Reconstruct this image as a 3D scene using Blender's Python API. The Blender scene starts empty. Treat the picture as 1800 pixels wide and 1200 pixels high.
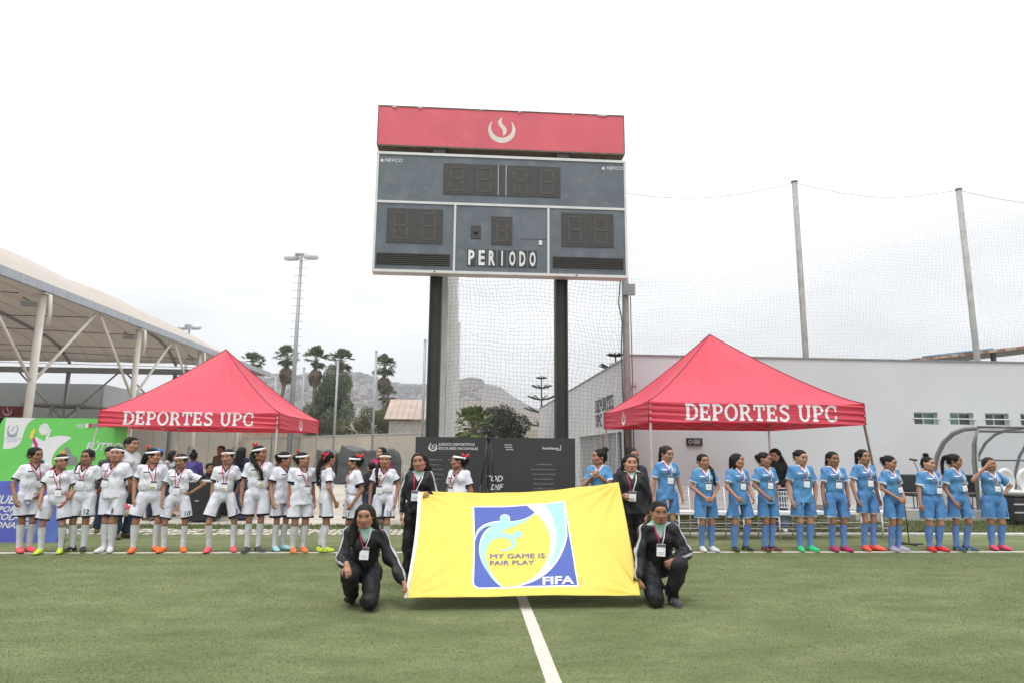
import bpy, math, random
import numpy as np
from mathutils import Vector, Matrix
from mathutils.bvhtree import BVHTree
from mathutils.geometry import tessellate_polygon

rng = np.random.default_rng(7)
random.seed(7)
scene = bpy.context.scene
col = scene.collection

# ------------------------------------------------------------------ camera
FPX, PSI, PITCH, ROLL, EYE = 1150.0, math.radians(3.8), math.radians(9.5), 0.009, 1.55
R0 = np.array([math.cos(PSI), -math.sin(PSI), 0.0])
FW = np.array([math.sin(PSI) * math.cos(PITCH), math.cos(PSI) * math.cos(PITCH), math.sin(PITCH)])
U0 = np.cross(R0, FW)
RT = math.cos(ROLL) * R0 + math.sin(ROLL) * U0
UP = -math.sin(ROLL) * R0 + math.cos(ROLL) * U0
CAM = np.array([0, 0, EYE])
cam_data = bpy.data.cameras.new("camera")
cam_data.lens = FPX / 1800 * 36
cam_data.sensor_width = 36
cam_data.clip_end = 6000
cam = bpy.data.objects.new("camera", cam_data)
cam.matrix_world = Matrix(((RT[0], UP[0], -FW[0], CAM[0]), (RT[1], UP[1], -FW[1], CAM[1]), (RT[2], UP[2], -FW[2], CAM[2]), (0, 0, 0, 1)))
col.objects.link(cam)
scene.camera = cam

# ------------------------------------------------------------------ sky, sun, exposure
world = bpy.data.worlds.new("World")
scene.world = world
world.use_nodes = True
nt = world.node_tree
nt.nodes.clear()
SUN_EL, SUN_ROT = math.radians(70), math.radians(200)
wo = nt.nodes.new("ShaderNodeOutputWorld")
bgn = nt.nodes.new("ShaderNodeBackground")
bgn.inputs["Strength"].default_value = 0.1
sky = nt.nodes.new("ShaderNodeTexSky")
sky.sky_type = 'NISHITA'
sky.sun_disc = False
sky.sun_elevation = SUN_EL
sky.sun_rotation = SUN_ROT
tc = nt.nodes.new("ShaderNodeTexCoord")
sep = nt.nodes.new("ShaderNodeSeparateXYZ")
nt.links.new(tc.outputs["Generated"], sep.inputs[0])
ramp = nt.nodes.new("ShaderNodeValToRGB")          # overcast: brighter towards the zenith
ramp.color_ramp.elements[0].position = 0.0
ramp.color_ramp.elements[0].color = (0.86, 0.885, 0.92, 1)
ramp.color_ramp.elements[1].position = 1.0
ramp.color_ramp.elements[1].color = (2.1, 2.1, 2.1, 1)
e = ramp.color_ramp.elements.new(0.16); e.color = (0.96, 0.98, 1.0, 1)
e = ramp.color_ramp.elements.new(0.33); e.color = (1.14, 1.15, 1.16, 1)
nt.links.new(sep.outputs["Z"], ramp.inputs[0])
mp = nt.nodes.new("ShaderNodeMapping"); mp.inputs["Scale"].default_value = (1.6, 1.6, 5.0)
nt.links.new(tc.outputs["Generated"], mp.inputs[0])
cn = nt.nodes.new("ShaderNodeTexNoise"); cn.inputs["Scale"].default_value = 1.7
cn.inputs["Detail"].default_value = 5; cn.inputs["Roughness"].default_value = 0.5
nt.links.new(mp.outputs[0], cn.inputs["Vector"])
cr = nt.nodes.new("ShaderNodeMapRange")
cr.inputs["From Min"].default_value = 0.36; cr.inputs["From Max"].default_value = 0.6
cr.inputs["To Min"].default_value = 8.7; cr.inputs["To Max"].default_value = 10.8
nt.links.new(cn.outputs["Fac"], cr.inputs["Value"])
vm = nt.nodes.new("ShaderNodeVectorMath"); vm.operation = 'SCALE'
nt.links.new(ramp.outputs["Color"], vm.inputs[0]); nt.links.new(cr.outputs[0], vm.inputs["Scale"])
mx = nt.nodes.new("ShaderNodeMix"); mx.data_type = 'RGBA'; mx.clamp_result = False
mx.inputs["Factor"].default_value = 0.94
nt.links.new(sky.outputs[0], mx.inputs["A"]); nt.links.new(vm.outputs[0], mx.inputs["B"])
nt.links.new(mx.outputs["Result"], bgn.inputs["Color"])
nt.links.new(bgn.outputs[0], wo.inputs[0])
sd = bpy.data.lights.new("sun", 'SUN'); sd.energy = 1.5; sd.angle = math.radians(16); sd.color = (1, 0.97, 0.93)
sun = bpy.data.objects.new("sun", sd); col.objects.link(sun)
# sun stands behind and to the left of the camera, high up, veiled by cloud
sdir = Vector((math.sin(SUN_ROT) * math.cos(SUN_EL), math.cos(SUN_ROT) * math.cos(SUN_EL), math.sin(SUN_EL)))
sun.rotation_euler = sdir.to_track_quat('Z', 'Y').to_euler()
vs = scene.view_settings
vs.view_transform = 'Standard'; vs.look = 'None'; vs.exposure = 0.2; vs.gamma = 1
vs.use_curve_mapping = False
scene.cycles.max_bounces = 6
scene.cycles.transparent_max_bounces = 12

# ------------------------------------------------------------------ placing
def ray(px, py): return FW * FPX + RT * (px - 900) + UP * (600 - py)
def at(px, py, Y):
    d = ray(px, py); return CAM + d * (Y / d[1])
def atX(px, py, X):
    d = ray(px, py); return CAM + d * (X / d[0])
def gnd(px, py, z=0.0):
    d = ray(px, py); return CAM + d * ((z - EYE) / d[2])

# ------------------------------------------------------------------ objects
def link(o, parent=None):
    col.objects.link(o)
    if parent is not None: o.parent = parent
    return o
def tag(o, label=None, cat=None, group=None, kind=None):
    if label: o["label"] = label
    if cat: o["category"] = cat
    if group: o["group"] = group
    if kind: o["kind"] = kind
    return o
def thing(name, label, cat, loc=(0, 0, 0), rz=0.0, group=None, scale=1.0):
    o = bpy.data.objects.new(name, None)
    o.empty_display_size = 0.1
    o.location = loc; o.rotation_euler = (0, 0, rz); o.scale = (scale,) * 3
    link(o); return tag(o, label, cat, group)
def kids(o): return [c for c in col.objects if c.parent == o]
KIDS = {}
def dup(root, loc=None, rz=None, label=None, scale=None):
    r = root.copy(); col.objects.link(r)
    if loc is not None: r.location = loc
    if rz is not None: r.rotation_euler = (0, 0, rz)
    if scale is not None: r.scale = (scale,) * 3 if not hasattr(scale, '__len__') else scale
    if label: r["label"] = label
    if root.name not in KIDS: KIDS[root.name] = [(c, kids(c)) for c in kids(root)]
    for c, gs in KIDS[root.name]:
        d = c.copy(); col.objects.link(d); d.parent = r
        for g in gs:
            e_ = g.copy(); col.objects.link(e_); e_.parent = d
    return r
def npmesh(name, V, Fq, smooth=False, attrs=None, flip=False):
    """V (n,3) array, Fq list of arrays (m,3)/(m,4)"""
    me = bpy.data.meshes.new(name)
    V = np.asarray(V, dtype=np.float32)
    if not isinstance(Fq, (list, tuple)): Fq = [Fq]
    Fq = [np.asarray(f, dtype=np.int32) for f in Fq if len(f)]
    if flip: Fq = [f[:, ::-1] for f in Fq]
    nl = sum(f.size for f in Fq); nf = sum(len(f) for f in Fq)
    me.vertices.add(len(V)); me.loops.add(nl); me.polygons.add(nf)
    me.vertices.foreach_set("co", V.ravel())
    me.loops.foreach_set("vertex_index", np.concatenate([f.ravel() for f in Fq]))
    st = []; p = 0
    for f in Fq:
        st.append(p + np.arange(len(f)) * f.shape[1]); p += f.size
    me.polygons.foreach_set("loop_start", np.concatenate(st).astype(np.int32))
    if smooth: me.polygons.foreach_set("use_smooth", np.ones(nf, dtype=bool))
    for k, a in (attrs or {}).items():
        a = np.asarray(a, dtype=np.float32)
        if a.ndim == 1:
            at_ = me.attributes.new(k, 'FLOAT', 'POINT'); at_.data.foreach_set("value", a)
        else:
            at_ = me.attributes.new(k, 'FLOAT_VECTOR', 'POINT'); at_.data.foreach_set("vector", a.ravel())
    me.update(calc_edges=True)
    return me
def mobj(name, me, m=None, parent=None):
    o = bpy.data.objects.new(name, me)
    if m is not None:
        ms = m if isinstance(m, (list, tuple)) else [m]
        if len(me.materials) == 0:
            for q in ms: me.materials.append(q)
    return link(o, parent)

class MB:
    """collects simple solids into ONE mesh"""
    def __init__(s): s.v = []; s.f = []; s.mi = []; s.sm = []; s.cur = 0
    def add(s, V, F, smooth=False):
        b = len(s.v); s.v.extend([tuple(map(float, p)) for p in V])
        for f in F: s.f.append(tuple(b + i for i in f)); s.mi.append(s.cur); s.sm.append(smooth)
        return s
    def m(s, i): s.cur = i; return s
    def box(s, x0, x1, y0, y1, z0, z1, M=None):
        V = [(x0, y0, z0), (x1, y0, z0), (x1, y1, z0), (x0, y1, z0), (x0, y0, z1), (x1, y0, z1), (x1, y1, z1), (x0, y1, z1)]
        if M is not None: V = [M @ Vector(p) for p in V]
        return s.add(V, [(0, 3, 2, 1), (4, 5, 6, 7), (0, 1, 5, 4), (1, 2, 6, 5), (2, 3, 7, 6), (3, 0, 4, 7)])
    def tube(s, pts, r, n=8, cap=True, smooth=True, sq=(1, 1)):
        P = [Vector(p) for p in pts]; k = len(P)
        rr = r if hasattr(r, '__len__') else [r] * k
        V = []; ref = None
        for i in range(k):
            t = (P[min(i + 1, k - 1)] - P[max(i - 1, 0)]).normalized()
            if ref is None: ref = Vector((0, 0, 1)) if abs(t.z) < .9 else Vector((1, 0, 0))
            a = t.cross(ref)
            if a.length < 1e-5: a = t.cross(Vector((0, 1, 0)))
            a.normalize(); b = a.cross(t).normalized(); ref = b if abs(b.dot(t)) < .9 else ref
            for j in range(n):
                an = 2 * math.pi * j / n
                V.append(P[i] + a * (math.cos(an) * rr[i] * sq[0]) + b * (math.sin(an) * rr[i] * sq[1]))
        F = []
        for i in range(k - 1):
            for j in range(n):
                F.append((i * n + j, i * n + (j + 1) % n, (i + 1) * n + (j + 1) % n, (i + 1) * n + j))
        if cap:
            F.append(tuple(range(n))[::-1]); F.append(tuple((k - 1) * n + j for j in range(n)))
        return s.add(V, F, smooth)
    def bar(s, a, b, w, h=None):
        h = h or w; a = Vector(a); b = Vector(b); t = (b - a).normalized()
        u = t.cross(Vector((0, 0, 1)))
        if u.length < 1e-4: u = Vector((1, 0, 0))
        u.normalize(); v = u.cross(t)
        V = []
        for p in (a, b):
            for (i, j) in ((-1, -1), (1, -1), (1, 1), (-1, 1)): V.append(p + u * (i * w / 2) + v * (j * h / 2))
        return s.add(V, [(0, 1, 2, 3)[::-1], (4, 5, 6, 7), (0, 1, 5, 4), (1, 2, 6, 5), (2, 3, 7, 6), (3, 0, 4, 7)])
    def prism(s, poly, y0, y1):
        """poly of (x,z), extruded along y"""
        n = len(poly); V = [(x, y0, z) for x, z in poly] + [(x, y1, z) for x, z in poly]
        F = [tuple(range(n)), tuple(range(2 * n - 1, n - 1, -1))]
        for i in range(n): F.append((i, n + i, n + (i + 1) % n, (i + 1) % n))
        return s.add(V, F)
    def build(s, name, mats=None, parent=None, bevel=0):
        me = bpy.data.meshes.new(name)
        me.from_pydata(s.v, [], s.f)
        if mats is not None:
            for q in (mats if isinstance(mats, (list, tuple)) else [mats]): me.materials.append(q)
        me.polygons.foreach_set("material_index", s.mi)
        me.polygons.foreach_set("use_smooth", s.sm)
        me.update()
        o = mobj(name, me, None, parent)
        if bevel:
            b = o.modifiers.new("bevel", 'BEVEL'); b.width = bevel; b.segments = 2; b.limit_method = 'ANGLE'
        return o

# ------------------------------------------------------------------ materials
def _mat(name):
    m = bpy.data.materials.new(name); m.use_nodes = True
    n = m.node_tree; b = n.nodes["Principled BSDF"]; return m, n, b
def mat(name, rgb, rough=.6, var=.12, scale=4.0, bump=0.0, bscale=60.0, metal=0.0, coat=0.0, stain=None, stretch=(1, 1, 1), trans=0.0, spec=None, alpha=None, emis=None):
    m, n, b = _mat(name); L = n.links.new
    t = n.nodes.new("ShaderNodeTexCoord"); mpg = n.nodes.new("ShaderNodeMapping"); mpg.inputs["Scale"].default_value = stretch
    L(t.outputs["Object"], mpg.inputs[0])
    nz = n.nodes.new("ShaderNodeTexNoise"); nz.inputs["Scale"].default_value = scale; nz.inputs["Detail"].default_value = 6
    L(mpg.outputs[0], nz.inputs["Vector"])
    mr = n.nodes.new("ShaderNodeMapRange"); mr.inputs["From Min"].default_value = .3; mr.inputs["From Max"].default_value = .7
    mr.inputs["To Min"].default_value = 1 - var; mr.inputs["To Max"].default_value = 1 + var
    L(nz.outputs["Fac"], mr.inputs["Value"])
    sc = n.nodes.new("ShaderNodeVectorMath"); sc.operation = 'SCALE'; sc.inputs[0].default_value = rgb
    L(mr.outputs[0], sc.inputs["Scale"])
    out = sc.outputs[0]
    if stain:  # (rgb, scale, threshold low, high)
        n2 = n.nodes.new("ShaderNodeTexNoise"); n2.inputs["Scale"].default_value = stain[1]; n2.inputs["Detail"].default_value = 8
        n2.inputs["Roughness"].default_value = .65
        L(mpg.outputs[0], n2.inputs["Vector"])
        m2 = n.nodes.new("ShaderNodeMapRange"); m2.inputs["From Min"].default_value = stain[2]; m2.inputs["From Max"].default_value = stain[3]
        L(n2.outputs["Fac"], m2.inputs["Value"])
        mxx = n.nodes.new("ShaderNodeMix"); mxx.data_type = 'RGBA'
        L(m2.outputs[0], mxx.inputs["Factor"]); L(out, mxx.inputs["A"]); mxx.inputs["B"].default_value = (*stain[0], 1)
        out = mxx.outputs["Result"]
    L(out, b.inputs["Base Color"])
    b.inputs["Roughness"].default_value = rough; b.inputs["Metallic"].default_value = metal
    if spec is not None: b.inputs["Specular IOR Level"].default_value = spec
    if coat: b.inputs["Coat Weight"].default_value = coat
    if alpha is not None: b.inputs["Alpha"].default_value = alpha
    if emis: b.inputs["Emission Color"].default_value = (*emis[0], 1); b.inputs["Emission Strength"].default_value = emis[1]
    if bump:
        bz = n.nodes.new("ShaderNodeTexNoise"); bz.inputs["Scale"].default_value = bscale; bz.inputs["Detail"].default_value = 4
        L(mpg.outputs[0], bz.inputs["Vector"])
        bp = n.nodes.new("ShaderNodeBump"); bp.inputs["Strength"].default_value = bump; bp.inputs["Distance"].default_value = .01
        L(bz.outputs["Fac"], bp.inputs["Height"]); L(bp.outputs[0], b.inputs["Normal"])
    if trans:
        tr = n.nodes.new("ShaderNodeBsdfTranslucent"); L(out, tr.inputs["Color"])
        ms = n.nodes.new("ShaderNodeMixShader"); ms.inputs[0].default_value = trans
        L(b.outputs[0], ms.inputs[1]); L(tr.outputs[0], ms.inputs[2])
        L(ms.outputs[0], n.nodes["Material Output"].inputs["Surface"])
    return m
def cloth_mat(name, base, trim=(.01, .012, .02), skin=None, rough=.75, sheen=.0):
    """fabric; attribute 'trim' > 0 is piping/cuff colour, 'inner' > 0 the neck opening"""
    m, n, b = _mat(name); L = n.links.new
    def attr(a):
        q = n.nodes.new("ShaderNodeAttribute"); q.attribute_name = a
        g = n.nodes.new("ShaderNodeMapRange"); g.inputs["From Min"].default_value = -.0015; g.inputs["From Max"].default_value = .0015
        L(q.outputs["Fac"], g.inputs["Value"]); return g.outputs[0]
    t = n.nodes.new("ShaderNodeTexCoord")
    nz = n.nodes.new("ShaderNodeTexNoise"); nz.inputs["Scale"].default_value = 9; nz.inputs["Detail"].default_value = 5
    L(t.outputs["Object"], nz.inputs["Vector"])
    mr = n.nodes.new("ShaderNodeMapRange"); mr.inputs["To Min"].default_value = .86; mr.inputs["To Max"].default_value = 1.1
    L(nz.outputs["Fac"], mr.inputs["Value"])
    sc = n.nodes.new("ShaderNodeVectorMath"); sc.operation = 'SCALE'; sc.inputs[0].default_value = base; L(mr.outputs[0], sc.inputs["Scale"])
    m1 = n.nodes.new("ShaderNodeMix"); m1.data_type = 'RGBA'; L(attr("trim"), m1.inputs["Factor"]); L(sc.outputs[0], m1.inputs["A"]); m1.inputs["B"].default_value = (*trim, 1)
    out = m1.outputs["Result"]
    if skin:
        m2 = n.nodes.new("ShaderNodeMix"); m2.data_type = 'RGBA'; L(attr("inner"), m2.inputs["Factor"]); L(out, m2.inputs["A"]); m2.inputs["B"].default_value = (*skin, 1)
        out = m2.outputs["Result"]
    L(out, b.inputs["Base Color"]); b.inputs["Roughness"].default_value = rough
    b.inputs["Specular IOR Level"].default_value = .25
    wv = n.nodes.new("ShaderNodeTexNoise"); wv.inputs["Scale"].default_value = 10; wv.inputs["Detail"].default_value = 3; wv.inputs["Distortion"].default_value = .9
    wm = n.nodes.new("ShaderNodeMapping"); wm.inputs["Scale"].default_value = (1.3, 1.3, .55); L(t.outputs["Object"], wm.inputs[0]); L(wm.outputs[0], wv.inputs["Vector"])
    bp = n.nodes.new("ShaderNodeBump"); bp.inputs["Strength"].default_value = .8; bp.inputs["Distance"].default_value = .03
    L(wv.outputs["Fac"], bp.inputs["Height"]); L(bp.outputs[0], b.inputs["Normal"])
    return m

# ------------------------------------------------------------------ flat print: 2D outlines laid on a surface
def refine(V2, T, L):
    V2 = [tuple(v) for v in V2]; T = [tuple(t) for t in T]
    for _ in range(9):
        mid = {}; nT = []; ch = False
        def ml(a, b):
            return (V2[a][0] - V2[b][0]) ** 2 + (V2[a][1] - V2[b][1]) ** 2 > L * L
        def mp_(a, b):
            k = (a, b) if a < b else (b, a)
            if k not in mid:
                mid[k] = len(V2); V2.append(((V2[a][0] + V2[b][0]) / 2, (V2[a][1] + V2[b][1]) / 2))
            return mid[k]
        for (a, b, c) in T:
            e_ = [ml(a, b), ml(b, c), ml(c, a)]; k = sum(e_)
            if k == 0: nT.append((a, b, c)); continue
            ch = True
            if k == 3:
                x, y, z = mp_(a, b), mp_(b, c), mp_(c, a); nT += [(a, x, z), (x, b, y), (z, y, c), (x, y, z)]
            else:
                for _r in range(3):
                    if e_[0] and (k == 1 or e_[1]): break
                    a, b, c = b, c, a; e_ = e_[1:] + e_[:1]
                x = mp_(a, b)
                if k == 1: nT += [(a, x, c), (x, b, c)]
                else:
                    y = mp_(b, c); nT += [(x, b, y), (a, x, y), (a, y, c)]
        T = nT
        if not ch: break
    return V2, T
def poly_tris(loops):
    """loops: outer + holes, list of 2D points"""
    L3 = [[Vector((x, y, 0)) for x, y in lp] for lp in loops]
    V = [(p.x, p.y) for lp in L3 for p in lp]
    return V, [tuple(t) for t in tessellate_polygon(L3)]
_txt = {}
def text2d(s, bold=0.0, shear=0.0, spacing=1.0, align='CENTER', xs=1.0):
    key = (s, bold, shear, spacing, align, xs)
    if key not in _txt:
        cu = bpy.data.curves.new("lettering", 'FONT'); cu.body = s; cu.size = 1; cu.align_x = align; cu.offset = bold; cu.shear = shear
        cu.space_character = spacing; cu.resolution_u = 2; cu.fill_mode = 'FRONT'
        o = bpy.data.objects.new("lettering", cu); col.objects.link(o)
        bpy.context.view_layer.update()
        me = bpy.data.meshes.new_from_object(o.evaluated_get(bpy.context.evaluated_depsgraph_get()))
        me.calc_loop_triangles()
        V = [(v.co.x * xs, v.co.y) for v in me.vertices]; T = [tuple(t.vertices) for t in me.loop_triangles]
        bpy.data.objects.remove(o); bpy.data.curves.remove(cu); bpy.data.meshes.remove(me)
        _txt[key] = (V, T)
    return _txt[key]
def place2d(VT, x=0, y=0, s=1.0, rot=0.0, sx=1.0):
    V, T = VT; c, q = math.cos(rot), math.sin(rot)
    return [((a * sx * s) * c - b * s * q + x, (a * sx * s) * q + b * s * c + y) for a, b in V], T
def merge2d(items):
    V = []; T = []
    for v, t in items:
        b = len(V); V += list(v); T += [tuple(b + i for i in q) for q in t]
    return V, T
def print_on(name, VT, mapper, m, parent=None, L=None, off=.003):
    """lays a 2D outline on a surface; mapper(x, y, off) -> 3D point"""
    V, T = VT
    if L: V, T = refine(V, T, L)
    P = [mapper(x, y, off) for x, y in V]
    keep = [t for t in T if all(P[i] is not None for i in t)]
    P = [p if p is not None else (0, 0, 0) for p in P]
    # face the outward side: compare with the normal the mapper gives
    if keep:
        a, b, c = (Vector(P[i]) for i in keep[0]); nrm = (b - a).cross(c - a)
        p0 = mapper(V[keep[0][0]][0], V[keep[0][0]][1], 0)
        if p0 is not None and nrm.dot(a - Vector(p0)) < 0: keep = [t[::-1] for t in keep]
        keep = [t if _or(t, V) == _or(keep[0], V) else t[::-1] for t in keep]
    me = npmesh(name, np.array(P), np.array(keep).reshape(-1, 3) if keep else np.zeros((0, 3), int))
    return mobj(name, me, m, parent)
def _or(t, V):
    a, b, c = V[t[0]], V[t[1]], V[t[2]]
    return (b[0] - a[0]) * (c[1] - a[1]) - (b[1] - a[1]) * (c[0] - a[0]) > 0
def band(cx, cy, ro, ri, a0, a1, n=20):
    """ring sector; ro, ri = (rx, ry)"""
    A = [math.radians(a0 + (a1 - a0) * i / n) for i in range(n + 1)]
    V = [(cx + ro[0] * math.cos(a), cy + ro[1] * math.sin(a)) for a in A] + [(cx + ri[0] * math.cos(a), cy + ri[1] * math.sin(a)) for a in A]
    T = []
    for i in range(n): T += [(i, i + 1, n + 1 + i), (i + 1, n + 2 + i, n + 1 + i)]
    return V, T
def quad2(x0, y0, x1, y1): return [(x0, y0), (x1, y0), (x1, y1), (x0, y1)], [(0, 1, 2), (0, 2, 3)]
def qp(*p): return list(p), [(0, 1, 2), (0, 2, 3)]
def stroke(pts, w):
    n = len(pts); W = w if hasattr(w, '__len__') else [w] * n; V = []
    for i in range(n):
        a = pts[max(i - 1, 0)]; b = pts[min(i + 1, n - 1)]; dx, dy = b[0] - a[0], b[1] - a[1]; l = math.hypot(dx, dy) or 1
        nx, ny = -dy / l, dx / l
        V += [(pts[i][0] + nx * W[i] / 2, pts[i][1] + ny * W[i] / 2), (pts[i][0] - nx * W[i] / 2, pts[i][1] - ny * W[i] / 2)]
    T = []
    for i in range(n - 1): T += [(2 * i, 2 * i + 1, 2 * i + 3), (2 * i, 2 * i + 3, 2 * i + 2)]
    return V, T
def bez(p0, p1, p2, p3, n=16):
    return [tuple((1 - t) ** 3 * a + 3 * (1 - t) ** 2 * t * b + 3 * (1 - t) * t * t * c + t ** 3 * d for a, b, c, d in zip(p0, p1, p2, p3)) for t in [i / n for i in range(n + 1)]]
def disc(cx, cy, r, n=24, ry=None):
    V = [(cx + r * math.cos(2 * math.pi * i / n), cy + (ry or r) * math.sin(2 * math.pi * i / n)) for i in range(n)]
    return V, [(0, i, i + 1) for i in range(1, n - 1)]
# slab letters; each glyph: (width, [pieces]) on a height of 1, pieces do not overlap
def slab(ch):
    s = .22; t = .14
    def stem(x, y0=t, y1=1 - t): return quad2(x, y0, x + s, y1)
    if ch == 'D': return .92, [stem(.07), quad2(0, 0, .38, t), quad2(0, 1 - t, .38, 1), band(.38, .5, (.52, .5), (.33, .5 - t), -90, 90)]
    if ch == 'E': return .84, [stem(.07), quad2(0, 0, .62, t), quad2(0, 1 - t, .6, 1), quad2(.26, .44, .52, .56), quad2(.62, 0, .76, .3), quad2(.6, .72, .74, 1), quad2(.52, .36, .6, .64)]
    if ch == 'P': return .82, [stem(.07), quad2(0, 0, .38, t), quad2(0, 1 - t, .38, 1), quad2(.26, .4, .38, .52), band(.38, .7, (.4, .3), (.22, .3 - t + .01), -90, 90)]
    if ch == 'R': return .95, [stem(.07), quad2(0, 0, .36, t), quad2(0, 1 - t, .38, 1), quad2(.26, .42, .38, .54), band(.38, .71, (.38, .29), (.2, .29 - t), -90, 90), qp((.42, .42), (.6, .46), (.82, t), (.62, t)), quad2(.62, 0, .92, t)]
    if ch == 'O': return 1.0, [band(.48, .5, (.48, .52), (.29, .38), 0, 360, 36)]
    if ch == 'T': return .86, [quad2(.32, t, .51, 1 - t), quad2(.2, 0, .63, t), quad2(.14, 1 - t, .69, 1), quad2(0, .66, .14, 1), quad2(.69, .66, .83, 1)]
    if ch == 'U': return .98, [quad2(.08, .4, .27, 1 - t), quad2(0, 1 - t, .36, 1), quad2(.66, .4, .85, 1 - t), quad2(.57, 1 - t, .93, 1), band(.465, .4, (.385, .42), (.195, .28), 180, 360)]
    if ch == 'C': return .9, [band(.48, .5, (.48, .52), (.29, .38), 48, 312, 30), quad2(.72, .62, .84, .96), quad2(.72, .04, .84, .36)]
    if ch == 'S':
        p = bez((.66, .78), (.6, 1.0), (.12, 1.0), (.13, .73)) + bez((.13, .73), (.14, .5), (.64, .56), (.65, .28))[1:] + bez((.65, .28), (.66, 0.0), (.14, -.02), (.1, .24))[1:]
        return .8, [stroke(p, .17), quad2(.6, .74, .7, .98), quad2(.05, .02, .15, .26)]
    return .42, []
def slab_text(s, h, width=None, gap=.07):
    items = []; x = 0
    for c in s:
        w, ps = slab(c)
        for V, T in ps: items.append(([(a + x, b) for a, b in V], T))
        x += w + gap
    tot = x - gap; k = (width / tot) if width else h
    return [([((a - tot / 2) * k, b * h) for a, b in V], T) for V, T in items]
def flame_logo(s=1.0, x=0, y=0):
    """open ring with a flame standing in it"""
    n = 30; ro = 1.0; V = []; T = []
    A = [math.radians(135 + 270 * i / n) for i in range(n + 1)]
    for i, a in enumerate(A):
        w = .36 * math.sin(math.pi * i / n) ** .7 + .015
        V += [(ro * math.cos(a), ro * math.sin(a)), ((ro - w) * math.cos(a) , (ro - w) * math.sin(a) + w * .12)]
    for i in range(n): T += [(2 * i, 2 * i + 2, 2 * i + 1), (2 * i + 2, 2 * i + 3, 2 * i + 1)]
    c1 = bez((.05, 1.05), (-.5, .7), (-.25, .35), (.02, .1)) + bez((.02, .1), (.14, -.08), (.06, -.35), (.12, -.42))[1:]
    c2 = bez((.12, -.42), (.5, -.2), (.35, .2), (.2, .32)) + bez((.2, .32), (.0, .5), (-.1, .75), (.05, 1.05))[1:]
    fl = poly_tris([c1 + c2[1:-1]])
    return [place2d((V, T), x, y, s), place2d(fl, x, y, s)]
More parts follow.
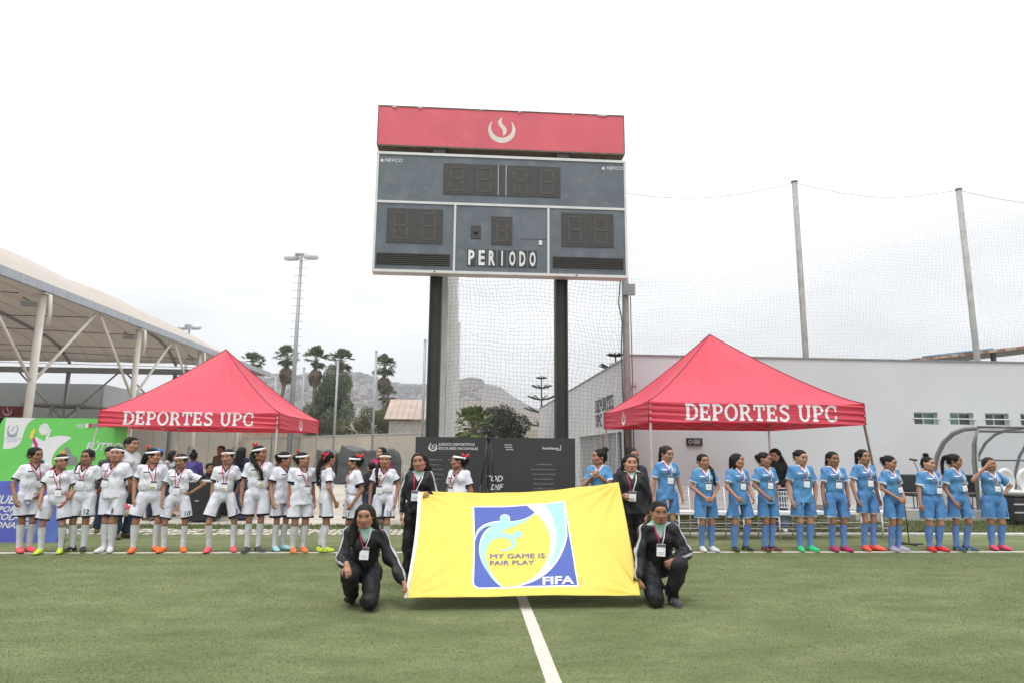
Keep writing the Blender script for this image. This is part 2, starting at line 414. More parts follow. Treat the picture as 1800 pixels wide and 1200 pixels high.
# ================================================================== implicit surfaces for people, hair, shoes, soft things
class Field:
    def __init__(s, lo, hi, h):
        s.lo = np.array(lo, dtype=np.float32); s.h = h
        n = np.ceil((np.array(hi) - s.lo) / h).astype(int) + 1
        s.ax = [s.lo[i] + h * np.arange(n[i], dtype=np.float32) for i in range(3)]
        s.v = np.full(n, 9.0, dtype=np.float32)
    def sl(s, lo, hi, m):
        out = []
        for i in range(3):
            a = int(max(0, math.floor((lo[i] - m - s.lo[i]) / s.h))); b = int(min(s.v.shape[i], math.ceil((hi[i] + m - s.lo[i]) / s.h) + 1))
            out.append(slice(a, max(b, a)))
        return tuple(out)
    def grid(s, q):
        return s.ax[0][q[0]][:, None, None], s.ax[1][q[1]][None, :, None], s.ax[2][q[2]][None, None, :]
    def comb(s, q, d, k):
        v = s.v[q]
        if k > 0:
            h = np.maximum(k - np.abs(v - d), 0) / k
            s.v[q] = np.minimum(v, d) - h * h * k * .25
        else: s.v[q] = np.minimum(v, d)
    def cone(s, a, b, ra, rb, k=.03, sx=1.0, sy=1.0, cut=None, flat=None):
        """tapered capsule; sx, sy stretch the section about the axis; cut = (t_min, t_max) square ends"""
        a = np.array(a, float); b = np.array(b, float); R = max(ra, rb) * max(sx, sy)
        q = s.sl(np.minimum(a, b) - R, np.maximum(a, b) + R, k + .02)
        X, Y, Z = s.grid(q)
        if X.size * Y.size * Z.size == 0: return
        D = b - a; L2 = float(D @ D) + 1e-9
        t = ((X - a[0]) * D[0] + (Y - a[1]) * D[1] + (Z - a[2]) * D[2]) / L2
        tc_ = np.clip(t, 0, 1)
        dx = (X - a[0] - D[0] * tc_) / sx; dy = (Y - a[1] - D[1] * tc_) / sy; dz = Z - a[2] - D[2] * tc_
        d = np.sqrt(dx * dx + dy * dy + dz * dz) - (ra + (rb - ra) * tc_)
        if cut is not None:
            L = math.sqrt(L2)
            d = np.maximum(d, (t - cut[1]) * L); d = np.maximum(d, (cut[0] - t) * L)
        s.comb(q, d, k)
    def ell(s, c, r, k=.02, sub=False, R=None):
        c = np.array(c, float); r = np.array(r, float); m = float(max(r))
        q = s.sl(c - (m if R is not None else r), c + (m if R is not None else r), k + .02); X, Y, Z = s.grid(q)
        X = X - c[0]; Y = Y - c[1]; Z = Z - c[2]
        if R is not None:
            X, Y, Z = [R[0][i] * X + R[1][i] * Y + R[2][i] * Z for i in range(3)]
        u = np.sqrt((X / r[0]) ** 2 + (Y / r[1]) ** 2 + (Z / r[2]) ** 2)
        g = np.sqrt((X / r[0] ** 2) ** 2 + (Y / r[1] ** 2) ** 2 + (Z / r[2] ** 2) ** 2) + 1e-6
        d = u * (u - 1) / g
        if sub:
            v = s.v[q]; h = np.maximum(k - np.abs(v + d), 0) / max(k, 1e-6); s.v[q] = np.maximum(v, -d) + h * h * k * .25
        else: s.comb(q, d, k)
    def plane(s, p, n):
        X, Y, Z = s.ax[0][:, None, None], s.ax[1][None, :, None], s.ax[2][None, None, :]
        s.v = np.maximum(s.v, ((X - p[0]) * n[0] + (Y - p[1]) * n[1] + (Z - p[2]) * n[2]).astype(np.float32))
    def ripple(s, amp, seed, fx=(22, 22, 9)):
        r = np.random.default_rng(seed); X, Y, Z = s.ax[0][:, None, None], s.ax[1][None, :, None], s.ax[2][None, None, :]
        w = 0
        for i in range(5):
            k = np.array(fx) * r.uniform(.5, 1.5, 3) * r.choice([-1, 1], 3)
            w = w + np.sin(X * k[0] + Y * k[1] + Z * k[2] + r.uniform(0, 6) + 1.5 * np.sin(Z * 11 + X * 9 + r.uniform(0, 6)))
        s.v = s.v + (amp * w / 2.2).astype(np.float32)
    def mesh(s):
        v = s.v; v[0], v[-1] = 9, 9; v[:, 0], v[:, -1] = 9, 9; v[:, :, 0], v[:, :, -1] = 9, 9
        sg = v < 0; nx, ny, nz = v.shape
        cnt = np.zeros((nx - 1, ny - 1, nz - 1), np.int8)
        C8 = [(i, j, k) for i in (0, 1) for j in (0, 1) for k in (0, 1)]
        for (i, j, k) in C8: cnt += sg[i:nx - 1 + i, j:ny - 1 + j, k:nz - 1 + k]
        act = (cnt > 0) & (cnt < 8); I, J, K = np.nonzero(act)
        idx = np.full(act.shape, -1, np.int32); idx[I, J, K] = np.arange(len(I))
        P = np.zeros((len(I), 3), np.float32); N = np.zeros(len(I), np.float32)
        for (i, j, k) in C8:
            for ax in range(3):
                e_ = [i, j, k]
                if e_[ax]: continue
                e_[ax] = 1
                v0 = v[I + i, J + j, K + k]; v1 = v[I + e_[0], J + e_[1], K + e_[2]]
                m = (v0 < 0) != (v1 < 0); t = np.where(m, v0 / np.where(m, v0 - v1, 1), 0)
                o = np.array([i, j, k], np.float32); p = np.tile(o, (len(I), 1)); p[:, ax] += t
                P += p * m[:, None]; N += m
        P = P / N[:, None] + np.stack([I, J, K], 1); V = s.lo + s.h * P
        Q = []
        for ax in range(3):
            a = [slice(0, n_) for n_ in v.shape]; b = [slice(0, n_) for n_ in v.shape]
            a[ax] = slice(0, v.shape[ax] - 1); b[ax] = slice(1, v.shape[ax])
            s0 = sg[tuple(a)]; s1 = sg[tuple(b)]; I2, J2, K2 = np.nonzero(s0 != s1)
            o1, o2 = [(1, 2), (2, 0), (0, 1)][ax]
            c = np.stack([I2, J2, K2], 1); ok = (c[:, o1] > 0) & (c[:, o2] > 0); c = c[ok]
            ins = s0[I2, J2, K2][ok]
            def g(d1, d2):
                w = c.copy(); w[:, o1] -= d1; w[:, o2] -= d2; return idx[w[:, 0], w[:, 1], w[:, 2]]
            q = np.stack([g(1, 1), g(0, 1), g(0, 0), g(1, 0)], 1)
            q[~ins] = q[~ins][:, ::-1]; Q.append(q)
        Q = np.concatenate(Q); Q = Q[(Q >= 0).all(1)]
        return V, Q
def xf(V, M):
    A = np.array(M); return V @ A[:3, :3].T.astype(np.float32) + A[:3, 3].astype(np.float32)
def joinv(parts):
    Vs = []; Qs = []; b = 0
    for V, Q in parts: Vs.append(V); Qs.append(Q + b); b += len(V)
    return np.concatenate(Vs), np.concatenate(Qs)

# ------------------------------------------------------------------ head (looks towards -y, origin mid head) and hands
def make_head(w=1.0, jaw=1.0, h=.0052):
    f = Field((-.1, -.135, -.2), (.1, .125, .13), h)
    f.ell((0, .014, .028), (.073 * w, .09, .08), 0)
    f.ell((0, -.022, -.028), (.060 * w * jaw, .066, .078), .03)
    f.cone((-.02, -.05, -.085), (.02, -.05, -.085), .027 * jaw, .027 * jaw, .03)
    for s_ in (-1, 1):
        f.ell((s_ * .034 * w, -.060, -.026), (.029, .024, .029), .025)
        f.cone((s_ * .05 * w, -.0, -.07), (s_ * .02, -.045, -.088), .022, .022, .03)
        f.ell((s_ * .072 * w, .012, -.012), (.010, .018, .03), .008)
    f.cone((0, -.070, .03), (0, -.070, .05), .02, .02, .03, sx=2.0)
    for s_ in (-1, 1): f.ell((s_ * .03, -.092, .008), (.018, .009, .009), .012, sub=True)
    for s_ in (-1, 1): f.ell((s_ * .03, -.074, .007), (.0155, .0135, .0105), .004)
    f.cone((0, -.082, .012), (0, -.1, -.026), .007, .010, .010)
    for s_ in (-1, 1): f.ell((s_ * .012, -.092, -.03), (.009, .009, .007), .006)
    f.ell((0, -.083, -.0565), (.024, .013, .0065), .006); f.ell((0, -.081, -.068), (.020, .013, .007), .006)
    f.cone((0, .012, -.05), (0, .034, -.19), .040, .044, .03)
    V, Q = f.mesh()
    x, y, z = V[:, 0], V[:, 1], V[:, 2]
    feat = np.zeros((len(V), 3), np.float32)     # x: lips, y: brow/iris, z: eye white
    face = y < -.055
    lips = 1 - np.sqrt((x / .026) ** 2 + ((z + .062) / .0125) ** 2); feat[:, 0] = np.where(face, np.clip(lips * 3, 0, 1), 0)
    ax_ = np.abs(x) - .031
    brow = 1 - np.sqrt((ax_ / .022) ** 2 + ((z - .030 + .1 * np.abs(ax_)) / .009) ** 2)
    iris = 1 - np.sqrt((ax_ / .0085) ** 2 + ((z - .007) / .0085) ** 2)
    lash = 1 - np.sqrt((ax_ / .020) ** 2 + ((z - .0155) / .006) ** 2)
    nost = 1 - np.sqrt(((np.abs(x) - .009) / .006) ** 2 + ((z + .038) / .004) ** 2)
    feat[:, 1] = np.where(face, np.clip(np.maximum.reduce([brow * 2.0, iris * 3, lash * 2.2, nost * 1.2]), 0, 1), 0)
    white = 1 - np.sqrt((ax_ / .0175) ** 2 + ((z - .007) / .0085) ** 2); feat[:, 2] = np.where(face, np.clip(white * 1.5, 0, .28), 0)
    return V, Q, feat
def make_hand(curl=.35, h=.0042, spread=1.0):
    """wrist at the origin, fingers towards -z, palm facing +x, thumb towards -y"""
    f = Field((-.06, -.085, -.2), (.085, .07, .04), h)
    f.cone((0, 0, .03), (0, 0, -.01), .021, .019, 0, sx=.85, sy=1.15)
    f.cone((0, 0, -.015), (0.003, -.002, -.06), .02, .024, .015, sx=.62, sy=1.45)
    L = [(-.026, .066, .0083), (-.009, .074, .0086), (.009, .069, .0083), (.025, .055, .0074)]
    for i, (y, ln, r) in enumerate(L):
        p = np.array([.002, y * 1.0, -.075]); a = .12
        f.cone((0.002, y * .8, -.045), p, r + .002, r + .0008, .006)
        for j, fr in enumerate((.45, .32, .25)):
            a += curl * (1.0 + .35 * j) * (1 + .12 * i)
            q = p + np.array([math.sin(a), y * .9 * spread, -math.cos(a)]) * ln * fr * np.array([1, 1, 1])
            f.cone(p, q, r - .0006 * j, r - .0006 * (j + 1), .003); p = q
    p = np.array([.006, -.022, -.02])
    for j, (dv, r) in enumerate([((.25, -.62, -.62), .0115), ((.35, -.35, -.8), .0095), ((.4, -.1, -.85), .0085)]):
        d = np.array(dv) / np.linalg.norm(dv) * (.033, .026, .02)[j]; q = p + d; f.cone(p, q, r, r - .001, .006); p = q
    return f.mesh()
HEADS = [make_head(1.0, 1.0), make_head(1.07, 1.14), make_head(.96, .92), make_head(1.03, 1.02)]
HANDS = {'relax': make_hand(.3), 'flat': make_hand(.06), 'fist': make_hand(.85)}

# ------------------------------------------------------------------ hair, in the head's frame; variants share meshes
def make_hair(style, h=.0068):
    lo, hi = (-.14, -.16, -.2), (.14, .2, .2)
    if style in ('long', 'longback'): lo = (-.2, -.17, -.5); hi = (.2, .18, .15)
    if style in ('braid_r', 'braid_l', 'pony', 'braid_back'): lo = (-.2, -.2, -.46); hi = (.2, .26, .2)
    f = Field(lo, hi, h)
    f.ell((0, .0185, .031), (.0835, .1005, .0875), 0)
    if style == 'bob':
        for s_ in (-1, 1): f.cone((s_ * .06, .03, .0), (s_ * .062, .02, -.13), .034, .022, .03)
        f.cone((0, .07, 0), (0, .08, -.13), .06, .045, .03, sx=1.2)
    if style == 'short': f.ell((0, .02, .042), (.082, .095, .084), .01); f.ell((0, -.03, .085), (.055, .05, .03), .02)
    if style in ('long', 'longback'):
        for s_ in (-1, 1):
            if style == 'long' and s_ > 0:
                f.cone((s_ * .068, .03, .03), (s_ * .085, .04, -.1), .022, .03, .03); f.cone((.085, .04, -.1), (.11, .075, -.2), .034, .03, .03)
            elif style == 'long':
                f.cone((s_ * .068, .02, .03), (s_ * .088, .01, -.1), .022, .026, .03); f.cone((s_ * .088, .01, -.1), (s_ * .108, -.075, -.34 - .06 * s_), .03, .016, .03, sx=1.3)
            else: f.cone((s_ * .066, .03, .03), (s_ * .08, .05, -.16), .028, .03, .03)
        f.cone((0, .07, 0), (0, .1, -.3), .06, .06, .03, sx=1.4)
    else:
        if style != 'short': f.ell((0, .07, -.015), (.06, .045, .06), .02)
    def chain(P, r0, r1, lump=.004, n=26):
        P = [np.array(p) for p in P]; pts = []
        for i in range(n + 1):
            u = i / n * (len(P) - 1); j = min(int(u), len(P) - 2); pts.append(P[j] + (P[j + 1] - P[j]) * (u - j))
        for i in range(n):
            r = r0 + (r1 - r0) * i / n
            f.cone(pts[i], pts[i + 1], r + lump * math.sin(i * 1.6), r + lump * math.sin(i * 1.6 + 1.6), .01)
    if style == 'braid_r': chain([(-.03, .09, -.01), (-.085, .06, -.09), (-.11, -.03, -.17), (-.1, -.1, -.26), (-.095, -.12, -.4)], .034, .014)
    if style == 'braid_l': chain([(.03, .09, -.01), (.085, .06, -.09), (.11, -.03, -.17), (.1, -.1, -.26), (.095, -.12, -.4)], .034, .014)
    if style == 'braid_back': chain([(0, .1, -.0), (.015, .14, -.12), (.02, .16, -.24), (.01, .14, -.43)], .036, .016, .005)
    if style == 'pony': chain([(0, .09, .06), (0, .15, .03), (0, .165, -.08), (.01, .14, -.26)], .028, .016, .001)
    if style == 'bun': f.cone((0, .05, .1), (0, .055, .115), .02, .03, .01); f.ell((0, .055, .145), (.04, .04, .034), .008)
    if style == 'lowbun': f.ell((0, .125, .02), (.042, .035, .042), .012)
    if style == 'topbun': f.ell((.01, .09, .1), (.045, .045, .042), .01)
    # clear the face
    f.ell((0, -.088, -.055), (.068, .066, .118), .01, sub=True)
    if style not in ('long', 'bob', 'braid_r', 'braid_l'):
        for s_ in (-1, 1): f.ell((s_ * .078, -.04, -.07), (.028, .05, .08), .01, sub=True)
        if style != 'longback': f.ell((0, .06, -.13), (.09, .07, .055), .01, sub=True) if style not in ('pony', 'braid_back') else None
    r = np.random.default_rng(len(style)); X, Y, Z = f.ax[0][:, None, None], f.ax[1][None, :, None], f.ax[2][None, None, :]
    th = np.arctan2(X, Y - .02)
    f.v = f.v + ((.002 * np.sin(th * 23 + Z * 30) + .0012 * np.sin(th * 41 - Z * 22)) * np.clip((Y + .03) / .05, 0, 1)).astype(np.float32)
    return f.mesh()
_hair = {}
def hair_mesh(style):
    if style not in _hair:
        V, Q = make_hair(style); r = np.random.default_rng(11); nV = len(V)
        E1 = V[Q[:, 1]] - V[Q[:, 0]]; E2 = V[Q[:, 2]] - V[Q[:, 0]]; N = np.cross(E1, E2); N /= np.linalg.norm(N, axis=1)[:, None] + 1e-9
        k = r.choice(len(Q), 520); c0_ = V[Q[k]].mean(1); n0 = N[k]; ok = (c0_[:, 1] > -.06) & ((c0_[:, 2] < .0) | (c0_[:, 2] > .095)); c0_, n0 = c0_[ok], n0[ok]; m_ = len(c0_)
        dn = np.array([0, .1, -1.0]) + r.normal(0, .35, (m_, 3)); dn -= n0 * (dn * n0).sum(1)[:, None] * .8; dn /= np.linalg.norm(dn, axis=1)[:, None]
        L_ = r.uniform(.03, .075, m_)[:, None]; sd_ = np.cross(dn, n0); sd_ /= np.linalg.norm(sd_, axis=1)[:, None] + 1e-9; w_ = .0014
        p1 = c0_ + n0 * .004; p2 = p1 + dn * L_ * .5 + n0 * r.uniform(.002, .008, m_)[:, None]; p3 = p1 + dn * L_ + n0 * r.uniform(-.002, .012, m_)[:, None]
        S_ = np.stack([p1 - sd_ * w_, p1 + sd_ * w_, p2 + sd_ * w_, p2 - sd_ * w_, p3], 1).reshape(-1, 3); B_ = nV + np.arange(m_)[:, None] * 5
        V = np.concatenate([V, S_]).astype(np.float32); _hair[style] = npmesh("hair", V, [Q, B_ + np.array([[0, 1, 2, 3]]), B_ + np.array([[3, 2, 4]])], True); _hair[style].materials.append(None)
    return _hair[style]
def ring_mesh(name, rx, ry, zc, hh, tilt, th=.004, n=40, cy=.016):
    V = []; 
    for i in range(n):
        a = 2 * math.pi * i / n; x, y = math.sin(a), -math.cos(a)
        z = zc + tilt * (-y)
        for (d, zz) in ((0, -hh / 2), (th, -hh / 2 + .003), (th, hh / 2 - .003), (0, hh / 2), (-th, 0)):
            k = 1 - .25 * max(0, (z + zz - .05)) / .05
            V.append((x * (rx * k + d), y * (ry * k + d) + cy, z + zz))
    F = []
    for i in range(n):
        j = (i + 1) % n
        for q in range(5): F.append((i * 5 + q, j * 5 + q, j * 5 + (q + 1) % 5, i * 5 + (q + 1) % 5))
    return npmesh(name, V, np.array(F), True)
HB = ring_mesh("headband", .0815, .0985, .050, .030, .016)
HB.materials.append(None)
def make_bow():
    f = Field((-.09, -.04, -.09), (.09, .04, .07), .006)
    for s_ in (-1, 1):
        f.cone((0, 0, 0), (s_ * .045, 0, .028), .012, .026, .01, sy=.5); f.cone((0, 0, 0), (s_ * .03, 0, -.06), .009, .014, .01, sy=.4)
    f.ell((0, 0, 0), (.014, .014, .014), .01); return f.mesh()
_bv = make_bow(); BOW = npmesh("hair_ribbon", _bv[0], _bv[1], True); BOW.materials.append(None)
def make_shoe():
    f = Field((-.06, -.2, -.015), (.06, .09, .125), .0065)
    f.cone((0, .035, .036), (0, -.04, .034), .037, .036, 0, sx=.9); f.cone((0, -.04, .034), (.004, -.135, .026), .036, .031, .03, sx=1.15)
    f.cone((0, .012, .05), (0, .02, .098), .036, .034, .02, cut=(0, 1)); f.cone((0, -.02, .062), (0, -.1, .036), .026, .024, .02)
    f.plane((0, 0, .004), (0, 0, -1)); V, Q = f.mesh()
    z, y = V[:, 2], V[:, 1]
    trim = np.maximum(.016 - z, np.minimum(.0065 - np.abs((V[:, 2] - .03) + .35 * (V[:, 1] + .03)), .012 - np.abs(V[:, 1] + .045)))
    inner = np.where(z > .085, z - .085, -.01)
    return V, Q, trim, inner
_sv = make_shoe(); SHOE = npmesh("shoe", _sv[0], _sv[1], True, {"trim": _sv[2], "inner": _sv[3]}); SHOE.materials.append(None)

# ------------------------------------------------------------------ materials for people
def skin_mat(name, rgb):
    m, n, b = _mat(name); L = n.links.new
    q = n.nodes.new("ShaderNodeAttribute"); q.attribute_name = "feat"; sp = n.nodes.new("ShaderNodeSeparateXYZ"); L(q.outputs["Vector"], sp.inputs[0])
    t = n.nodes.new("ShaderNodeTexCoord"); nz = n.nodes.new("ShaderNodeTexNoise"); nz.inputs["Scale"].default_value = 14; nz.inputs["Detail"].default_value = 5
    L(t.outputs["Object"], nz.inputs["Vector"]); mr = n.nodes.new("ShaderNodeMapRange"); mr.inputs["To Min"].default_value = .84; mr.inputs["To Max"].default_value = 1.14
    L(nz.outputs["Fac"], mr.inputs["Value"]); sc = n.nodes.new("ShaderNodeVectorMath"); sc.operation = 'SCALE'; sc.inputs[0].default_value = rgb; L(mr.outputs[0], sc.inputs["Scale"])
    out = sc.outputs[0]
    for ch, c, in (("X", (rgb[0] * .72, rgb[1] * .45, rgb[2] * .5)), ("Z", (.5, .48, .46)), ("Y", (.02, .014, .012))):
        mm = n.nodes.new("ShaderNodeMix"); mm.data_type = 'RGBA'; L(sp.outputs[ch], mm.inputs["Factor"]); L(out, mm.inputs["A"]); mm.inputs["B"].default_value = (*c, 1); out = mm.outputs["Result"]
    L(out, b.inputs["Base Color"]); b.inputs["Roughness"].default_value = .48; b.inputs["Specular IOR Level"].default_value = .4
    b.inputs["Subsurface Weight"].default_value = 0.0
    return m
SKIN = [skin_mat("skin_a", (.36, .175, .115)), skin_mat("skin_b", (.29, .135, .085)), skin_mat("skin_c", (.43, .225, .15)), skin_mat("skin_d", (.24, .11, .07))]
HAIRM = mat("black_hair", (.0085, .0065, .006), .62, .4, 14, .5, 90, stretch=(1, 1, .15), spec=.22)
HAIRB = mat("dark_brown_hair", (.022, .013, .009), .6, .4, 14, .5, 90, stretch=(1, 1, .15), spec=.25)
WHITE_BAND = mat("white_band", (.82, .82, .83), .8, .04, 20)
RED_BOW = mat("red_ribbon", (.62, .02, .03), .6, .2, 30)
NAVY = (.008, .010, .022)
KIT_W = cloth_mat("white_jersey", (.67, .675, .74), NAVY, (.33, .16, .105))
SHORT_W = cloth_mat("white_shorts", (.63, .635, .71), NAVY)
SOCK_W = cloth_mat("white_socks", (.60, .60, .63), NAVY)
KIT_B = cloth_mat("blue_jersey", (.092, .255, .49), (.62, .64, .70), (.33, .16, .105))
SHORT_B = cloth_mat("blue_shorts", (.078, .215, .45), (.62, .64, .70))
SOCK_B = cloth_mat("blue_socks", (.12, .235, .52), (.12, .235, .52))
TRACK = cloth_mat("black_tracksuit", (.012, .012, .014), (.42, .42, .44), (.30, .55, .45), rough=.5)
TRACK_W = cloth_mat("black_tracksuit_white_shirt", (.014, .014, .016), (.02, .02, .022), (.62, .6, .6), rough=.55)
PANTS = cloth_mat("black_track_pants", (.011, .011, .013), (.011, .011, .013), rough=.55)
def casual(rgb, trim=None, inner=None): return cloth_mat("casual_fabric", rgb, trim or rgb, inner or rgb)
def shoe_mat(rgb, sole=(.02, .02, .02), inner=(.02, .02, .02)): return cloth_mat("shoe_material", rgb, sole, inner, rough=.4)
LAN_R = mat("red_lanyard", (.50, .02, .07), .6, .25, 40); LAN_W = mat("white_lanyard", (.72, .72, .74), .6, .08, 30)
CARD = mat("card_plastic", (.80, .80, .82), .3, .05, 30); CARD_T = mat("card_print", (.10, .09, .12), .5, .5, 90); CARD_Y = mat("card_print_tan", (.45, .36, .22), .5, .4, 60)
INK_N = mat("navy_ink", (.012, .014, .03), .6, .1, 20); INK_G = mat("grey_blue_ink", (.22, .27, .38), .6, .1, 20); INK_R = mat("red_ink", (.45, .03, .06), .6, .1, 20); INK_W = mat("white_ink", (.75, .78, .82), .6, .05, 20)

def V3(*a): return np.array(a, float)
ARMS = {  # s = +1 for the figure's side at +x ; (elbow, wrist, palm direction, hand)
    'hang': lambda s: (V3(s * .192, .025, .965), V3(s * .195, -.03, .745), V3(-s, 0, 0), 'relax'),
    'hang2': lambda s: (V3(s * .20, .04, .965), V3(s * .19, -.09, .765), V3(-s, .2, 0), 'relax'),
    'front': lambda s: (V3(s * .205, .0, .97), V3(s * .12, -.15, .82), V3(-s, .4, 0), 'relax'),
    'clasp': lambda s: (V3(s * .205, .01, .98), V3(s * .065, -.165, .83), V3(-s * .6, 1, 0), 'relax'),
    'pray': lambda s: (V3(s * .19, -.08, .99), V3(s * .035, -.215, 1.13), V3(-s, 0, 0), 'flat'),
    'hip': lambda s: (V3(s * .36, .06, 1.03), V3(s * .19, -.0, .90), V3(-s, 0, 0), 'relax'),
    'back': lambda s: (V3(s * .235, .08, .98), V3(s * .13, .15, .83), V3(-s, 0, 0), 'relax'),
    'brow': lambda s: (V3(s * .335, -.06, 1.12), V3(s * .15, -.14, 1.35), V3(-s * .5, 1, 0), 'flat'),
    'hold': lambda s: (V3(s * .21, -.04, .96), V3(s * .14, -.24, 1.0), V3(-s, 0, 0), 'fist'),
    'holdlow': lambda s: (V3(s * .22, -.02, .98), V3(s * .20, -.2, .86), V3(-s, 0, 0), 'fist'),
    'cross': lambda s: (V3(s * .2, -.05, .99), V3(-s * .05, -.17, 1.02), V3(0, 1, 0), 'fist'),
}
def default_pose(p):
    st = p.get('stance', .085); hs = p.get('shift', 0.0)
    J = dict(pelvis=V3(hs, 0, .84), chest=V3(hs * .3, 0, 1.14), neck=V3(hs * .3, .012, 1.265), head=V3(hs * .3 + p.get('hx', 0), -.012 + p.get('hy', 0), 1.388))
    for s, k in ((1, 'l'), (-1, 'r')):
        J['sh' + k] = V3(s * .139 * p.get('w', 1) ** .5 + hs * .3, .01, 1.205)
        J['hip' + k] = V3(s * .078 + hs, 0, .82)
        J['kn' + k] = V3(s * (st + .006) + hs * .5, -.015 - p.get('knee', {}).get(k, 0), .435)
        J['an' + k] = V3(s * st * 1.0, .018, .08)
        el, wr, pd, hn = ARMS[p.get('arm' + k, 'hang')](s)
        off = V3(hs * .3, 0, 0); J['el' + k] = el + off; J['wr' + k] = wr + off; J['palm' + k] = (pd, hn)
    J.update(p.get('J', {})); return J
def frame_z(z, x):
    """matrix columns: x' near x, z' = z"""
    z = Vector(z).normalized(); x = Vector(x); y = z.cross(x).normalized(); x = y.cross(z)
    return Matrix(((x.x, y.x, z.x), (x.y, y.y, z.y), (x.z, y.z, z.z)))
def head_matrix(J, p):
    return Matrix.Translation(Vector(J['head'])) @ Matrix.Rotation(math.radians(p.get('hyaw', 0)), 4, 'Z') @ Matrix.Rotation(math.radians(p.get('hpitch', 0)), 4, 'X') @ Matrix.Rotation(math.radians(p.get('hroll', 0)), 4, 'Y') @ Matrix.Diagonal((1.07, 1.02, .94, 1))

def build_body(J, p, h=.0135):
    w = p.get('w', 1.0)
    pts = np.array([J[k] for k in J if isinstance(J[k], np.ndarray)])
    f = Field(pts.min(0) - .2, pts.max(0) + .16, h)
    pe, ch, nk = J['pelvis'], J['chest'], J['neck']
    f.cone(pe, pe + (ch - pe) * .5, .078 * w, .066 * w, 0, sx=1.4); f.cone(pe + (ch - pe) * .5, ch, .066 * w, .074 * w, .03, sx=1.35)
    f.cone(ch, nk, .062, .038, .03, sx=1.05)
    for k in 'lr':
        f.cone(ch + (nk - ch) * .5, J['sh' + k], .036, .034, .02)
        f.cone(J['sh' + k], J['el' + k], .033 * w, .034 * w, .01); f.cone(J['el' + k], J['wr' + k], .036 * w, .0225, .012)
        f.cone(J['hip' + k], J['kn' + k], .058 * w, .050 * w, .02)
        kn, an = J['kn' + k], J['an' + k]; f.cone(kn, kn + (an - kn) * .33 + V3(0, .008, 0), .047 * w, .044 * w, .01); f.cone(kn + (an - kn) * .33 + V3(0, .008, 0), an, .044 * w, .027, .01)
    f.cone(nk - (nk - J['head']) * -.1, J['head'] + (nk - J['head']) * .45, .040, .039, .02)
    V, Q = f.mesh()
    feat = [np.zeros((len(V), 3), np.float32)]
    parts = [(V, Q)]
    HM = head_matrix(J, p)
    hv, hq, hf = HEADS[p.get('face', 0)]
    parts.append((xf(hv, HM), hq)); feat.append(hf)
    for s, k in ((1, 'l'), (-1, 'r')):
        pd, hn = J['palm' + k]; d = J['wr' + k] - J['el' + k]
        if 'hdir' + k in J: d = J['hdir' + k]
        M = frame_z(-Vector(d), pd)
        pv, pq = HANDS[hn]; sc = Matrix.Diagonal((1, s * -1 if True else 1, 1))
        # thumb points forward (-y of the figure) on both sides
        A = np.array(M); flip = (A @ np.array([0, 1, 0]))[1] < 0
        pv2 = pv.copy(); 
        if flip: pv2[:, 1] *= -1; pq = pq[:, ::-1]
        parts.append((pv2 @ A.T.astype(np.float32) * .90 + J['wr' + k].astype(np.float32), pq)); feat.append(np.zeros((len(pv), 3), np.float32))
    V, Q = joinv(parts)
    return V, Q, np.concatenate(feat), HM

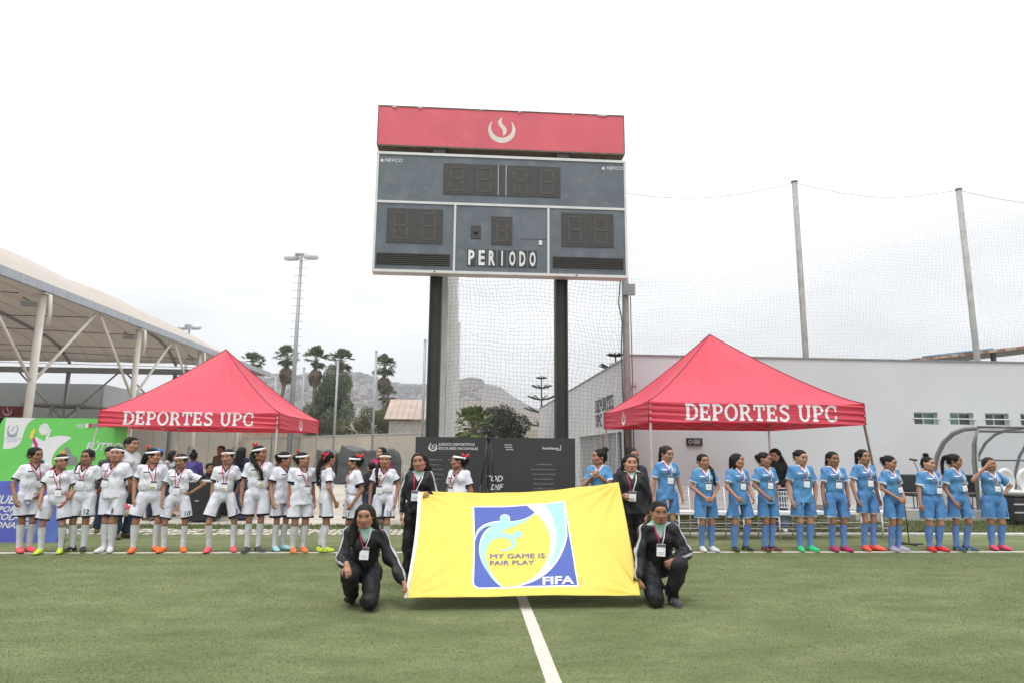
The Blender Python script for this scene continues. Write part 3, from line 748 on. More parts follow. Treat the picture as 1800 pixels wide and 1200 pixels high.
def build_top(J, p, kind, h=.0125):
    """shirt ('tee' hanging loose, 'tuck' tucked in) or 'jacket'"""
    w = p.get('w', 1.0); pe, ch, nk = J['pelvis'], J['chest'], J['neck']
    keys = ['pelvis', 'chest', 'neck', 'shl', 'shr', 'ell', 'elr'] + (['wrl', 'wrr'] if kind == 'jacket' else [])
    pts = np.array([J[k] for k in keys]); f = Field(pts.min(0) - .2, pts.max(0) + .13, h)
    up = (ch - pe) / np.linalg.norm(ch - pe)
    L = np.linalg.norm(ch - pe)
    hem = {'tee': .13, 'tuck': -.055, 'jacket': .06}[kind] + p.get('hem', 0)
    b0 = pe - up * max(hem + .06, 0.0); 
    wa = pe + (ch - pe) * .48
    rl = {'tee': .121, 'tuck': .101, 'jacket': .142}[kind]
    if kind == 'tuck': b0 = pe + up * .03
    jk = .014 if kind == 'jacket' else 0
    f.cone(b0, wa, rl * w, (.101 + jk) * w, 0, sx=1.38); f.cone(wa, ch, (.101 + jk) * w, (.102 + jk * .7) * w ** .7, .04, sx=1.36)
    f.cone(ch, ch + (nk - ch) * .8, .100, .058, .05, sx=1.3)
    for s_ in (-1, 1): f.ell(ch + V3(s_ * .06, -.062 * w, -.02), (.055, .052, .055), .04)
    for k in 'lr':
        f.cone(nk - up * .02, J['sh' + k], .042, .047, .04)
        sh, el = J['sh' + k], J['el' + k]
        if kind == 'jacket':
            f.cone(sh, el, .064 * w, .060, .03); f.cone(el, J['wr' + k], .060, .046, .02, cut=(-.5, .95))
        else: f.cone(sh, el, .051 * w, .073, .03, cut=(-1, .70), sy=.95)
    f.cone(nk - up * .03, nk + up * (.02 if kind == 'jacket' else .002), .068, .062 if kind == 'jacket' else .057, .02, cut=(-1, 1))
    if kind == 'tuck': f.cone(pe + up * .075 + V3(0, -.012, 0), pe + up * .11 + V3(0, -.012, 0), .104 * w, .104 * w, .02, sx=1.42)
    f.ripple(.0075 if kind != 'jacket' else .0105, p.get('seed', 1), (17, 17, 9)); f.ripple(.0028 if kind != 'jacket' else .0045, p.get('seed', 1) + 9, (42, 42, 30))
    hp = pe - up * hem
    f.plane(hp, -up)
    V, Q = f.mesh()
    # piping
    P = V.astype(float); trim = np.full(len(P), -.05); inner = np.full(len(P), -.05)
    ax = P - nk; ax_r = np.hypot(ax[:, 0], ax[:, 1] + .0); rel = (P - nk) @ up
    HMy = p.get('collar', 1)
    for k in 'lr':
        sh, el = J['sh' + k], J['el' + k]; D = el - sh; Ln = np.linalg.norm(D); t = ((P - sh) @ D) / Ln ** 2
        rad = np.linalg.norm(P - sh - np.clip(t, 0, 1)[:, None] * D, axis=1)
        if kind != 'jacket':
            if p.get('cuffs', 1): trim = np.maximum(trim, np.where((rad < .095) & (t < .80) & ((P[:, 0] - sh[0] - t * D[0]) * (1 if k == 'l' else -1) > -.035), (t - .70) * Ln + .024, -.05))
        elif p.get('stripes', 1):
            out = V3(1 if k == 'l' else -1, 0, 0)
            for a, b in ((sh, el), (el, J['wr' + k])):
                D = b - a; Ln = np.linalg.norm(D); t = ((P - a) @ D) / Ln ** 2; o = out - (out @ D) * D / Ln ** 2
                o = o + V3(0, -.7, 0); o = o - (o @ D) * D / Ln ** 2; o /= np.linalg.norm(o); q = P - a - t[:, None] * D
                lat = np.abs(np.cross(np.tile(D / Ln, (len(P), 1)), o) * q).sum(1) if False else np.abs(q @ np.cross(D / Ln, o))
                trim = np.maximum(trim, np.where((t > -.25) & (t < 1.02) & (q @ o > .01) & (np.linalg.norm(q, axis=1) < .1), .0125 - lat, -.05))
    # V neck
    fr = P[:, 1] < nk[1] - .02
    dpt = p.get('vdepth', .075)
    rr = np.hypot(P[:, 0] - nk[0], P[:, 1] - nk[1]); yb = P[:, 1] - (nk[1] - .02)
    gf = (np.abs(P[:, 0] - nk[0]) - .62 * (rel + dpt)) * .85; gb = -(rel + .024)
    m_ = np.clip(yb / .05 + .5, 0, 1); g = gf * (1 - m_) + gb * m_
    if p.get('collar', 1):
        inner = np.minimum(-g, .125 - rr)
        trim = np.maximum(trim, np.minimum(.0105 - np.abs(g - .0105), .125 - rr))
    return V, Q, trim, inner
def build_shorts(J, p, h=.0125, top=.10, thin=False):
    w = p.get('w', 1.0); pe = J['pelvis']; pts = np.array([J[k] for k in ('pelvis', 'hipl', 'hipr', 'knl', 'knr')])
    f = Field(pts.min(0) - .2, pts.max(0) + (.2, .2, .2), h); fr = p.get('shortlen', .80)
    q_ = .90 if thin else 1.0
    f.cone(pe + V3(0, 0, -.03), pe + V3(0, 0, top - .01), .110 * w * q_, .094 * w * q_, 0, sx=1.40, cut=(-2, 1))
    info = []
    for s, k in ((1, 'l'), (-1, 'r')):
        a, b = J['hip' + k] + V3(s * .014, 0, -.02), J['kn' + k] + V3(s * .028, .01, 0)
        f.cone(a, b, .092 * w * (.86 if thin else 1), .100 * w ** .6, .018, sx=.98, cut=(-1, fr)); D = b - a; info.append((a, D, np.linalg.norm(D)))
    f.ripple(.0075, p.get('seed', 1) + 50, (21, 21, 5)); f.ripple(.0025, p.get('seed', 1) + 51, (50, 50, 12)); V, Q = f.mesh(); P = V.astype(float); trim = np.full(len(P), -.05)
    for a, D, Ln in info:
        t = ((P - a) @ D) / Ln ** 2; rad = np.linalg.norm(P - a - t[:, None] * D, axis=1)
        trim = np.maximum(trim, np.where(rad < .15, (t - fr) * Ln + p.get('hemband', .014), -.05))
    return V, Q, trim
def build_pants(J, p, h=.0135):
    w = p.get('w', 1.0); pe = J['pelvis']; pts = np.array([J[k] for k in ('pelvis', 'hipl', 'hipr', 'knl', 'knr', 'anl', 'anr')])
    f = Field(pts.min(0) - .2, pts.max(0) + .2, h)
    f.cone(pe + V3(0, 0, -.03), pe + V3(0, 0, .08), .108 * w, .096 * w, 0, sx=1.4)
    for s, k in ((1, 'l'), (-1, 'r')):
        f.cone(J['hip' + k], J['kn' + k], .104 * w, .078, .03); f.cone(J['kn' + k], J['an' + k], .076, .068, .02, cut=(-1, .97))
    f.ripple(.0105, p.get('seed', 1) + 70, (18, 18, 14)); f.ripple(.0045, p.get('seed', 1) + 71, (40, 40, 34)); return f.mesh()
def build_sock(kn, an, w=1.0, n=14, m=16, up=.10, stripe=0, side=1):
    V = []; T = []
    D = an - kn
    for i in range(n + 1):
        t = up + (1.03 - up) * i / n; r = np.interp(t, [0, .12, .33, .6, .9, 1.05], [.053, .0545, .0565, .048, .038, .039]) * (w if t < .7 else 1)
        c = kn + D * t + V3(0, .012 * math.sin(min(t, 1) * math.pi), 0)
        if i == 0: r *= 1.04
        for j in range(m):
            a = 2 * math.pi * j / m; V.append((c[0] + r * math.cos(a), c[1] + r * math.sin(a) * 1.02, c[2]))
            lat = V[-1][0] - c[0]
            T.append(min(.012 - abs(V[-1][1] - c[1]), .02) if (stripe and lat * side > .01) and t > .25 else -.02)
    F = [(i * m + j, (i + 1) * m + j, (i + 1) * m + (j + 1) % m, i * m + (j + 1) % m) for i in range(n) for j in range(m)]
    return V, F, T

def surf_mapper(V, Q, org, direction=(0, 1, 0), xdir=(1, 0, 0), dist=1.0):
    """casts rays from in front of the figure on to its clothing"""
    bv = BVHTree.FromPolygons(V.tolist(), Q.tolist()); d = Vector(direction); xd = Vector(xdir); org = Vector(org)
    def f(x, y, off=.003):
        o = org + xd * x + Vector((0, 0, y)) - d * dist
        loc, nrm, i, ds = bv.ray_cast(o, d, dist + .25)
        if loc is None: return None
        return tuple(loc - d * off)
    return f
def _samples(fn, pts, n):
    out = []
    for i in range(len(pts) - 1):
        for j in range(n):
            t = j / n; q = fn(pts[i][0] + (pts[i + 1][0] - pts[i][0]) * t, pts[i][1] + (pts[i + 1][1] - pts[i][1]) * t, .006)
            if q: out.append(q)
    q = fn(*pts[-1], .006)
    if q: out.append(q)
    return out
def ribbon(pts, wx, name, m, parent):
    V = []; 
    for p_ in pts: V += [(p_[0] - wx / 2, p_[1], p_[2]), (p_[0] + wx / 2, p_[1], p_[2]), (p_[0] + wx / 2, p_[1] + .002, p_[2]), (p_[0] - wx / 2, p_[1] + .002, p_[2])]
    F = []
    for i in range(len(pts) - 1):
        for q in range(4): F.append((i * 4 + q, i * 4 + (q + 1) % 4, i * 4 + 4 + (q + 1) % 4, i * 4 + 4 + q))
    return mobj(name, npmesh(name, V, np.array(F)), m, parent)

def person(spec):
    """one figure: body, clothes, hair and what it wears round the neck"""
    p = spec; rp_ = np.random.default_rng(int(p.get('x', 0)) + 5); p['w'] = p.get('w', rp_.uniform(.86, 1.0)) * .97
    if 'J' not in p:
        p['hroll'] = p.get('hroll', 0) + rp_.normal(0, 3.5); p['shift'] = p.get('shift', 0) + rp_.normal(0, .012); p['hx'] = rp_.normal(0, .006); p['hyaw'] = p.get('hyaw', 0) + rp_.normal(0, 4); p['stance'] = p.get('stance', .085) + rp_.normal(0, .008)
        p['knee'] = p.get('knee', {rp_.choice(['l', 'r']): float(rp_.uniform(0, .04))}); p['feet'] = p.get('feet', {'l': float(rp_.uniform(2, 28)), 'r': float(rp_.uniform(-28, -2))})
    J = default_pose(p)
    for k_ in 'lr':
        if 'J' not in p and p.get('arm' + k_, 'hang') in ('hang', 'hang2', 'back', 'front'): J['el' + k_] = J['el' + k_] + rp_.normal(0, .014, 3); J['wr' + k_] = J['wr' + k_] + rp_.normal(0, .016, 3)
    Y = p['Y']; 
    if 'xyz' in p: X, Y, Z0 = p['xyz']
    else:
        g = at(p['x'], 850, Y); X = g[0]; Z0 = p.get('z0', 0.0)
    if 'H' in p: H = p['H']
    else: H = at(p['x'], p['top'], Y)[2] - Z0
    S = H / 1.497
    root = thing("person", p['label'], "person", (X, Y, Z0), math.radians(p.get('rot', 0)), p.get('group'), S)
    hres = p.get('res', 1.0)
    V, Q, feat, HM = build_body(J, p, .0135 * hres)
    mobj("body", npmesh("body", V, Q, True, {"feat": feat}), SKIN[p.get('skin', 0)], root)
    top = p.get('top_kind', 'tee'); TM = p['top_mat']
    tv, tq, tr, inn = build_top(J, p, top, .0125 * hres)
    mobj("jacket" if top == 'jacket' else "shirt", npmesh("shirt", tv, tq, True, {"trim": tr, "inner": inn}), TM, root)
    if p.get('pants'):
        v, q = build_pants(J, p, .0135 * hres); mobj("trousers", npmesh("trousers", v, q, True), p['pants'], root); sv = None
    else:
        v, q, t = build_shorts(J, p, .0125 * hres, top=.115 if top == 'tuck' else .06, thin=top != 'tuck'); sv = (v, q)
        mobj("shorts", npmesh("shorts", v, q, True, {"trim": t}), p['shorts'], root)
        for s, k in ((1, 'l'), (-1, 'r')):
            v2, q2, t2 = build_sock(J['kn' + k], J['an' + k], p.get('w', 1), stripe=p.get('sockstripe', 0), side=s)
            mobj("sock", npmesh("sock", v2, np.array(q2), True, {"trim": t2}), p['socks'], root)
    for s, k in ((1, 'l'), (-1, 'r')):
        o = bpy.data.objects.new("shoe", SHOE); link(o, root)
        an = J['an' + k]; fa = p.get('feet', {}).get(k, s * 14)
        o.matrix_local = Matrix.Translation(Vector((an[0], an[1], an[2] - .078))) @ Matrix.Rotation(math.radians(fa), 4, 'Z') @ (Matrix.Rotation(math.radians(J['footpitch' + k]), 4, 'X') if 'footpitch' + k in J else Matrix.Identity(4))
        o.material_slots[0].link = 'OBJECT'; o.material_slots[0].material = p['shoes']
    if p.get('hair'):
        o = bpy.data.objects.new("hair", hair_mesh(p['hair'])); link(o, root); o.matrix_local = HM @ Matrix.Diagonal((1.0, 1.0, 1.0, 1))
        o.material_slots[0].link = 'OBJECT'; o.material_slots[0].material = p.get('hairmat', HAIRM)
    if p.get('band'):
        o = bpy.data.objects.new("headband", HB); link(o, root); o.matrix_local = HM; o.material_slots[0].link = 'OBJECT'; o.material_slots[0].material = WHITE_BAND
    if p.get('bow'):
        o = bpy.data.objects.new("hair_ribbon", BOW); link(o, root); b = p['bow']
        o.matrix_local = HM @ Matrix.Translation(Vector(b[:3])) @ Matrix.Rotation(math.radians(b[3]), 4, 'Z'); o.material_slots[0].link = 'OBJECT'; o.material_slots[0].material = RED_BOW
    fm = surf_mapper(np.asarray(tv), tq, (0, 0, 0))
    nk = J['neck']; ch = J['chest']
    if p.get('lan') and p.get('card', 1) is not None:
        cx, cz = p.get('cardpos', (0.01, ch[2] - .13)); x0 = nk[0]
        for s_, mm in zip((-1, 1), p['lan']):
            P = _samples(fm, [(x0 + s_ * .058, nk[2] - .012), (x0 + s_ * .045, nk[2] - .08), (cx + s_ * .012, cz + .055)], 7)
            if len(P) > 1: ribbon(P, .012, "lanyard", mm, root)
        base = fm(cx, cz, 0); b2 = fm(cx, cz - .05, 0); b3 = fm(cx, cz + .05, 0)
        cand = [q_[1] for q_ in (base, b2, b3) if q_]
        if cand:
            y = min(cand) - .008; M = Matrix.Translation((cx, y, cz)) @ Matrix.Rotation(math.radians(p.get('cardrot', 3)), 4, 'Y')
            mb = MB(); mb.box(-.044, .044, -.002, .002, -.065, .055, M); o = mb.build("id_card", CARD, root)
            mb = MB(); mb.box(-.042, .042, -.0032, -.0022, .024, .052, M); mb.build("card_header", CARD_T, o)
            if p.get('tan'): mb = MB(); mb.box(-.042, .03, -.0032, -.0022, -.06, -.028, M); mb.build("card_photo", CARD_Y, o)
            else:
                mb = MB(); mb.box(-.03, .03, -.0032, -.0022, -.03, -.026, M); mb.box(-.022, .022, -.0032, -.0022, -.045, -.042, M); mb.build("card_text", INK_G, o)
    if p.get('num') and sv:
        fs = surf_mapper(np.asarray(sv[0]), sv[1], (0, 0, 0)); k = p.get('numside', 1)
        kn = J['knl' if k > 0 else 'knr']
        print_on("number", place2d(text2d(p['num'], .02), kn[0] + k * .03, .555 + p.get('numz', 0), .105, sx=.8), fs, INK_N, root, L=.03, off=.005)
    if p.get('chest'):
        inkA, inkB = (INK_R, INK_G) if p['chest'] == 'w' else (INK_R, INK_W)
        print_on("sponsor_strip", merge2d([quad2(-.105, ch[2] + .004, -.02, ch[2] + .018)]), fm, INK_N if p['chest'] == 'w' else INK_W, root, L=.02, off=.004)
        print_on("chest_emblem", merge2d([place2d(band(0, 0, (1, 1), (.75, .8), 160, 380, 14), .07, ch[2] + .02, .026)] + [quad2(.045, ch[2] - .02 - .012 * i, .095, ch[2] - .015 - .012 * i) for i in range(2)]), fm, inkB, root, L=.02, off=.004)
    if p.get('backnum'):
        fb = surf_mapper(np.asarray(tv), tq, (0, 0, 0), (0, -1, 0), (-1, 0, 0))
        print_on("number", place2d(text2d(p['backnum'], .03), 0, .93, .26), fb, INK_N, root, L=.03, off=.005)
        print_on("name_lettering", place2d(slab_flat("LIZ"), 0, 1.14, .06), fb, INK_N, root, L=.03, off=.005)
    return root
def slab_flat(s): return text2d(s, .03)
# ================================================================== ground
def fnode(m): return m.node_tree
def turf_mat():
    m, n, b = _mat("artificial_turf"); L = n.links.new
    t = n.nodes.new("ShaderNodeTexCoord"); g = n.nodes.new("ShaderNodeNewGeometry")
    def noise(sc, det=5, st=(1, 1, 1), rough=.55):
        mp_ = n.nodes.new("ShaderNodeMapping"); mp_.inputs["Scale"].default_value = st; L(g.outputs["Position"], mp_.inputs[0])
        q = n.nodes.new("ShaderNodeTexNoise"); q.inputs["Scale"].default_value = sc; q.inputs["Detail"].default_value = det; q.inputs["Roughness"].default_value = rough
        L(mp_.outputs[0], q.inputs["Vector"]); return q.outputs["Fac"]
    r = n.nodes.new("ShaderNodeValToRGB"); r.color_ramp.elements[0].position = .32; r.color_ramp.elements[0].color = (.110, .138, .056, 1)
    r.color_ramp.elements[1].position = .68; r.color_ramp.elements[1].color = (.172, .198, .094, 1)
    L(noise(1.1, 8, (1, 2.2, 1)), r.inputs[0])
    def mul(a, fac, lo, hi, f0=.3, f1=.7):
        mr = n.nodes.new("ShaderNodeMapRange"); mr.inputs["From Min"].default_value = f0; mr.inputs["From Max"].default_value = f1
        mr.inputs["To Min"].default_value = lo; mr.inputs["To Max"].default_value = hi; L(fac, mr.inputs["Value"])
        s = n.nodes.new("ShaderNodeVectorMath"); s.operation = 'SCALE'; L(a, s.inputs[0]); L(mr.outputs[0], s.inputs["Scale"]); return s.outputs[0]
    c = mul(r.outputs[0], noise(.35, 3), .92, 1.08); c = mul(c, noise(2.3, 6, (1, 1.7, 1), .65), .90, 1.09); c = mul(c, noise(5, 8, (1, 2.6, 1), .75), .84, 1.14); c = mul(c, noise(220, 3), .75, 1.25)
    L(c, b.inputs["Base Color"]); b.inputs["Roughness"].default_value = .85; b.inputs["Specular IOR Level"].default_value = .2
    bp = n.nodes.new("ShaderNodeBump"); bp.inputs["Strength"].default_value = .6; bp.inputs["Distance"].default_value = .01
    L(noise(240, 4), bp.inputs["Height"]); L(bp.outputs[0], b.inputs["Normal"]); return m
TURF = turf_mat()
LINE = mat("turf_line_paint", (.54, .51, .45), .85, .16, 30, .8, 90, stain=((.26, .27, .18), 22, .56, .74))
CONC = mat("pale_concrete_paving", (.42, .385, .335), .85, .12, 1.5, .3, 40, stain=((.33, .295, .25), .8, .5, .75))
EARTH = mat("dusty_ground", (.22, .185, .145), .95, .2, .2, .3, 4)
GRASSM = mat("rough_grass", (.10, .125, .04), .9, .35, 3, .8, 50)
def sheet(name, x0, x1, y0, y1, z, m, nx=1, ny=1):
    mb = MB(); 
    for i in range(nx):
        for j in range(ny):
            a = x0 + (x1 - x0) * i / nx; b = x0 + (x1 - x0) * (i + 1) / nx; c = y0 + (y1 - y0) * j / ny; d = y0 + (y1 - y0) * (j + 1) / ny
            mb.add([(a, c, z), (b, c, z), (b, d, z), (a, d, z)], [(0, 1, 2, 3)])
    o = mb.build(name, m); o["kind"] = "structure"; return o
sheet("ground", -2500, 2500, -60, 3500, -.03, EARTH)
sheet("turf", -45, 45, -30, 12.6, 0, TURF)
sheet("paving", -45, 45, 14.4, 75, -.008, CONC)
sheet("grass_verge", -45, 45, 12.6, 14.4, -.004, GRASSM)
o = sheet("grass_bank", 3.0, 45, 14.4, 16.9, -.002, GRASSM)
ml = sheet("halfway_line", .567, .675, -30, 10.48, .004, LINE)
sheet("touch_line", -45, 45, 10.48, 10.60, .004, LINE)
mb = MB(); mb.box(2.9, 45, 12.72, 12.86, -.02, .03); o = mb.build("kerb", mat("kerb_concrete", (.55, .53, .48), .8, .15, 6, .3, 60)); o["kind"] = "structure"
# turf blades near the camera: upright fibres, nobody could count them
def blades():
    n = 420000; y = 3.6 + (rng.random(n) ** 1.25) * 7.2; x = (rng.random(n) - .5) * 2 * (y * .86 + .6) + y * .066
    h = rng.uniform(.003, .008, n); a = rng.uniform(0, math.pi, n); w = rng.uniform(.0016, .0034, n) * (1 + (y - 3.6) * .12); l = rng.normal(0, .0035, (n, 2))
    V = np.empty((n, 3, 3), np.float32)
    dx, dy = np.cos(a) * w, np.sin(a) * w
    V[:, 0] = np.stack([x - dx, y - dy, np.zeros(n)], 1); V[:, 1] = np.stack([x + dx, y + dy, np.zeros(n)], 1)
    V[:, 2] = np.stack([x + l[:, 0], y + l[:, 1], h], 1)
    on = ((x > .562 + .008 * np.sin(y * 9)) & (x < .680 + .006 * np.sin(y * 7 + 1)) & (y < 10.5) & (rng.random(n) < .93)) | ((y > 10.48) & (y < 10.6))
    F = np.arange(n * 3).reshape(n, 3)
    pt = .5 + .5 * np.sin(x * 1.3 + 2 * np.sin(y * .9)) * np.sin(y * 1.7 + 1.5 * np.sin(x * 1.1)); keep = rng.random(n) < .75 + .25 * pt
    for nm, msk, m_ in (("turf_fibres", ~on & keep, mat("turf_fibre", (.186, .210, .098), .8, .2, 160, spec=.15, trans=.35)), ("line_fibres", on, mat("painted_fibre", (.66, .62, .56), .8, .2, 50))):
        me = npmesh(nm, V[msk].reshape(-1, 3), np.arange(msk.sum() * 3).reshape(-1, 3)); o = mobj(nm, me, m_); o["kind"] = "stuff"
blades()
# grass paving blocks beyond the pitch
mb = MB()
for i in range(150):
    for j in range(3):
        x = -14 + i * .12; y = 12.68 + j * .3 + (.06 if i % 2 else 0)
        if rng.random() < .93: mb.box(x, x + .088, y, y + .2, -.02, .012 + rng.uniform(-.004, .004))
o = mb.build("grass_paving_blocks", mat("paving_block", (.50, .46, .40), .85, .3, 9, .3, 50)); o["kind"] = "stuff"
# ragged grass on the verge and bank
def tufts(name, x0, x1, y0, y1, n, h0, h1, m_):
    x = rng.uniform(x0, x1, n); y = rng.uniform(y0, y1, n); a = rng.uniform(0, math.pi, n); h = rng.uniform(h0, h1, n); w = .006
    l = rng.normal(0, .02, (n, 2)); V = np.empty((n, 3, 3), np.float32)
    V[:, 0] = np.stack([x - np.cos(a) * w, y - np.sin(a) * w, np.zeros(n)], 1); V[:, 1] = np.stack([x + np.cos(a) * w, y + np.sin(a) * w, np.zeros(n)], 1); V[:, 2] = np.stack([x + l[:, 0], y + l[:, 1], h], 1)
    o = mobj(name, npmesh(name, V.reshape(-1, 3), np.arange(n * 3).reshape(n, 3)), m_); o["kind"] = "stuff"
tufts("grass", -13, 3, 13.4, 14.4, 14000, .02, .06, GRASSM); tufts("grass", 3, 16, 12.9, 16.6, 42000, .02, .06, GRASSM)

# ================================================================== far ground: hills with a hillside town
def hill(name, sil, Y, Y0, m_, xl, xr, n=160, k=40):
    P = [at(px, py, Y) for px, py in sil]; xs = [p[0] for p in P]; zs = [p[2] for p in P]
    def zf(X, t):
        base = np.interp(X, [xl] + xs + [xr], [zs[0] * .9] + zs + [zs[-1] * .6])
        nz = 1 + .05 * np.sin(X * .11 + t * 9) * (1 - t) + .05 * np.sin(X * .043 - t * 6) * (1 - t) + .012 * np.sin(X * .31) + .008 * np.sin(X * .77)
        return base * nz * (np.sin(np.minimum(t, 1) * math.pi / 2) ** 1.25) * np.where(t > 1, 1 - (t - 1) * 1.5, 1) - 1
    V = []
    for j in range(k + 1):
        t = j / k * 1.3; X = np.linspace(xl, xr, n + 1); z = zf(X, t); y = Y0 + (Y - Y0) * t
        V.append(np.stack([X, np.full_like(X, y), z], 1))
    V = np.concatenate(V); F = [(j * (n + 1) + i, j * (n + 1) + i + 1, (j + 1) * (n + 1) + i + 1, (j + 1) * (n + 1) + i) for j in range(k) for i in range(n)]
    o = mobj(name, npmesh(name, V, np.array(F), True), m_); o["kind"] = "structure"; return zf
HILLM = mat("dry_hillside", (.155, .145, .14), .95, .14, .02, .5, .4, stain=((.12, .112, .11), .05, .45, .7))
SAND = mat("sandy_slope", (.175, .15, .125), .95, .12, .05, .5, .5)
zf1 = hill("hills", [(380, 700), (430, 694), (480, 690), (520, 680), (560, 674), (600, 671), (640, 669), (665, 670), (700, 680), (740, 688), (775, 690), (800, 678), (822, 675), (845, 680), (870, 687), (905, 712), (960, 735)], 700, 240, HILLM, -700, 420)
zf2 = hill("hill_slope", [(770, 735), (800, 704), (860, 706), (905, 715), (950, 730), (1000, 742)], 330, 180, SAND, -75, 200, 80, 20)
HC = [mat("render_grey", (.26, .25, .25), .9, .2, .3), mat("render_white", (.40, .39, .39), .9, .15, .3), mat("render_brick", (.24, .19, .17), .9, .2, .3), mat("render_blue", (.24, .26, .29), .9, .15, .3)]
WINM = mat("dark_window", (.03, .035, .04), .2, .1)
def house_mesh(i):
    mb = MB(); w, d, h = [(6, 6, 3.2), (7, 5, 5.6), (5, 5, 3), (8, 6, 6)][i]
    mb.box(-w / 2, w / 2, 0, d, -2, h); mb.box(-w / 2 + .3, w / 2 - 2, .3, d - .3, h, h + .5)
    mb.m(1)
    for fl in range(int(h // 2.8) or 1):
        for q in (-1, 1): mb.box(q * w / 4 - .5, q * w / 4 + .5, -.05, .02, .9 + fl * 2.8, 2.1 + fl * 2.8)
    return mb
hm = []
for i in range(4):
    o = house_mesh(i).build("hillside_house", [HC[i], WINM]); hm.append(o.data); bpy.data.objects.remove(o)
cnt = 0
for q in range(300):
    X0 = rng.uniform(-165, -25); t = rng.uniform(.34, .93); y = 240 + 460 * t; X = X0 * y / 500; z = float(zf1(np.array([X]), t)[0])
    o = bpy.data.objects.new("hillside_house", hm[q % 4]); link(o); o.location = (X, y, z); o.rotation_euler = (0, 0, rng.uniform(-.3, .3)); o.scale = (rng.uniform(.5, .8), .6, rng.uniform(.45, .7))
    tag(o, "small flat-roofed block house on the dusty hillside among its alike neighbours", "house", "houses on the far hillside")
V = []; mb = MB()
for q in range(1800):
    X0 = rng.uniform(-175, 10); t = rng.uniform(.3, .97); y = 240 + 460 * t; X = X0 * y / 500; z = float(zf1(np.array([X]), t)[0]); w = rng.uniform(1.2, 2.6)
    mb.m(q % 4); mb.box(X - w, X + w, y, y + 6, z - 2, z + rng.uniform(.8, 2.0))
o = mb.build("hillside_town", HC); tag(o, "mass of tiny grey and white houses covering the dusty hillside", "town", kind="stuff")

# ================================================================== foliage helper
def leaves(n, blobs, size, seed=0, droop=.0, aspect=2.2, shell=.55):
    r = np.random.default_rng(seed); B = np.array([b[:3] for b in blobs], float); Rr = np.array([b[3:6] for b in blobs], float)
    wgt = Rr.prod(1) ** .7; k = r.choice(len(B), n, p=wgt / wgt.sum()); d = r.normal(size=(n, 3)); d /= np.linalg.norm(d, axis=1)[:, None]
    rad = shell + (1 - shell) * r.random(n) ** .6; c = B[k] + d * Rr[k] * rad[:, None]
    u = r.normal(size=(n, 3)); u[:, 2] -= droop; u /= np.linalg.norm(u, axis=1)[:, None]; v = np.cross(u, r.normal(size=(n, 3))); v /= np.linalg.norm(v, axis=1)[:, None]
    s = size * r.uniform(.6, 1.4, n)[:, None]
    V = np.stack([c, c + u * s * aspect * .5 + v * s * .5, c + u * s * aspect, c + u * s * aspect * .5 - v * s * .5], 1).reshape(-1, 3)
    return V, np.arange(n * 4).reshape(n, 4)
def leafmat(name, rgb, var=.45, scale=1.5): return mat(name, rgb, .6, var, scale, trans=.25)
BARK = mat("bark", (.17, .13, .10), .9, .3, 6, .8, 20); PALMBARK = mat("palm_bark", (.15, .12, .10), .9, .3, 8, .8, 25, stretch=(1, 1, 4))
PALMG = leafmat("palm_green", (.13, .16, .09)); PALMDRY = mat("dry_fronds", (.15, .12, .085), .9, .4, 3)
def fan_palm(name, label, X, Y, ztop, R=1.5, lean=0, skirt=1.9, seed=0, group=None, green=PALMG, z0=0, nl=62):
    r = np.random.default_rng(seed); root = thing(name, label, "palm tree", (X, Y, 0), 0, group); zc = ztop - R * .82
    T = [(lean * (1 - (i / 6)) ** 2, 0, zc * i / 6) for i in range(7)]; MB().tube(T, [.30, .24, .21, .2, .2, .21, .24], 10).build("trunk", PALMBARK, root)
    V = []; F = []
    def fan(c, d, L, rr, blades_=15, spread=1.35):
        d = d / np.linalg.norm(d); sd = np.cross(d, [0, 0, 1.0]); sd /= np.linalg.norm(sd) + 1e-9; nrm = np.cross(sd, d); b0 = c + d * L
        a = [c + sd * .02, c - sd * .02, b0 - sd * .015, b0 + sd * .015]; b = len(V); V.extend(a); F.append((b, b + 1, b + 2, b + 3))
        for i in range(blades_):
            th = (i / (blades_ - 1) - .5) * 2 * spread; dd = d * math.cos(th) + sd * math.sin(th); w = .055 * rr / .7
            tip = b0 + dd * rr * (1 - .2 * abs(th)) + np.array([0, 0, -.18 * rr * r.uniform(.5, 1.8)]) + nrm * .06 * r.normal(); mid = b0 + dd * rr * .55; pw = np.cross(dd, nrm); b = len(V)
            V.extend([b0, mid + pw * w, tip, mid - pw * w]); F.append((b, b + 1, b + 2, b + 3))
    c = np.array([0, 0, zc])
    for i in range(nl):
        az = r.uniform(0, 2 * math.pi); el = r.uniform(-.75, 1.5); d = np.array([math.cos(az) * math.cos(el), math.sin(az) * math.cos(el), math.sin(el)]); fan(c, d, R * r.uniform(.35, .62) * (1 if el > 0 else .85), R * r.uniform(.36, .46))
    mobj("crown", npmesh("crown", np.array(V), np.array(F)), green, root)
    if skirt:
        V.clear(); F.clear()
        for i in range(110):
            az = r.uniform(0, 2 * math.pi); zz = -r.uniform(.0, 1) * skirt; rr = .78 * R * (1 + .45 * zz / skirt); d = np.array([math.cos(az) * .55, math.sin(az) * .55, -1.2 + r.uniform(-.2, .3)])
            fan(np.array([0, 0, zc + zz * .85 - .35]), d, .45 * rr + .12, .75 * rr, 9, .6)
        mobj("dry_skirt", npmesh("dry_skirt", np.array(V), np.array(F)), PALMDRY, root)
    return root
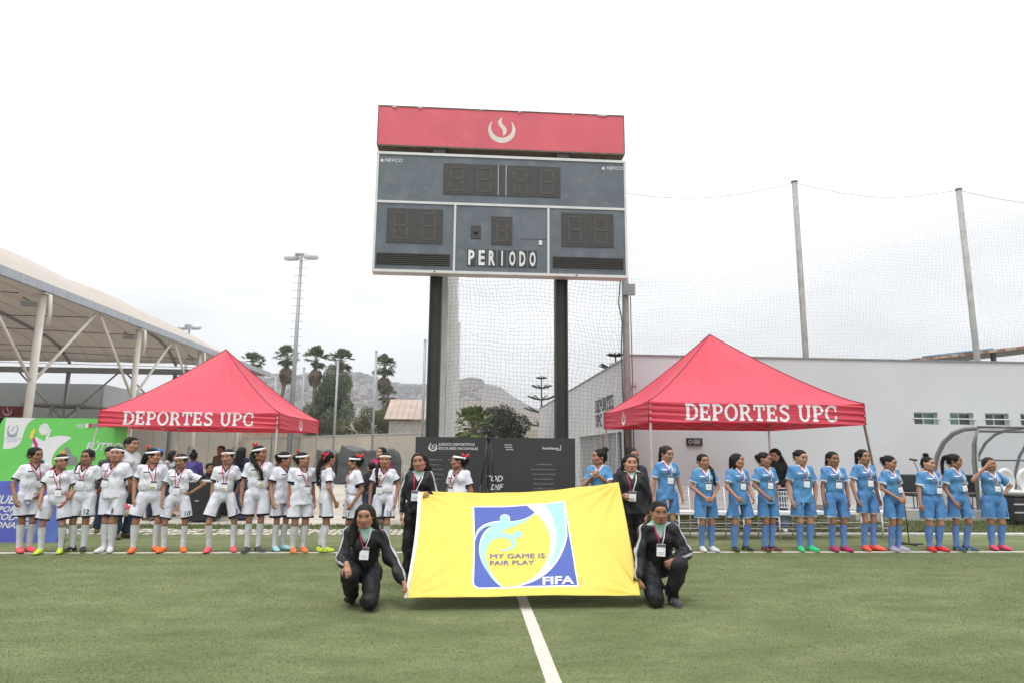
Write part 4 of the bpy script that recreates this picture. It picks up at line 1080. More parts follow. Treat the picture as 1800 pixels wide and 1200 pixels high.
for i, (px, py, lean, R, lab) in enumerate([(446, 617, .5, 1.65, "fan palm beside the canopy's end, leftmost of the row of palms"), (507, 606, -2.6, 1.75, "fan palm with a leaning trunk beside the floodlight mast"), (557, 609, 0, 1.75, "fan palm rising directly behind the drooping pepper tree, its left side"), (601, 612, .2, 1.8, "fan palm standing between the pepper tree and the bare fence post"), (677, 622, .4, 1.75, "fan palm standing alone over the pink-roofed shed")]):
    p_ = at(px, py, 78); fan_palm("fan_palm", lab, p_[0], 78, p_[2], R * 1.08, lean, 2.1, 10 + i, "tall fan palms behind the wall")
p_ = at(683, 678, 74); fan_palm("fan_palm", "short fan palm half hidden under the lone tall palm", p_[0], 74, p_[2], 1.5, 0, .8, 31, "tall fan palms behind the wall")
p_ = at(832, 712, 30); fan_palm("fan_palm", "low bright green fan palm above the black backdrop, between the scoreboard legs", p_[0], 30, p_[2], 1.25, 0, 0, 41, None, leafmat("fresh_palm_green", (.12, .17, .05)), nl=50)
def tree(name, label, cat, X, Y, blobs, n, size, rgb, trunk_h, tr=.25, seed=0, droop=0, group=None, limbs=5):
    root = thing(name, label, cat, (X, Y, 0), 0, group); r = np.random.default_rng(seed); mb = MB()
    mb.tube([(0, 0, -.1), (.05, 0, trunk_h * .5), (0, 0, trunk_h)], [tr, tr * .8, tr * .6], 8)
    for b in blobs[:limbs]: mb.tube([(0, 0, trunk_h * .7), (b[0] * .5, b[1] * .5, (trunk_h + b[2]) / 2), tuple(b[:3])], [tr * .5, tr * .35, tr * .12], 6)
    mb.build("trunk", BARK, root); V, F = leaves(n, blobs, size, seed, droop); mobj("crown", npmesh("crown", V, F), leafmat("foliage_" + name, rgb), root); return root
c = at(579, 700, 60)
bl = []
bl = [(0, 0, q_, 1.1, 1.1, 1.0) for q_ in (2.6, 4.2, 5.6)]
for _ in range(34):
    z = rng.uniform(1.8, 8.1); w_ = 1.9 * math.sqrt(max(.1, 1 - ((z - 4.6) / 4.2) ** 2)); bl.append((float(np.clip(rng.normal(0, .55), -1, 1)) * w_, rng.uniform(-1.4, 1.4), z, .7, .8, rng.uniform(.7, 1.3)))
tree("pepper_tree", "drooping grey-green pepper tree below the palms", "tree", c[0], 60, bl, 34000, .085, (.125, .15, .095), 3.5, .3, 3, 1.6)
for px, Y, w, h, col_, sd, lab, nm in [(640, 52, 3.2, 5.0, (.13, .125, .06), 5, "dry olive-brown shrub behind the wall next to the pepper tree", "dry_shrub"), (688, 50, 2.8, 4.6, (.12, .13, .06), 6, "greenish dry shrub behind the wall in front of the shed", "dry_shrub"), (884, 36, 1.7, 4.1, (.06, .06, .045), 7, "dark purple-brown bush right of the low fan palm", "dark_bush")]:
    c = at(px, 740, Y); bl = [(rng.uniform(-w, w) * .7, rng.uniform(-1, 1), rng.uniform(.8, h - .6), .7, .7, .6) for _ in range(14)]
    tree(nm, lab, "shrub", c[0], Y, bl, 12000, .07, col_, 1.0, .12, sd)
def norfolk(X, Y, H, label, seed=0, scale=1.0):
    root = thing("norfolk_pine", label, "pine tree", (X, Y, 0)); r = np.random.default_rng(seed); mb = MB(); mb.tube([(0, 0, 0), (0, 0, H)], [.14 * scale, .03], 8).build("trunk", BARK, root)
    tiers = [(.97, .25), (.87, .62), (.75, .9), (.62, 1.15), (.48, 1.3), (.34, 1.4), (.2, 1.5)]
    for tz, rad in tiers:
        V = []; F = []; rad *= scale
        for k in range(7):
            az = k * 2 * math.pi / 7 + tz * 9; d = np.array([math.cos(az), math.sin(az), 0]); sd = np.array([-d[1], d[0], 0])
            for i in range(12):
                u = (i + 1) / 12; c = np.array([0, 0, H * tz]) + d * rad * u + np.array([0, 0, .28 * rad * u * u])
                for s_ in (-1, 1):
                    L = .2 * scale * (1.15 - u * .6); b = len(V); V.extend([c, c + sd * s_ * L + d * .1 + np.array([0, 0, .03]), c + sd * s_ * L * .9 + d * .18, c + d * .09]); F.append((b, b + 1, b + 2, b + 3))
                b = len(V); V.extend([c - d * .1 + np.array([0, 0, .04]), c + np.array([0, 0, -.03]), c + d * .1 + np.array([0, 0, .01]), c + np.array([0, 0, .07])]); F.append((b, b + 1, b + 2, b + 3))
        mobj("branch_whorl", npmesh("branch_whorl", np.array(V), np.array(F)), NORF, root)
    return root
NORF = leafmat("norfolk_green", (.035, .055, .038))
c = at(952, 660, 46); norfolk(c[0], 46, c[2], "tiered norfolk pine standing past the end of the grey side wall")
c = at(1082, 619, 30); norfolk(c[0], 30, c[2], "dark pine tip peeping over the top of the grey side wall", 2, 1.1)

# ================================================================== walls and buildings
PLASTER = mat("white_painted_plaster", (.55, .56, .58), .85, .03, .6, .15, 30, stain=((.51, .51, .53), .5, .55, .8))
PLASTER2 = mat("grey_side_plaster", (.50, .51, .52), .85, .05, .6, .15, 30)
COPING = mat("metal_coping", (.22, .22, .22), .5, .2, 8)
BEIGE = mat("beige_perimeter_render", (.42, .39, .33), .9, .07, .8, .2, 20, stain=((.34, .31, .26), .5, .5, .8))
GREYB = mat("grey_building_render", (.27, .28, .28), .9, .05, .3, .1, 10); GREYB2 = mat("pale_grey_render", (.36, .37, .375), .9, .05, .3, .1, 10)
METG = mat("grey_steel", (.30, .31, .32), .45, .1, 8, metal=.3); METL = mat("pale_steel", (.50, .51, .52), .4, .1, 8, metal=.3)
root = thing("clubhouse_wall", "long white rendered clubhouse wall behind the right tent", "wall", (0, 18, 0))
WX0, WX1, WZ = 4.53, 30, 4.23
wins = []
for px in (1606, 1669, 1731, 1793):
    a = at(px, 724, 18); b = at(px + 44, 746, 18); wins.append((a[0], b[0], 2.44, 2.76))
zA = at(1627, 746, 18)[2]; zB = at(1627, 724, 18)[2]
wins = [(a, b, zA, zB) for a, b, _, _ in wins] + [(16.75, 17.45, zA, zB), (17.7, 18.4, zA, zB)]
mb = MB(); x = WX0
mb.box(WX0, WX1, 0, .25, -.05, zA); mb.box(WX0, WX1, 0, .25, zB, WZ)
for a, b, z0, z1 in wins: mb.box(x, a, 0, .25, z0, z1); x = b
mb.box(x, WX1, 0, .25, zA, zB); mb.box(WX0, WX1, 1.8, 1.9, 0, WZ - .3)
mb.build("wall_face", PLASTER, root); MB().box(WX0 - .03, WX1, -.03, .28, WZ, WZ + .045).build("coping", COPING, root)
GLASS = mat("window_glass", (.05, .07, .065), .12, .2, 3); GLASSG = mat("window_glass_green", (.10, .22, .16), .15, .3, 3); BAR = mat("window_bar_white", (.6, .6, .58), .5, .05)
for i, (a, b, z0, z1) in enumerate(wins):
    f = MB().box(a, b, .13, .17, z0, z0 + .03).box(a, b, .13, .17, z1 - .03, z1).box(a, a + .03, .13, .17, z0 + .03, z1 - .03).box(b - .03, b, .13, .17, z0 + .03, z1 - .03).box((a + b) / 2 - .015, (a + b) / 2 + .015, .13, .17, z0 + .03, z1 - .03).build("window", BAR, root)
    MB().box(a + .03, (a + b) / 2 - .015, .145, .15, z0 + .03, z1 - .03).build("pane", GLASS if i != 1 else GLASSG, f); MB().box((a + b) / 2 + .015, b - .03, .145, .15, z0 + .03, z1 - .03).build("pane", GLASSG if i == 0 else GLASS, f)
    MB().box(a - .04, b + .06, -.035, -.012, (z0 + z1) / 2 - .012, (z0 + z1) / 2 + .02).build("security_bar", BAR, root)
mb = MB(); a = at(1113, 672, 17.9); mb.box(a[0] - .08, a[0] + .1, -.12, 0, a[2] - .08, a[2] + .04); mb.tube([(a[0], -.07, a[2] - .08), (a[0], -.07, 0)], .035, 8); mb.build("downpipe", mat("painted_pipe", (.50, .47, .47), .6, .05), root)
a0 = at(1207, 769, 17.95); a1 = at(1235, 782, 17.95)
q = MB().box(a0[0], a1[0], -.05, -.005, a1[2], a0[2]).build("wall_sign", mat("black_sign", (.012, .012, .013), .4, .1), root)
cx, cz = (a0[0] + a1[0]) / 2, (a0[2] + a1[2]) / 2
print_on("sign_lettering", merge2d([place2d(band(0, 0, (1, 1), (.7, .7), 0, 360), cx - .12, cz, .055)] + [quad2(cx - .03, cz + .045 - .035 * i, cx + .17 - .02 * (i % 2), cz + .058 - .035 * i) for i in range(4)]), lambda x, y, o_: (x, -.05 - o_, y), mat("sign_white", (.5, .5, .5), .6), q, off=.002)
# side wall running away from the corner
root = thing("side_wall", "grey side wall with dark lettering running back from the corner", "wall", (4.53, 18, 0))
SY = 23.5
d0, d1, dz = 1.2, 8.5, 2.15
mb = MB(); mb.box(.003, .25, .25, d0, -.05, 4.23); mb.box(.003, .25, d0, d1, dz, 4.23); mb.box(.003, .25, d1, SY, -.05, 4.23); mb.box(1.6, 1.65, d0, d1, 0, dz); mb.build("wall_face", PLASTER2, root)
MB().box(-.03, .28, .3, SY, 4.23, 4.27).build("coping", COPING, root)
DG = mat("dark_letter", (.05, .055, .06), .6, .1); DOORM = mat("grey_door", (.27, .28, .28), .5, .1, 4); DARK = mat("dark_opening", (.02, .02, .022), .7, .1)
for k in range(7):
    y0 = d0 + k * 1.04; MB().box(.1, .15, y0 + .03, y0 + 1.0, .02, dz - .02).build("door_panel", DARK if k in (0,) else DOORM, root)
    MB().box(.04, .1, y0 - .04, y0 + .03, 0, dz - .002).build("door_post", METL, root)
aL = atX(1080, 698, 4.53); 
for txt, zc, w in (("DEPORTES", 3.13, 2.9), ("UPC", 2.62, 1.1)):
    for V_, T_ in slab_text(txt, .44, w): print_on("wall_lettering", (V_, T_), lambda x, y, o_, zc=zc, w=w: (-o_, 2.15 + 2.9 / 2 + (-x) + (2.9 - w) / 2, zc + y - .22), DG, root, off=.012)
# far end block of that wall + low wall
mb = MB(); a = at(948, 760, 41); b = at(790, 760, 40); root = thing("low_wall", "low cream wall closing the passage under the sandy slope", "wall", (0, 42, 0)); MB().box(b[0], 4.5, 0, .2, 0, at(900, 755, 42)[2]).build("wall_face", BEIGE, root)
root = thing("rusty_roof", "rusty corrugated roof edge rising behind the white wall", "roof", (0, 24, 0))
a = at(1560, 634, 24); b = at(1800, 607, 24); RUST = mat("rusty_sheet", (.26, .13, .08), .8, .4, 3, .6, 12, stain=((.45, .38, .32), 3, .5, .62)); 
sl = (b[2] - a[2]) / (b[0] - a[0])
M = Matrix.Translation((a[0], 0, a[2] - .02)) @ Matrix.Rotation(-math.atan(sl), 4, 'Y')
mb = MB(); mb.box(0, 11, -.06, .05, -.11, .0, M); mb.build("roof_edge", RUST, root)
mb = MB(); mb.box(0.05, 11, .06, 6, -.02, .01, M); mb.build("roof_sheet", mat("roof_sheet_grey", (.12, .13, .13), .7, .3, 3), root); mb = MB(); mb.box(1.5, 4.4, -.02, .1, .01, .06, M); mb.build("blue_tarp", mat("blue_tarpaulin", (.12, .32, .48), .6, .1), root)
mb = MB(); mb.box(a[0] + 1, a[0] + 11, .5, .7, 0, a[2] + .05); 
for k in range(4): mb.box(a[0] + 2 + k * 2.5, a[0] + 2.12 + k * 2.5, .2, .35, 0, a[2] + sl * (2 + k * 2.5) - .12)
mb.build("back_wall", mat("dark_block", (.10, .095, .085), .9, .2, 3), root)  # back wall and posts share one dark grey-brown block colour

# perimeter wall, in straight runs between its posts
wp = [(428, 55.5), (478, 51.0), (527, 46.5), (587, 42.0), (655, 38.0), (742, 33.9), (775, 32.5)]
pts = [at(px, 790, Y) for px, Y in wp]
root = thing("perimeter_wall", "long beige perimeter wall behind the covered equipment", "wall", (0, 0, 0))
for i in range(len(pts) - 1):
    a, b = Vector((pts[i][0], pts[i][1], 0)), Vector((pts[i + 1][0], pts[i + 1][1], 0)); mb = MB(); d = (b - a).normalized()
    mb.bar(a + d * .01 + Vector((0, 0, 1.2)), b - d * .012 + Vector((0, 0, 1.2)), .2, 2.4); mb.build("wall_panel", BEIGE, root)
    mb = MB(); mb.bar(a + d * .01 + Vector((0, 0, 2.425)), b - d * .012 + Vector((0, 0, 2.425)), .26, .05); mb.build("coping", METL, root)
for i, (px, Y) in enumerate(wp[1:6]):
    q = thing("fence_post", ["slim steel post at the wall end beside the leaning palm", "slim steel post just right of the floodlight mast", "slim steel post in front of the pepper tree", "slim steel post left of the lone palm", "slim steel post left of the scoreboard's leg"][i], "post", (pts[i + 1][0], pts[i + 1][1] - .18, 0), 0, "slim posts along the perimeter wall")
    MB().tube([(0, 0, 0), (0, 0, 7.15)], .07, 10).build("pole", METG, q); MB().tube([(0, 0, 7.15), (0, 0, 7.2)], .08, 10).build("cap", METG, q)
a, b = at(222, 790, 33), at(428, 790, 55.4)
root = thing("tall_beige_wall", "taller beige wall seen beneath the left tent", "wall", (0, 0, 0))
A, B = Vector((a[0], 46, 0)), Vector((b[0] - .3, 55.6, 0)); A.x = at(150, 790, 46)[0]
for k in range(8):
    p0 = A + (B - A) * (k / 8); p1 = A + (B - A) * ((k + 1) / 8); d = (p1 - p0).normalized(); MB().bar(p0 + d * .012 + Vector((0, 0, 1.6)), p1 - d * .012 + Vector((0, 0, 1.6)), .2, 3.2).build("wall_panel", BEIGE, root)
# shed with a pink roof, brick block
PINK = mat("pink_roof_sheet", (.36, .285, .24), .85, .12, 1, .4, 6); BRICK = mat("brick_far", (.33, .23, .18), .9, .25, 3, .4, 12)
a, b = at(676, 735, 46), at(765, 735, 46); t = at(715, 701, 49)
root = thing("storage_shed", "pale shed with a pink sloping roof behind the perimeter wall", "building", (0, 46, 0))
MB().box(a[0] + .3, b[0] + 1, 0.1, 4, 0, a[2] - .12).build("wall", mat("shed_block", (.38, .36, .33), .9, .15, 4, .5, 10), root)
for k in range(12):
    x0 = a[0] + (b[0] + 1.4 - a[0]) * k / 12; x1 = a[0] + (b[0] + 1.4 - a[0]) * (k + 1) / 12; mb = MB(); mb.add([(x0, -.3, a[2]), (x1 - .02, -.3, a[2]), (x1 - .02, 3.2, t[2]), (x0, 3.2, t[2]), (x0, -.3, a[2] - .06), (x1 - .02, -.3, a[2] - .06), (x1 - .02, 3.2, t[2] - .06), (x0, 3.2, t[2] - .06)], [(0, 1, 2, 3), (4, 7, 6, 5), (0, 4, 5, 1), (1, 5, 6, 2), (2, 6, 7, 3), (3, 7, 4, 0)]); mb.build("roof_sheet", PINK, root)
a, b = at(413, 757, 62), at(566, 757, 62)
root = thing("brick_outbuilding", "low brown brick outbuilding seen just right of the left tent", "building", (0, 62, 0)); MB().box(a[0], b[0], 0, 4, 0, at(500, 748, 62)[2]).build("wall", BRICK, root); MB().box(a[0] - .2, b[0] + .2, -.2, 4.2, at(500, 748, 62)[2], at(500, 746, 62)[2]).build("roof", COPING, root)
# grey hall at far left
x1 = at(175, 700, 50)[0]; p2 = at(290, 700, 63); p3 = at(420, 700, 86); zt = at(90, 673, 50)[2]
root = thing("grey_hall", "big plain grey hall behind the white canopy", "building", (0, 0, 0))
MB().box(-70, x1, 50, 50.4, 0, zt).build("front_wall", GREYB, root)
for a_, b_, z_ in (((x1, 50.2), (p2[0], 63), zt), ((p2[0], 63), (p3[0], 86), zt)):
    MB().bar((a_[0], a_[1], z_ / 2), (b_[0], b_[1], z_ / 2), .3, z_).build("side_wall_face", GREYB2, root)
root = thing("shop_front", "dark kiosk front with a red flame sign under the canopy", "kiosk", (0, 0, 0))
a = at(-60, 712, 40); b = at(36, 732, 40); KR = mat("deep_red_panel", (.20, .008, .02), .5, .15)
MB().box(a[0], b[0], 40, 40.2, b[2], a[2]).build("sign_panel", KR, root)
cx, cz = at(13, 722, 40)[0], at(13, 722, 40)[2]
for V_, T_ in flame_logo(.26, cx, cz): print_on("flame_emblem", (V_, T_), lambda x, y, o_: (x, 40 - o_, y), mat("sign_pale", (.6, .45, .45), .6), root, off=.01)
MB().box(a[0], b[0] + 1, 40.25, 40.4, 0, b[2] - .02).build("dark_front", DARK, root)
a = at(36, 708, 38); b = at(140, 713, 38)
root = thing("flat_shelter", "small flat steel shelter beside the kiosk", "shelter", (0, 38, 0)); MB().box(a[0], b[0], 0, 3, b[2], a[2]).build("roof", COPING, root)
for xx in (a[0] + .2, (a[0] + b[0]) / 2, b[0] - .2): MB().box(xx, xx + .09, .1, .19, 0, b[2] - .003).build("post", METG, root)
mb = MB(); mb.bar(((a[0] + b[0]) / 2, .1, b[2] - .1), (a[0] + .9, .1, .9), .06); mb.bar(((a[0] + b[0]) / 2 + .3, .1, b[2] - .1), (b[0] - .5, .1, .9), .06); mb.build("brace", METG, root)

# ================================================================== big white canopy
CAN = mat("canopy_membrane", (.66, .61, .56), .8, .04, .25, .2, 3, stain=((.60, .555, .51), .35, .5, .8), trans=.40)
COLM = mat("cream_column_paint", (.62, .59, .54), .5, .06, 3); SLEEVE = mat("grey_column_sleeve", (.26, .27, .28), .6, .1, 4)
GUT = mat("gutter_metal", (.40, .43, .47), .45, .08, 5, metal=.2); CAB = mat("cable_dark", (.10, .09, .085), .5, .1)
SEAM = mat('membrane_seam', (.40, .36, .32), .8, .1)
root = thing("membrane_canopy", "large cream tensile canopy on round columns over the court", "canopy", (0, 0, 0))
GX, GZ, CY0, CY1 = -14.5, 7.02, 12.0, 48.0
def canz(X, Y):
    t = np.clip((GX - X) / 8, 0, 1); s = np.clip((Y - CY0) / (CY1 - CY0), 0, 1); prof = 1 - (1 - t) ** 2
    u = np.clip(1 - np.abs((s - .42) / .585) ** 3.2, 0, 1) ** .45; sc = .045 * np.abs(np.sin((X - GX) / 3.4 * math.pi)) ** .7
    return GZ + 3.0 * prof * u - .16 * np.clip(t * 3, 0, 1) * (1 - np.abs(np.sin((Y - 22.9) / 6.7 * math.pi))) * .8 - sc
nx, ny = 120, 110; Xs = np.linspace(GX, GX - 34, nx + 1); Ys = np.linspace(CY0, CY1, ny + 1); XX, YY = np.meshgrid(Xs, Ys, indexing='ij'); ZZ = canz(XX, YY)
V = np.stack([XX.ravel(), YY.ravel(), ZZ.ravel()], 1); F = np.array([(i * (ny + 1) + j, i * (ny + 1) + j + 1, (i + 1) * (ny + 1) + j + 1, (i + 1) * (ny + 1) + j) for i in range(nx) for j in range(ny)])
o = mobj("membrane", npmesh("membrane", V, F, True), CAN, root); s_ = o.modifiers.new("t", 'SOLIDIFY'); s_.thickness = .03
for k in range(43):
    y0 = CY0 + k * .85
    MB().box(GX - .02, GX + .12, y0, y0 + .832, GZ - .27, GZ + .02).build("gutter_panel", GUT, root)
MB().box(GX - .12, GX - .025, CY0, CY1 + 1, GZ - .26, GZ - .1).build("edge_beam", COLM, root)
MB().box(GX - 34, GX - .13, CY1 - .1, CY1 + .1, GZ - .3, GZ + .1).build("edge_beam", METG, root)
for k, Yc in enumerate((16.2, 22.9, 29.6, 36.3, 43.0)):
    MB().tube([(GX - .1, Yc, 0), (GX - .1, Yc, GZ - .32)], .122, 20).build("column", COLM, root); MB().tube([(GX - .1, Yc, 0), (GX - .1, Yc, 1.65)], .20, 20).build("column_sleeve", SLEEVE, root)
    MB().box(GX - .3, GX + .1, Yc - .2, Yc + .2, GZ - .34, GZ - .3).build("column_head", COLM, root)
    MB().tube([(GX + .14, Yc, GZ - .36), (GX + .2, Yc, GZ - .9), (GX + .12, Yc + .1, GZ - 1.4)], .06, 8).build("rain_pipe", COLM, root)
    for s2 in (-1, 1): MB().tube([(GX - .1, Yc + s2 * .1, 3.75), (GX - .08, Yc + s2 * 3.2, GZ - .34)], .052, 10).build("strut", COLM, root)
    mb = MB(); mb.box(GX - .75, GX - .3, Yc - .08, Yc + .08, GZ - .75, GZ - .6); mb.tube([(GX - .75, Yc, GZ - .45), (GX - .3, Yc, GZ - .7)], .04, 6); mb.build("tie_bracket", METG, root)
    yc = Yc
for Xr in (-20.9, -28.2, -35.5):
    ys = np.linspace(CY0 + .5, CY1, 26); MB().tube([(Xr, y, float(canz(np.array([Xr]), np.array([y]))[0]) - .15) for y in ys], .10, 8).build("arch_rib", METG, root)
    MB().tube([(Xr, CY1, 0), (Xr, CY1, GZ - .2)], .14, 10).build("far_column", METG, root)
for k in range(22):
    Xr = GX - .8 - k * 1.45; ys = np.linspace(CY0 + .1, CY1 - .1, 40); MB().tube([(Xr, y, float(canz(np.array([Xr]), np.array([y]))[0]) - .035) for y in ys], .018, 4).build("fabric_seam", SEAM, root)
for Xr in (-20.9, -28.2):
    for s2 in (-1, 1): MB().tube([(Xr, CY1, 3.4), (Xr + s2 * 3.4, CY1, GZ - .2)], .06, 6).build("strut", METG, root)
for k in range(7):
    y0 = 18 + k * 4; MB().tube([(GX - .3, y0, GZ - .5), (GX - 16, y0 + 1.5 * (-1) ** k, GZ - .15), (GX - 33, y0 + 3 * (-1) ** k, GZ - .5)], .018, 5).build("tie_cable", CAB, root)
# ================================================================== floodlights
def floodlight(X, Y, H, label):
    root = thing("floodlight_mast", label, "floodlight", (X, Y, 0), 0, "floodlight masts")
    MB().tube([(0, 0, 0), (0, 0, H * .5), (0, 0, H)], [.19, .15, .10], 12).build("pole", METG, root)
    mb = MB()
    for k in range(int(H / .55)): mb.bar((-.42, -.1, 1 + k * .55), (.42, -.1, 1 + k * .55), .028)
    mb.build("climbing_rungs", METG, root); MB().box(-.45, .45, -.07, .07, H, H + .14).build("cross_arm", METG, root)
    for s2, rz in ((-1, .3), (1, -.25)):
        f = Field((-.9, -.6, -.5), (.9, .6, .5), .045); f.ell((0, 0, 0), (.56, .42, .36), 0); f.plane((0, 0, -.1), (0, .35, -1)); v, q = f.mesh()
        o = mobj("lamp_head", npmesh("lamp_head", v, q, True), METL, root); o.location = (s2 * .72, -.2 * s2, H - .14); o.rotation_euler = (.25, s2 * .15, rz)
        mb = MB(); mb.box(-.36, .36, -.28, .22, -.16, -.12); mb.build("lamp_glass", mat("lamp_glass", (.5, .5, .48), .2, .1), o)
b = at(530, 450, 46); floodlight(b[0], 46, b[2], "tall floodlight mast with climbing rungs and two lamp heads")
b = at(333, 574, 66); floodlight(b[0], 66, b[2], "distant floodlight whose twin heads show above the canopy edge")
# ================================================================== nets and their posts
NETM = mat("net_cord", (.05, .05, .05), .8, .2, 5)
GALV = mat("weathered_post_paint", (.34, .34, .335), .7, .12, 5, .3, 40, stain=((.25, .24, .23), 6, .5, .72))
def net(name, label, origin, U_, nu, nv, cell, r_, sag, seed, clip=None, z0=0.0, top=None):
    """knotted cord grid: U_ horizontal unit vector"""
    rr = np.random.default_rng(seed); ph = rr.uniform(0, 6, 8); O = np.array(origin, float); U_ = np.array(U_, float); W = np.cross(U_, [0, 0, 1.0])
    I, J = np.meshgrid(np.arange(nu + 1), np.arange(nv + 1), indexing='ij'); u = I * cell; v = J * cell; Hh = nv * cell; Lh = nu * cell
    env = np.sin(np.pi * np.clip(v / Hh, 0, 1)) ** .6
    d = sag * env * (np.sin(u * .8 + ph[0] + .4 * np.sin(v * .9)) + .5 * np.sin(u * 1.9 + v * .7 + ph[1]))
    su = .06 * np.sin(v * 1.7 + ph[2] + u * .5) * env + .04 * np.sin(v * 3.1 + u * 1.3 + ph[5]) + .012 * rr.normal(size=u.shape)
    sv = .10 * np.sin(u * .9 + ph[3]) * env + .05 * np.sin(u * 2.3 + v * .8 + ph[4]) + .012 * rr.normal(size=u.shape)
    if top is not None: sv = sv + (v / Hh) * top(u / Lh)
    P = O + (u + su)[..., None] * U_ + d[..., None] * W; P[..., 2] += v + sv + z0; idx = (I * (nv + 1) + J)
    A = np.concatenate([idx[:-1].ravel(), idx[:, :-1].ravel()]); B = np.concatenate([idx[1:].ravel(), idx[:, 1:].ravel()]); P = P.reshape(-1, 3)
    if clip is not None: k = clip(P[A]) & clip(P[B]); A, B = A[k], B[k]
    a, b = P[A], P[B]; D = b - a; D /= np.linalg.norm(D, axis=1)[:, None]; s1 = np.cross(D, W + np.array([.01, .02, .03])); s1 /= np.linalg.norm(s1, axis=1)[:, None]; s2 = np.cross(D, s1)
    n = len(A); V = np.empty((n, 6, 3), np.float32)
    for k in range(3):
        an = 2 * math.pi * k / 3; o_ = (s1 * math.cos(an) + s2 * math.sin(an)) * r_; V[:, k] = a + o_; V[:, 3 + k] = b + o_
    base = (np.arange(n) * 6)[:, None]; F = np.concatenate([base + np.array([[k, (k + 1) % 3, 3 + (k + 1) % 3, 3 + k]]) for k in range(3)])
    o = mobj(name, npmesh(name, V.reshape(-1, 3), F), NETM); tag(o, label, "net"); return o
topsag = lambda t: -.35 * np.sin(np.clip(t, 0, 1) * math.pi)
net("ball_net", "tall netting hung between the corner post and the first wall post", (4.35, 18.55, 4.2), (1, 0, 0), 53, 50, .105, .0014, .18, 1, top=topsag)
net("ball_net", "tall netting hung between the two slanting-looking posts on the wall", (9.95, 18.55, 4.2), (1, 0, 0), 50, 50, .105, .0014, .18, 2, top=topsag)
net("ball_net", "tall netting running past the last post to the picture's edge", (15.3, 18.55, 4.2), (1, 0, 0), 44, 50, .105, .0014, .18, 3, top=topsag)
net("ball_net", "netting behind the scoreboard's legs, across the passage mouth", (-.75, 17.1, .0), (1, 0, 0), 47, 86, .105, .0027, .20, 4)
net("ball_net", "netting stretched along the row of passage posts, seen edge-on", (-.8, 17.3, 0), (0, 1, 0), 124, 60, .15, .0035, .06, 5)
q = thing('net_cable', 'thin sagging cable along the top edge of the wall netting', 'cable', (0, 18.52, 0)); P_ = []
for x0_, x1_, z0_, z1_ in ((4.2, 9.93, 9.3, 9.8), (9.93, 15.25, 9.8, 9.75), (15.25, 21, 9.75, 9.7)):
    for k in range(12): t_ = k / 12; P_.append((x0_ + (x1_ - x0_) * t_, 0, z0_ + (z1_ - z0_) * t_ - .35 * math.sin(t_ * math.pi)))
MB().tube(P_, .009, 5).build('cable', METG, q)
for (x, y, h, r_, lab) in [(9.93, 18.5, 9.8, .085, "grey net post rising above the wall behind the right tent's peak"), (15.25, 18.5, 9.75, .085, "grey net post rising in front of the rusty roof"), (20.6, 18.5, 9.7, .085, "grey net post beyond the picture's edge")][:2]:
    q = thing("net_post", lab, "post", (x, y, 0), 0, "net posts on the clubhouse wall"); MB().tube([(0, 0, 0), (0, 0, h)], r_, 14).build("pole", GALV, q); MB().tube([(0, 0, h), (0, 0, h + .04)], r_ + .015, 14).build("cap", COPING, q)
q = thing("net_post", "thick weathered corner post wrapped with loose cables beside the wall corner", "post", (4.2, 17.05, 0)); MB().tube([(0, 0, 0), (0, 0, 9.3)], [.10, .085], 14).build("pole", GALV, q)
mb = MB(); mb.tube([(-.11, -.05, 1.0), (-.12, -.06, 2.5), (-.15, -.05, 4.2), (-.11, -.05, 5.0), (-.2, -.05, 5.5), (-.12, -.02, 6.3)], .018, 6); mb.tube([(.12, -.08, 0), (.13, -.08, 3), (.12, -.07, 6)], .015, 6); mb.build("cable", CAB, q)
MB().box(-.1, .22, -.22, -.12, 5.7, 6.0).build("junction_box", METG, q)
WP = mat("pale_post_paint", (.50, .53, .51), .6, .08, 3)
for i, (y, w, h, x) in enumerate([(17.25, .24, 9.4, -.72), (22.5, .26, 9.2, -.70), (26.5, .26, 9.0, -.62), (30.8, .24, 8.7, -.66), (36, .24, 8.6, -.62)]):
    q = thing("passage_post", ["near end post of the passage row, tallest beside the scoreboard's leg", "second post of the passage row", "third post of the passage row", "fourth post of the passage row", "last and farthest post of the passage row"][i], "post", (x, y, 0), 0, "row of pale posts along the passage")
    MB().box(-w / 2, w / 2, -.12, .12, 0, h).build("pole", WP, q); MB().box(-w / 2 - .01, w / 2 + .01, -.13, .13, 0, .2).build("foot", CONC, q)
    if i == 0: MB().box(-.2, -.13, -.1, .1, 0, h).build("rail", mat("brown_rail", (.20, .15, .11), .7, .2, 5), q)

# ================================================================== scoreboard
def bxz(px, py, Y=15.5):
    p_ = at(px, py, Y); return p_[0], p_[2]
SBF = mat("scoreboard_grey", (.105, .125, .15), .55, .14, 1.6, .1, 30, stain=((.17, .185, .20), 2.5, .5, .75))
SBE = mat("scoreboard_trim", (.62, .62, .62), .5, .06, 4); DIG = mat("digit_panel", (.040, .038, .038), .5, .25, 8); SEG = mat("digit_segment", (.068, .059, .054), .6, .3, 20)
RED = mat("faded_red_panel", (.62, .10, .135), .55, .10, 1.2, .1, 30, stain=((.64, .20, .23), 1.4, .56, .85), stretch=(1, 1, .6)); DST = mat("dark_steel", (.030, .029, .028), .55, .2, 5)
UND = mat("rusty_edge", (.13, .095, .07), .8, .3, 5); SBW = mat("board_white", (.68, .68, .68), .55, .08, 8); VENT = mat("vent_black", (.022, .020, .018), .6, .2, 10)
sb = thing("scoreboard", "big unlit grey scoreboard with a red header on two black legs", "scoreboard", (0, 15.5, 0))
X0, X1 = -2.38, 3.9; Zb, Zt = 5.80, 8.87
MB().box(X0 + .05, X1 - .05, .012, .3, Zb + .05, Zt - .05).build("cabinet", SBF, sb)
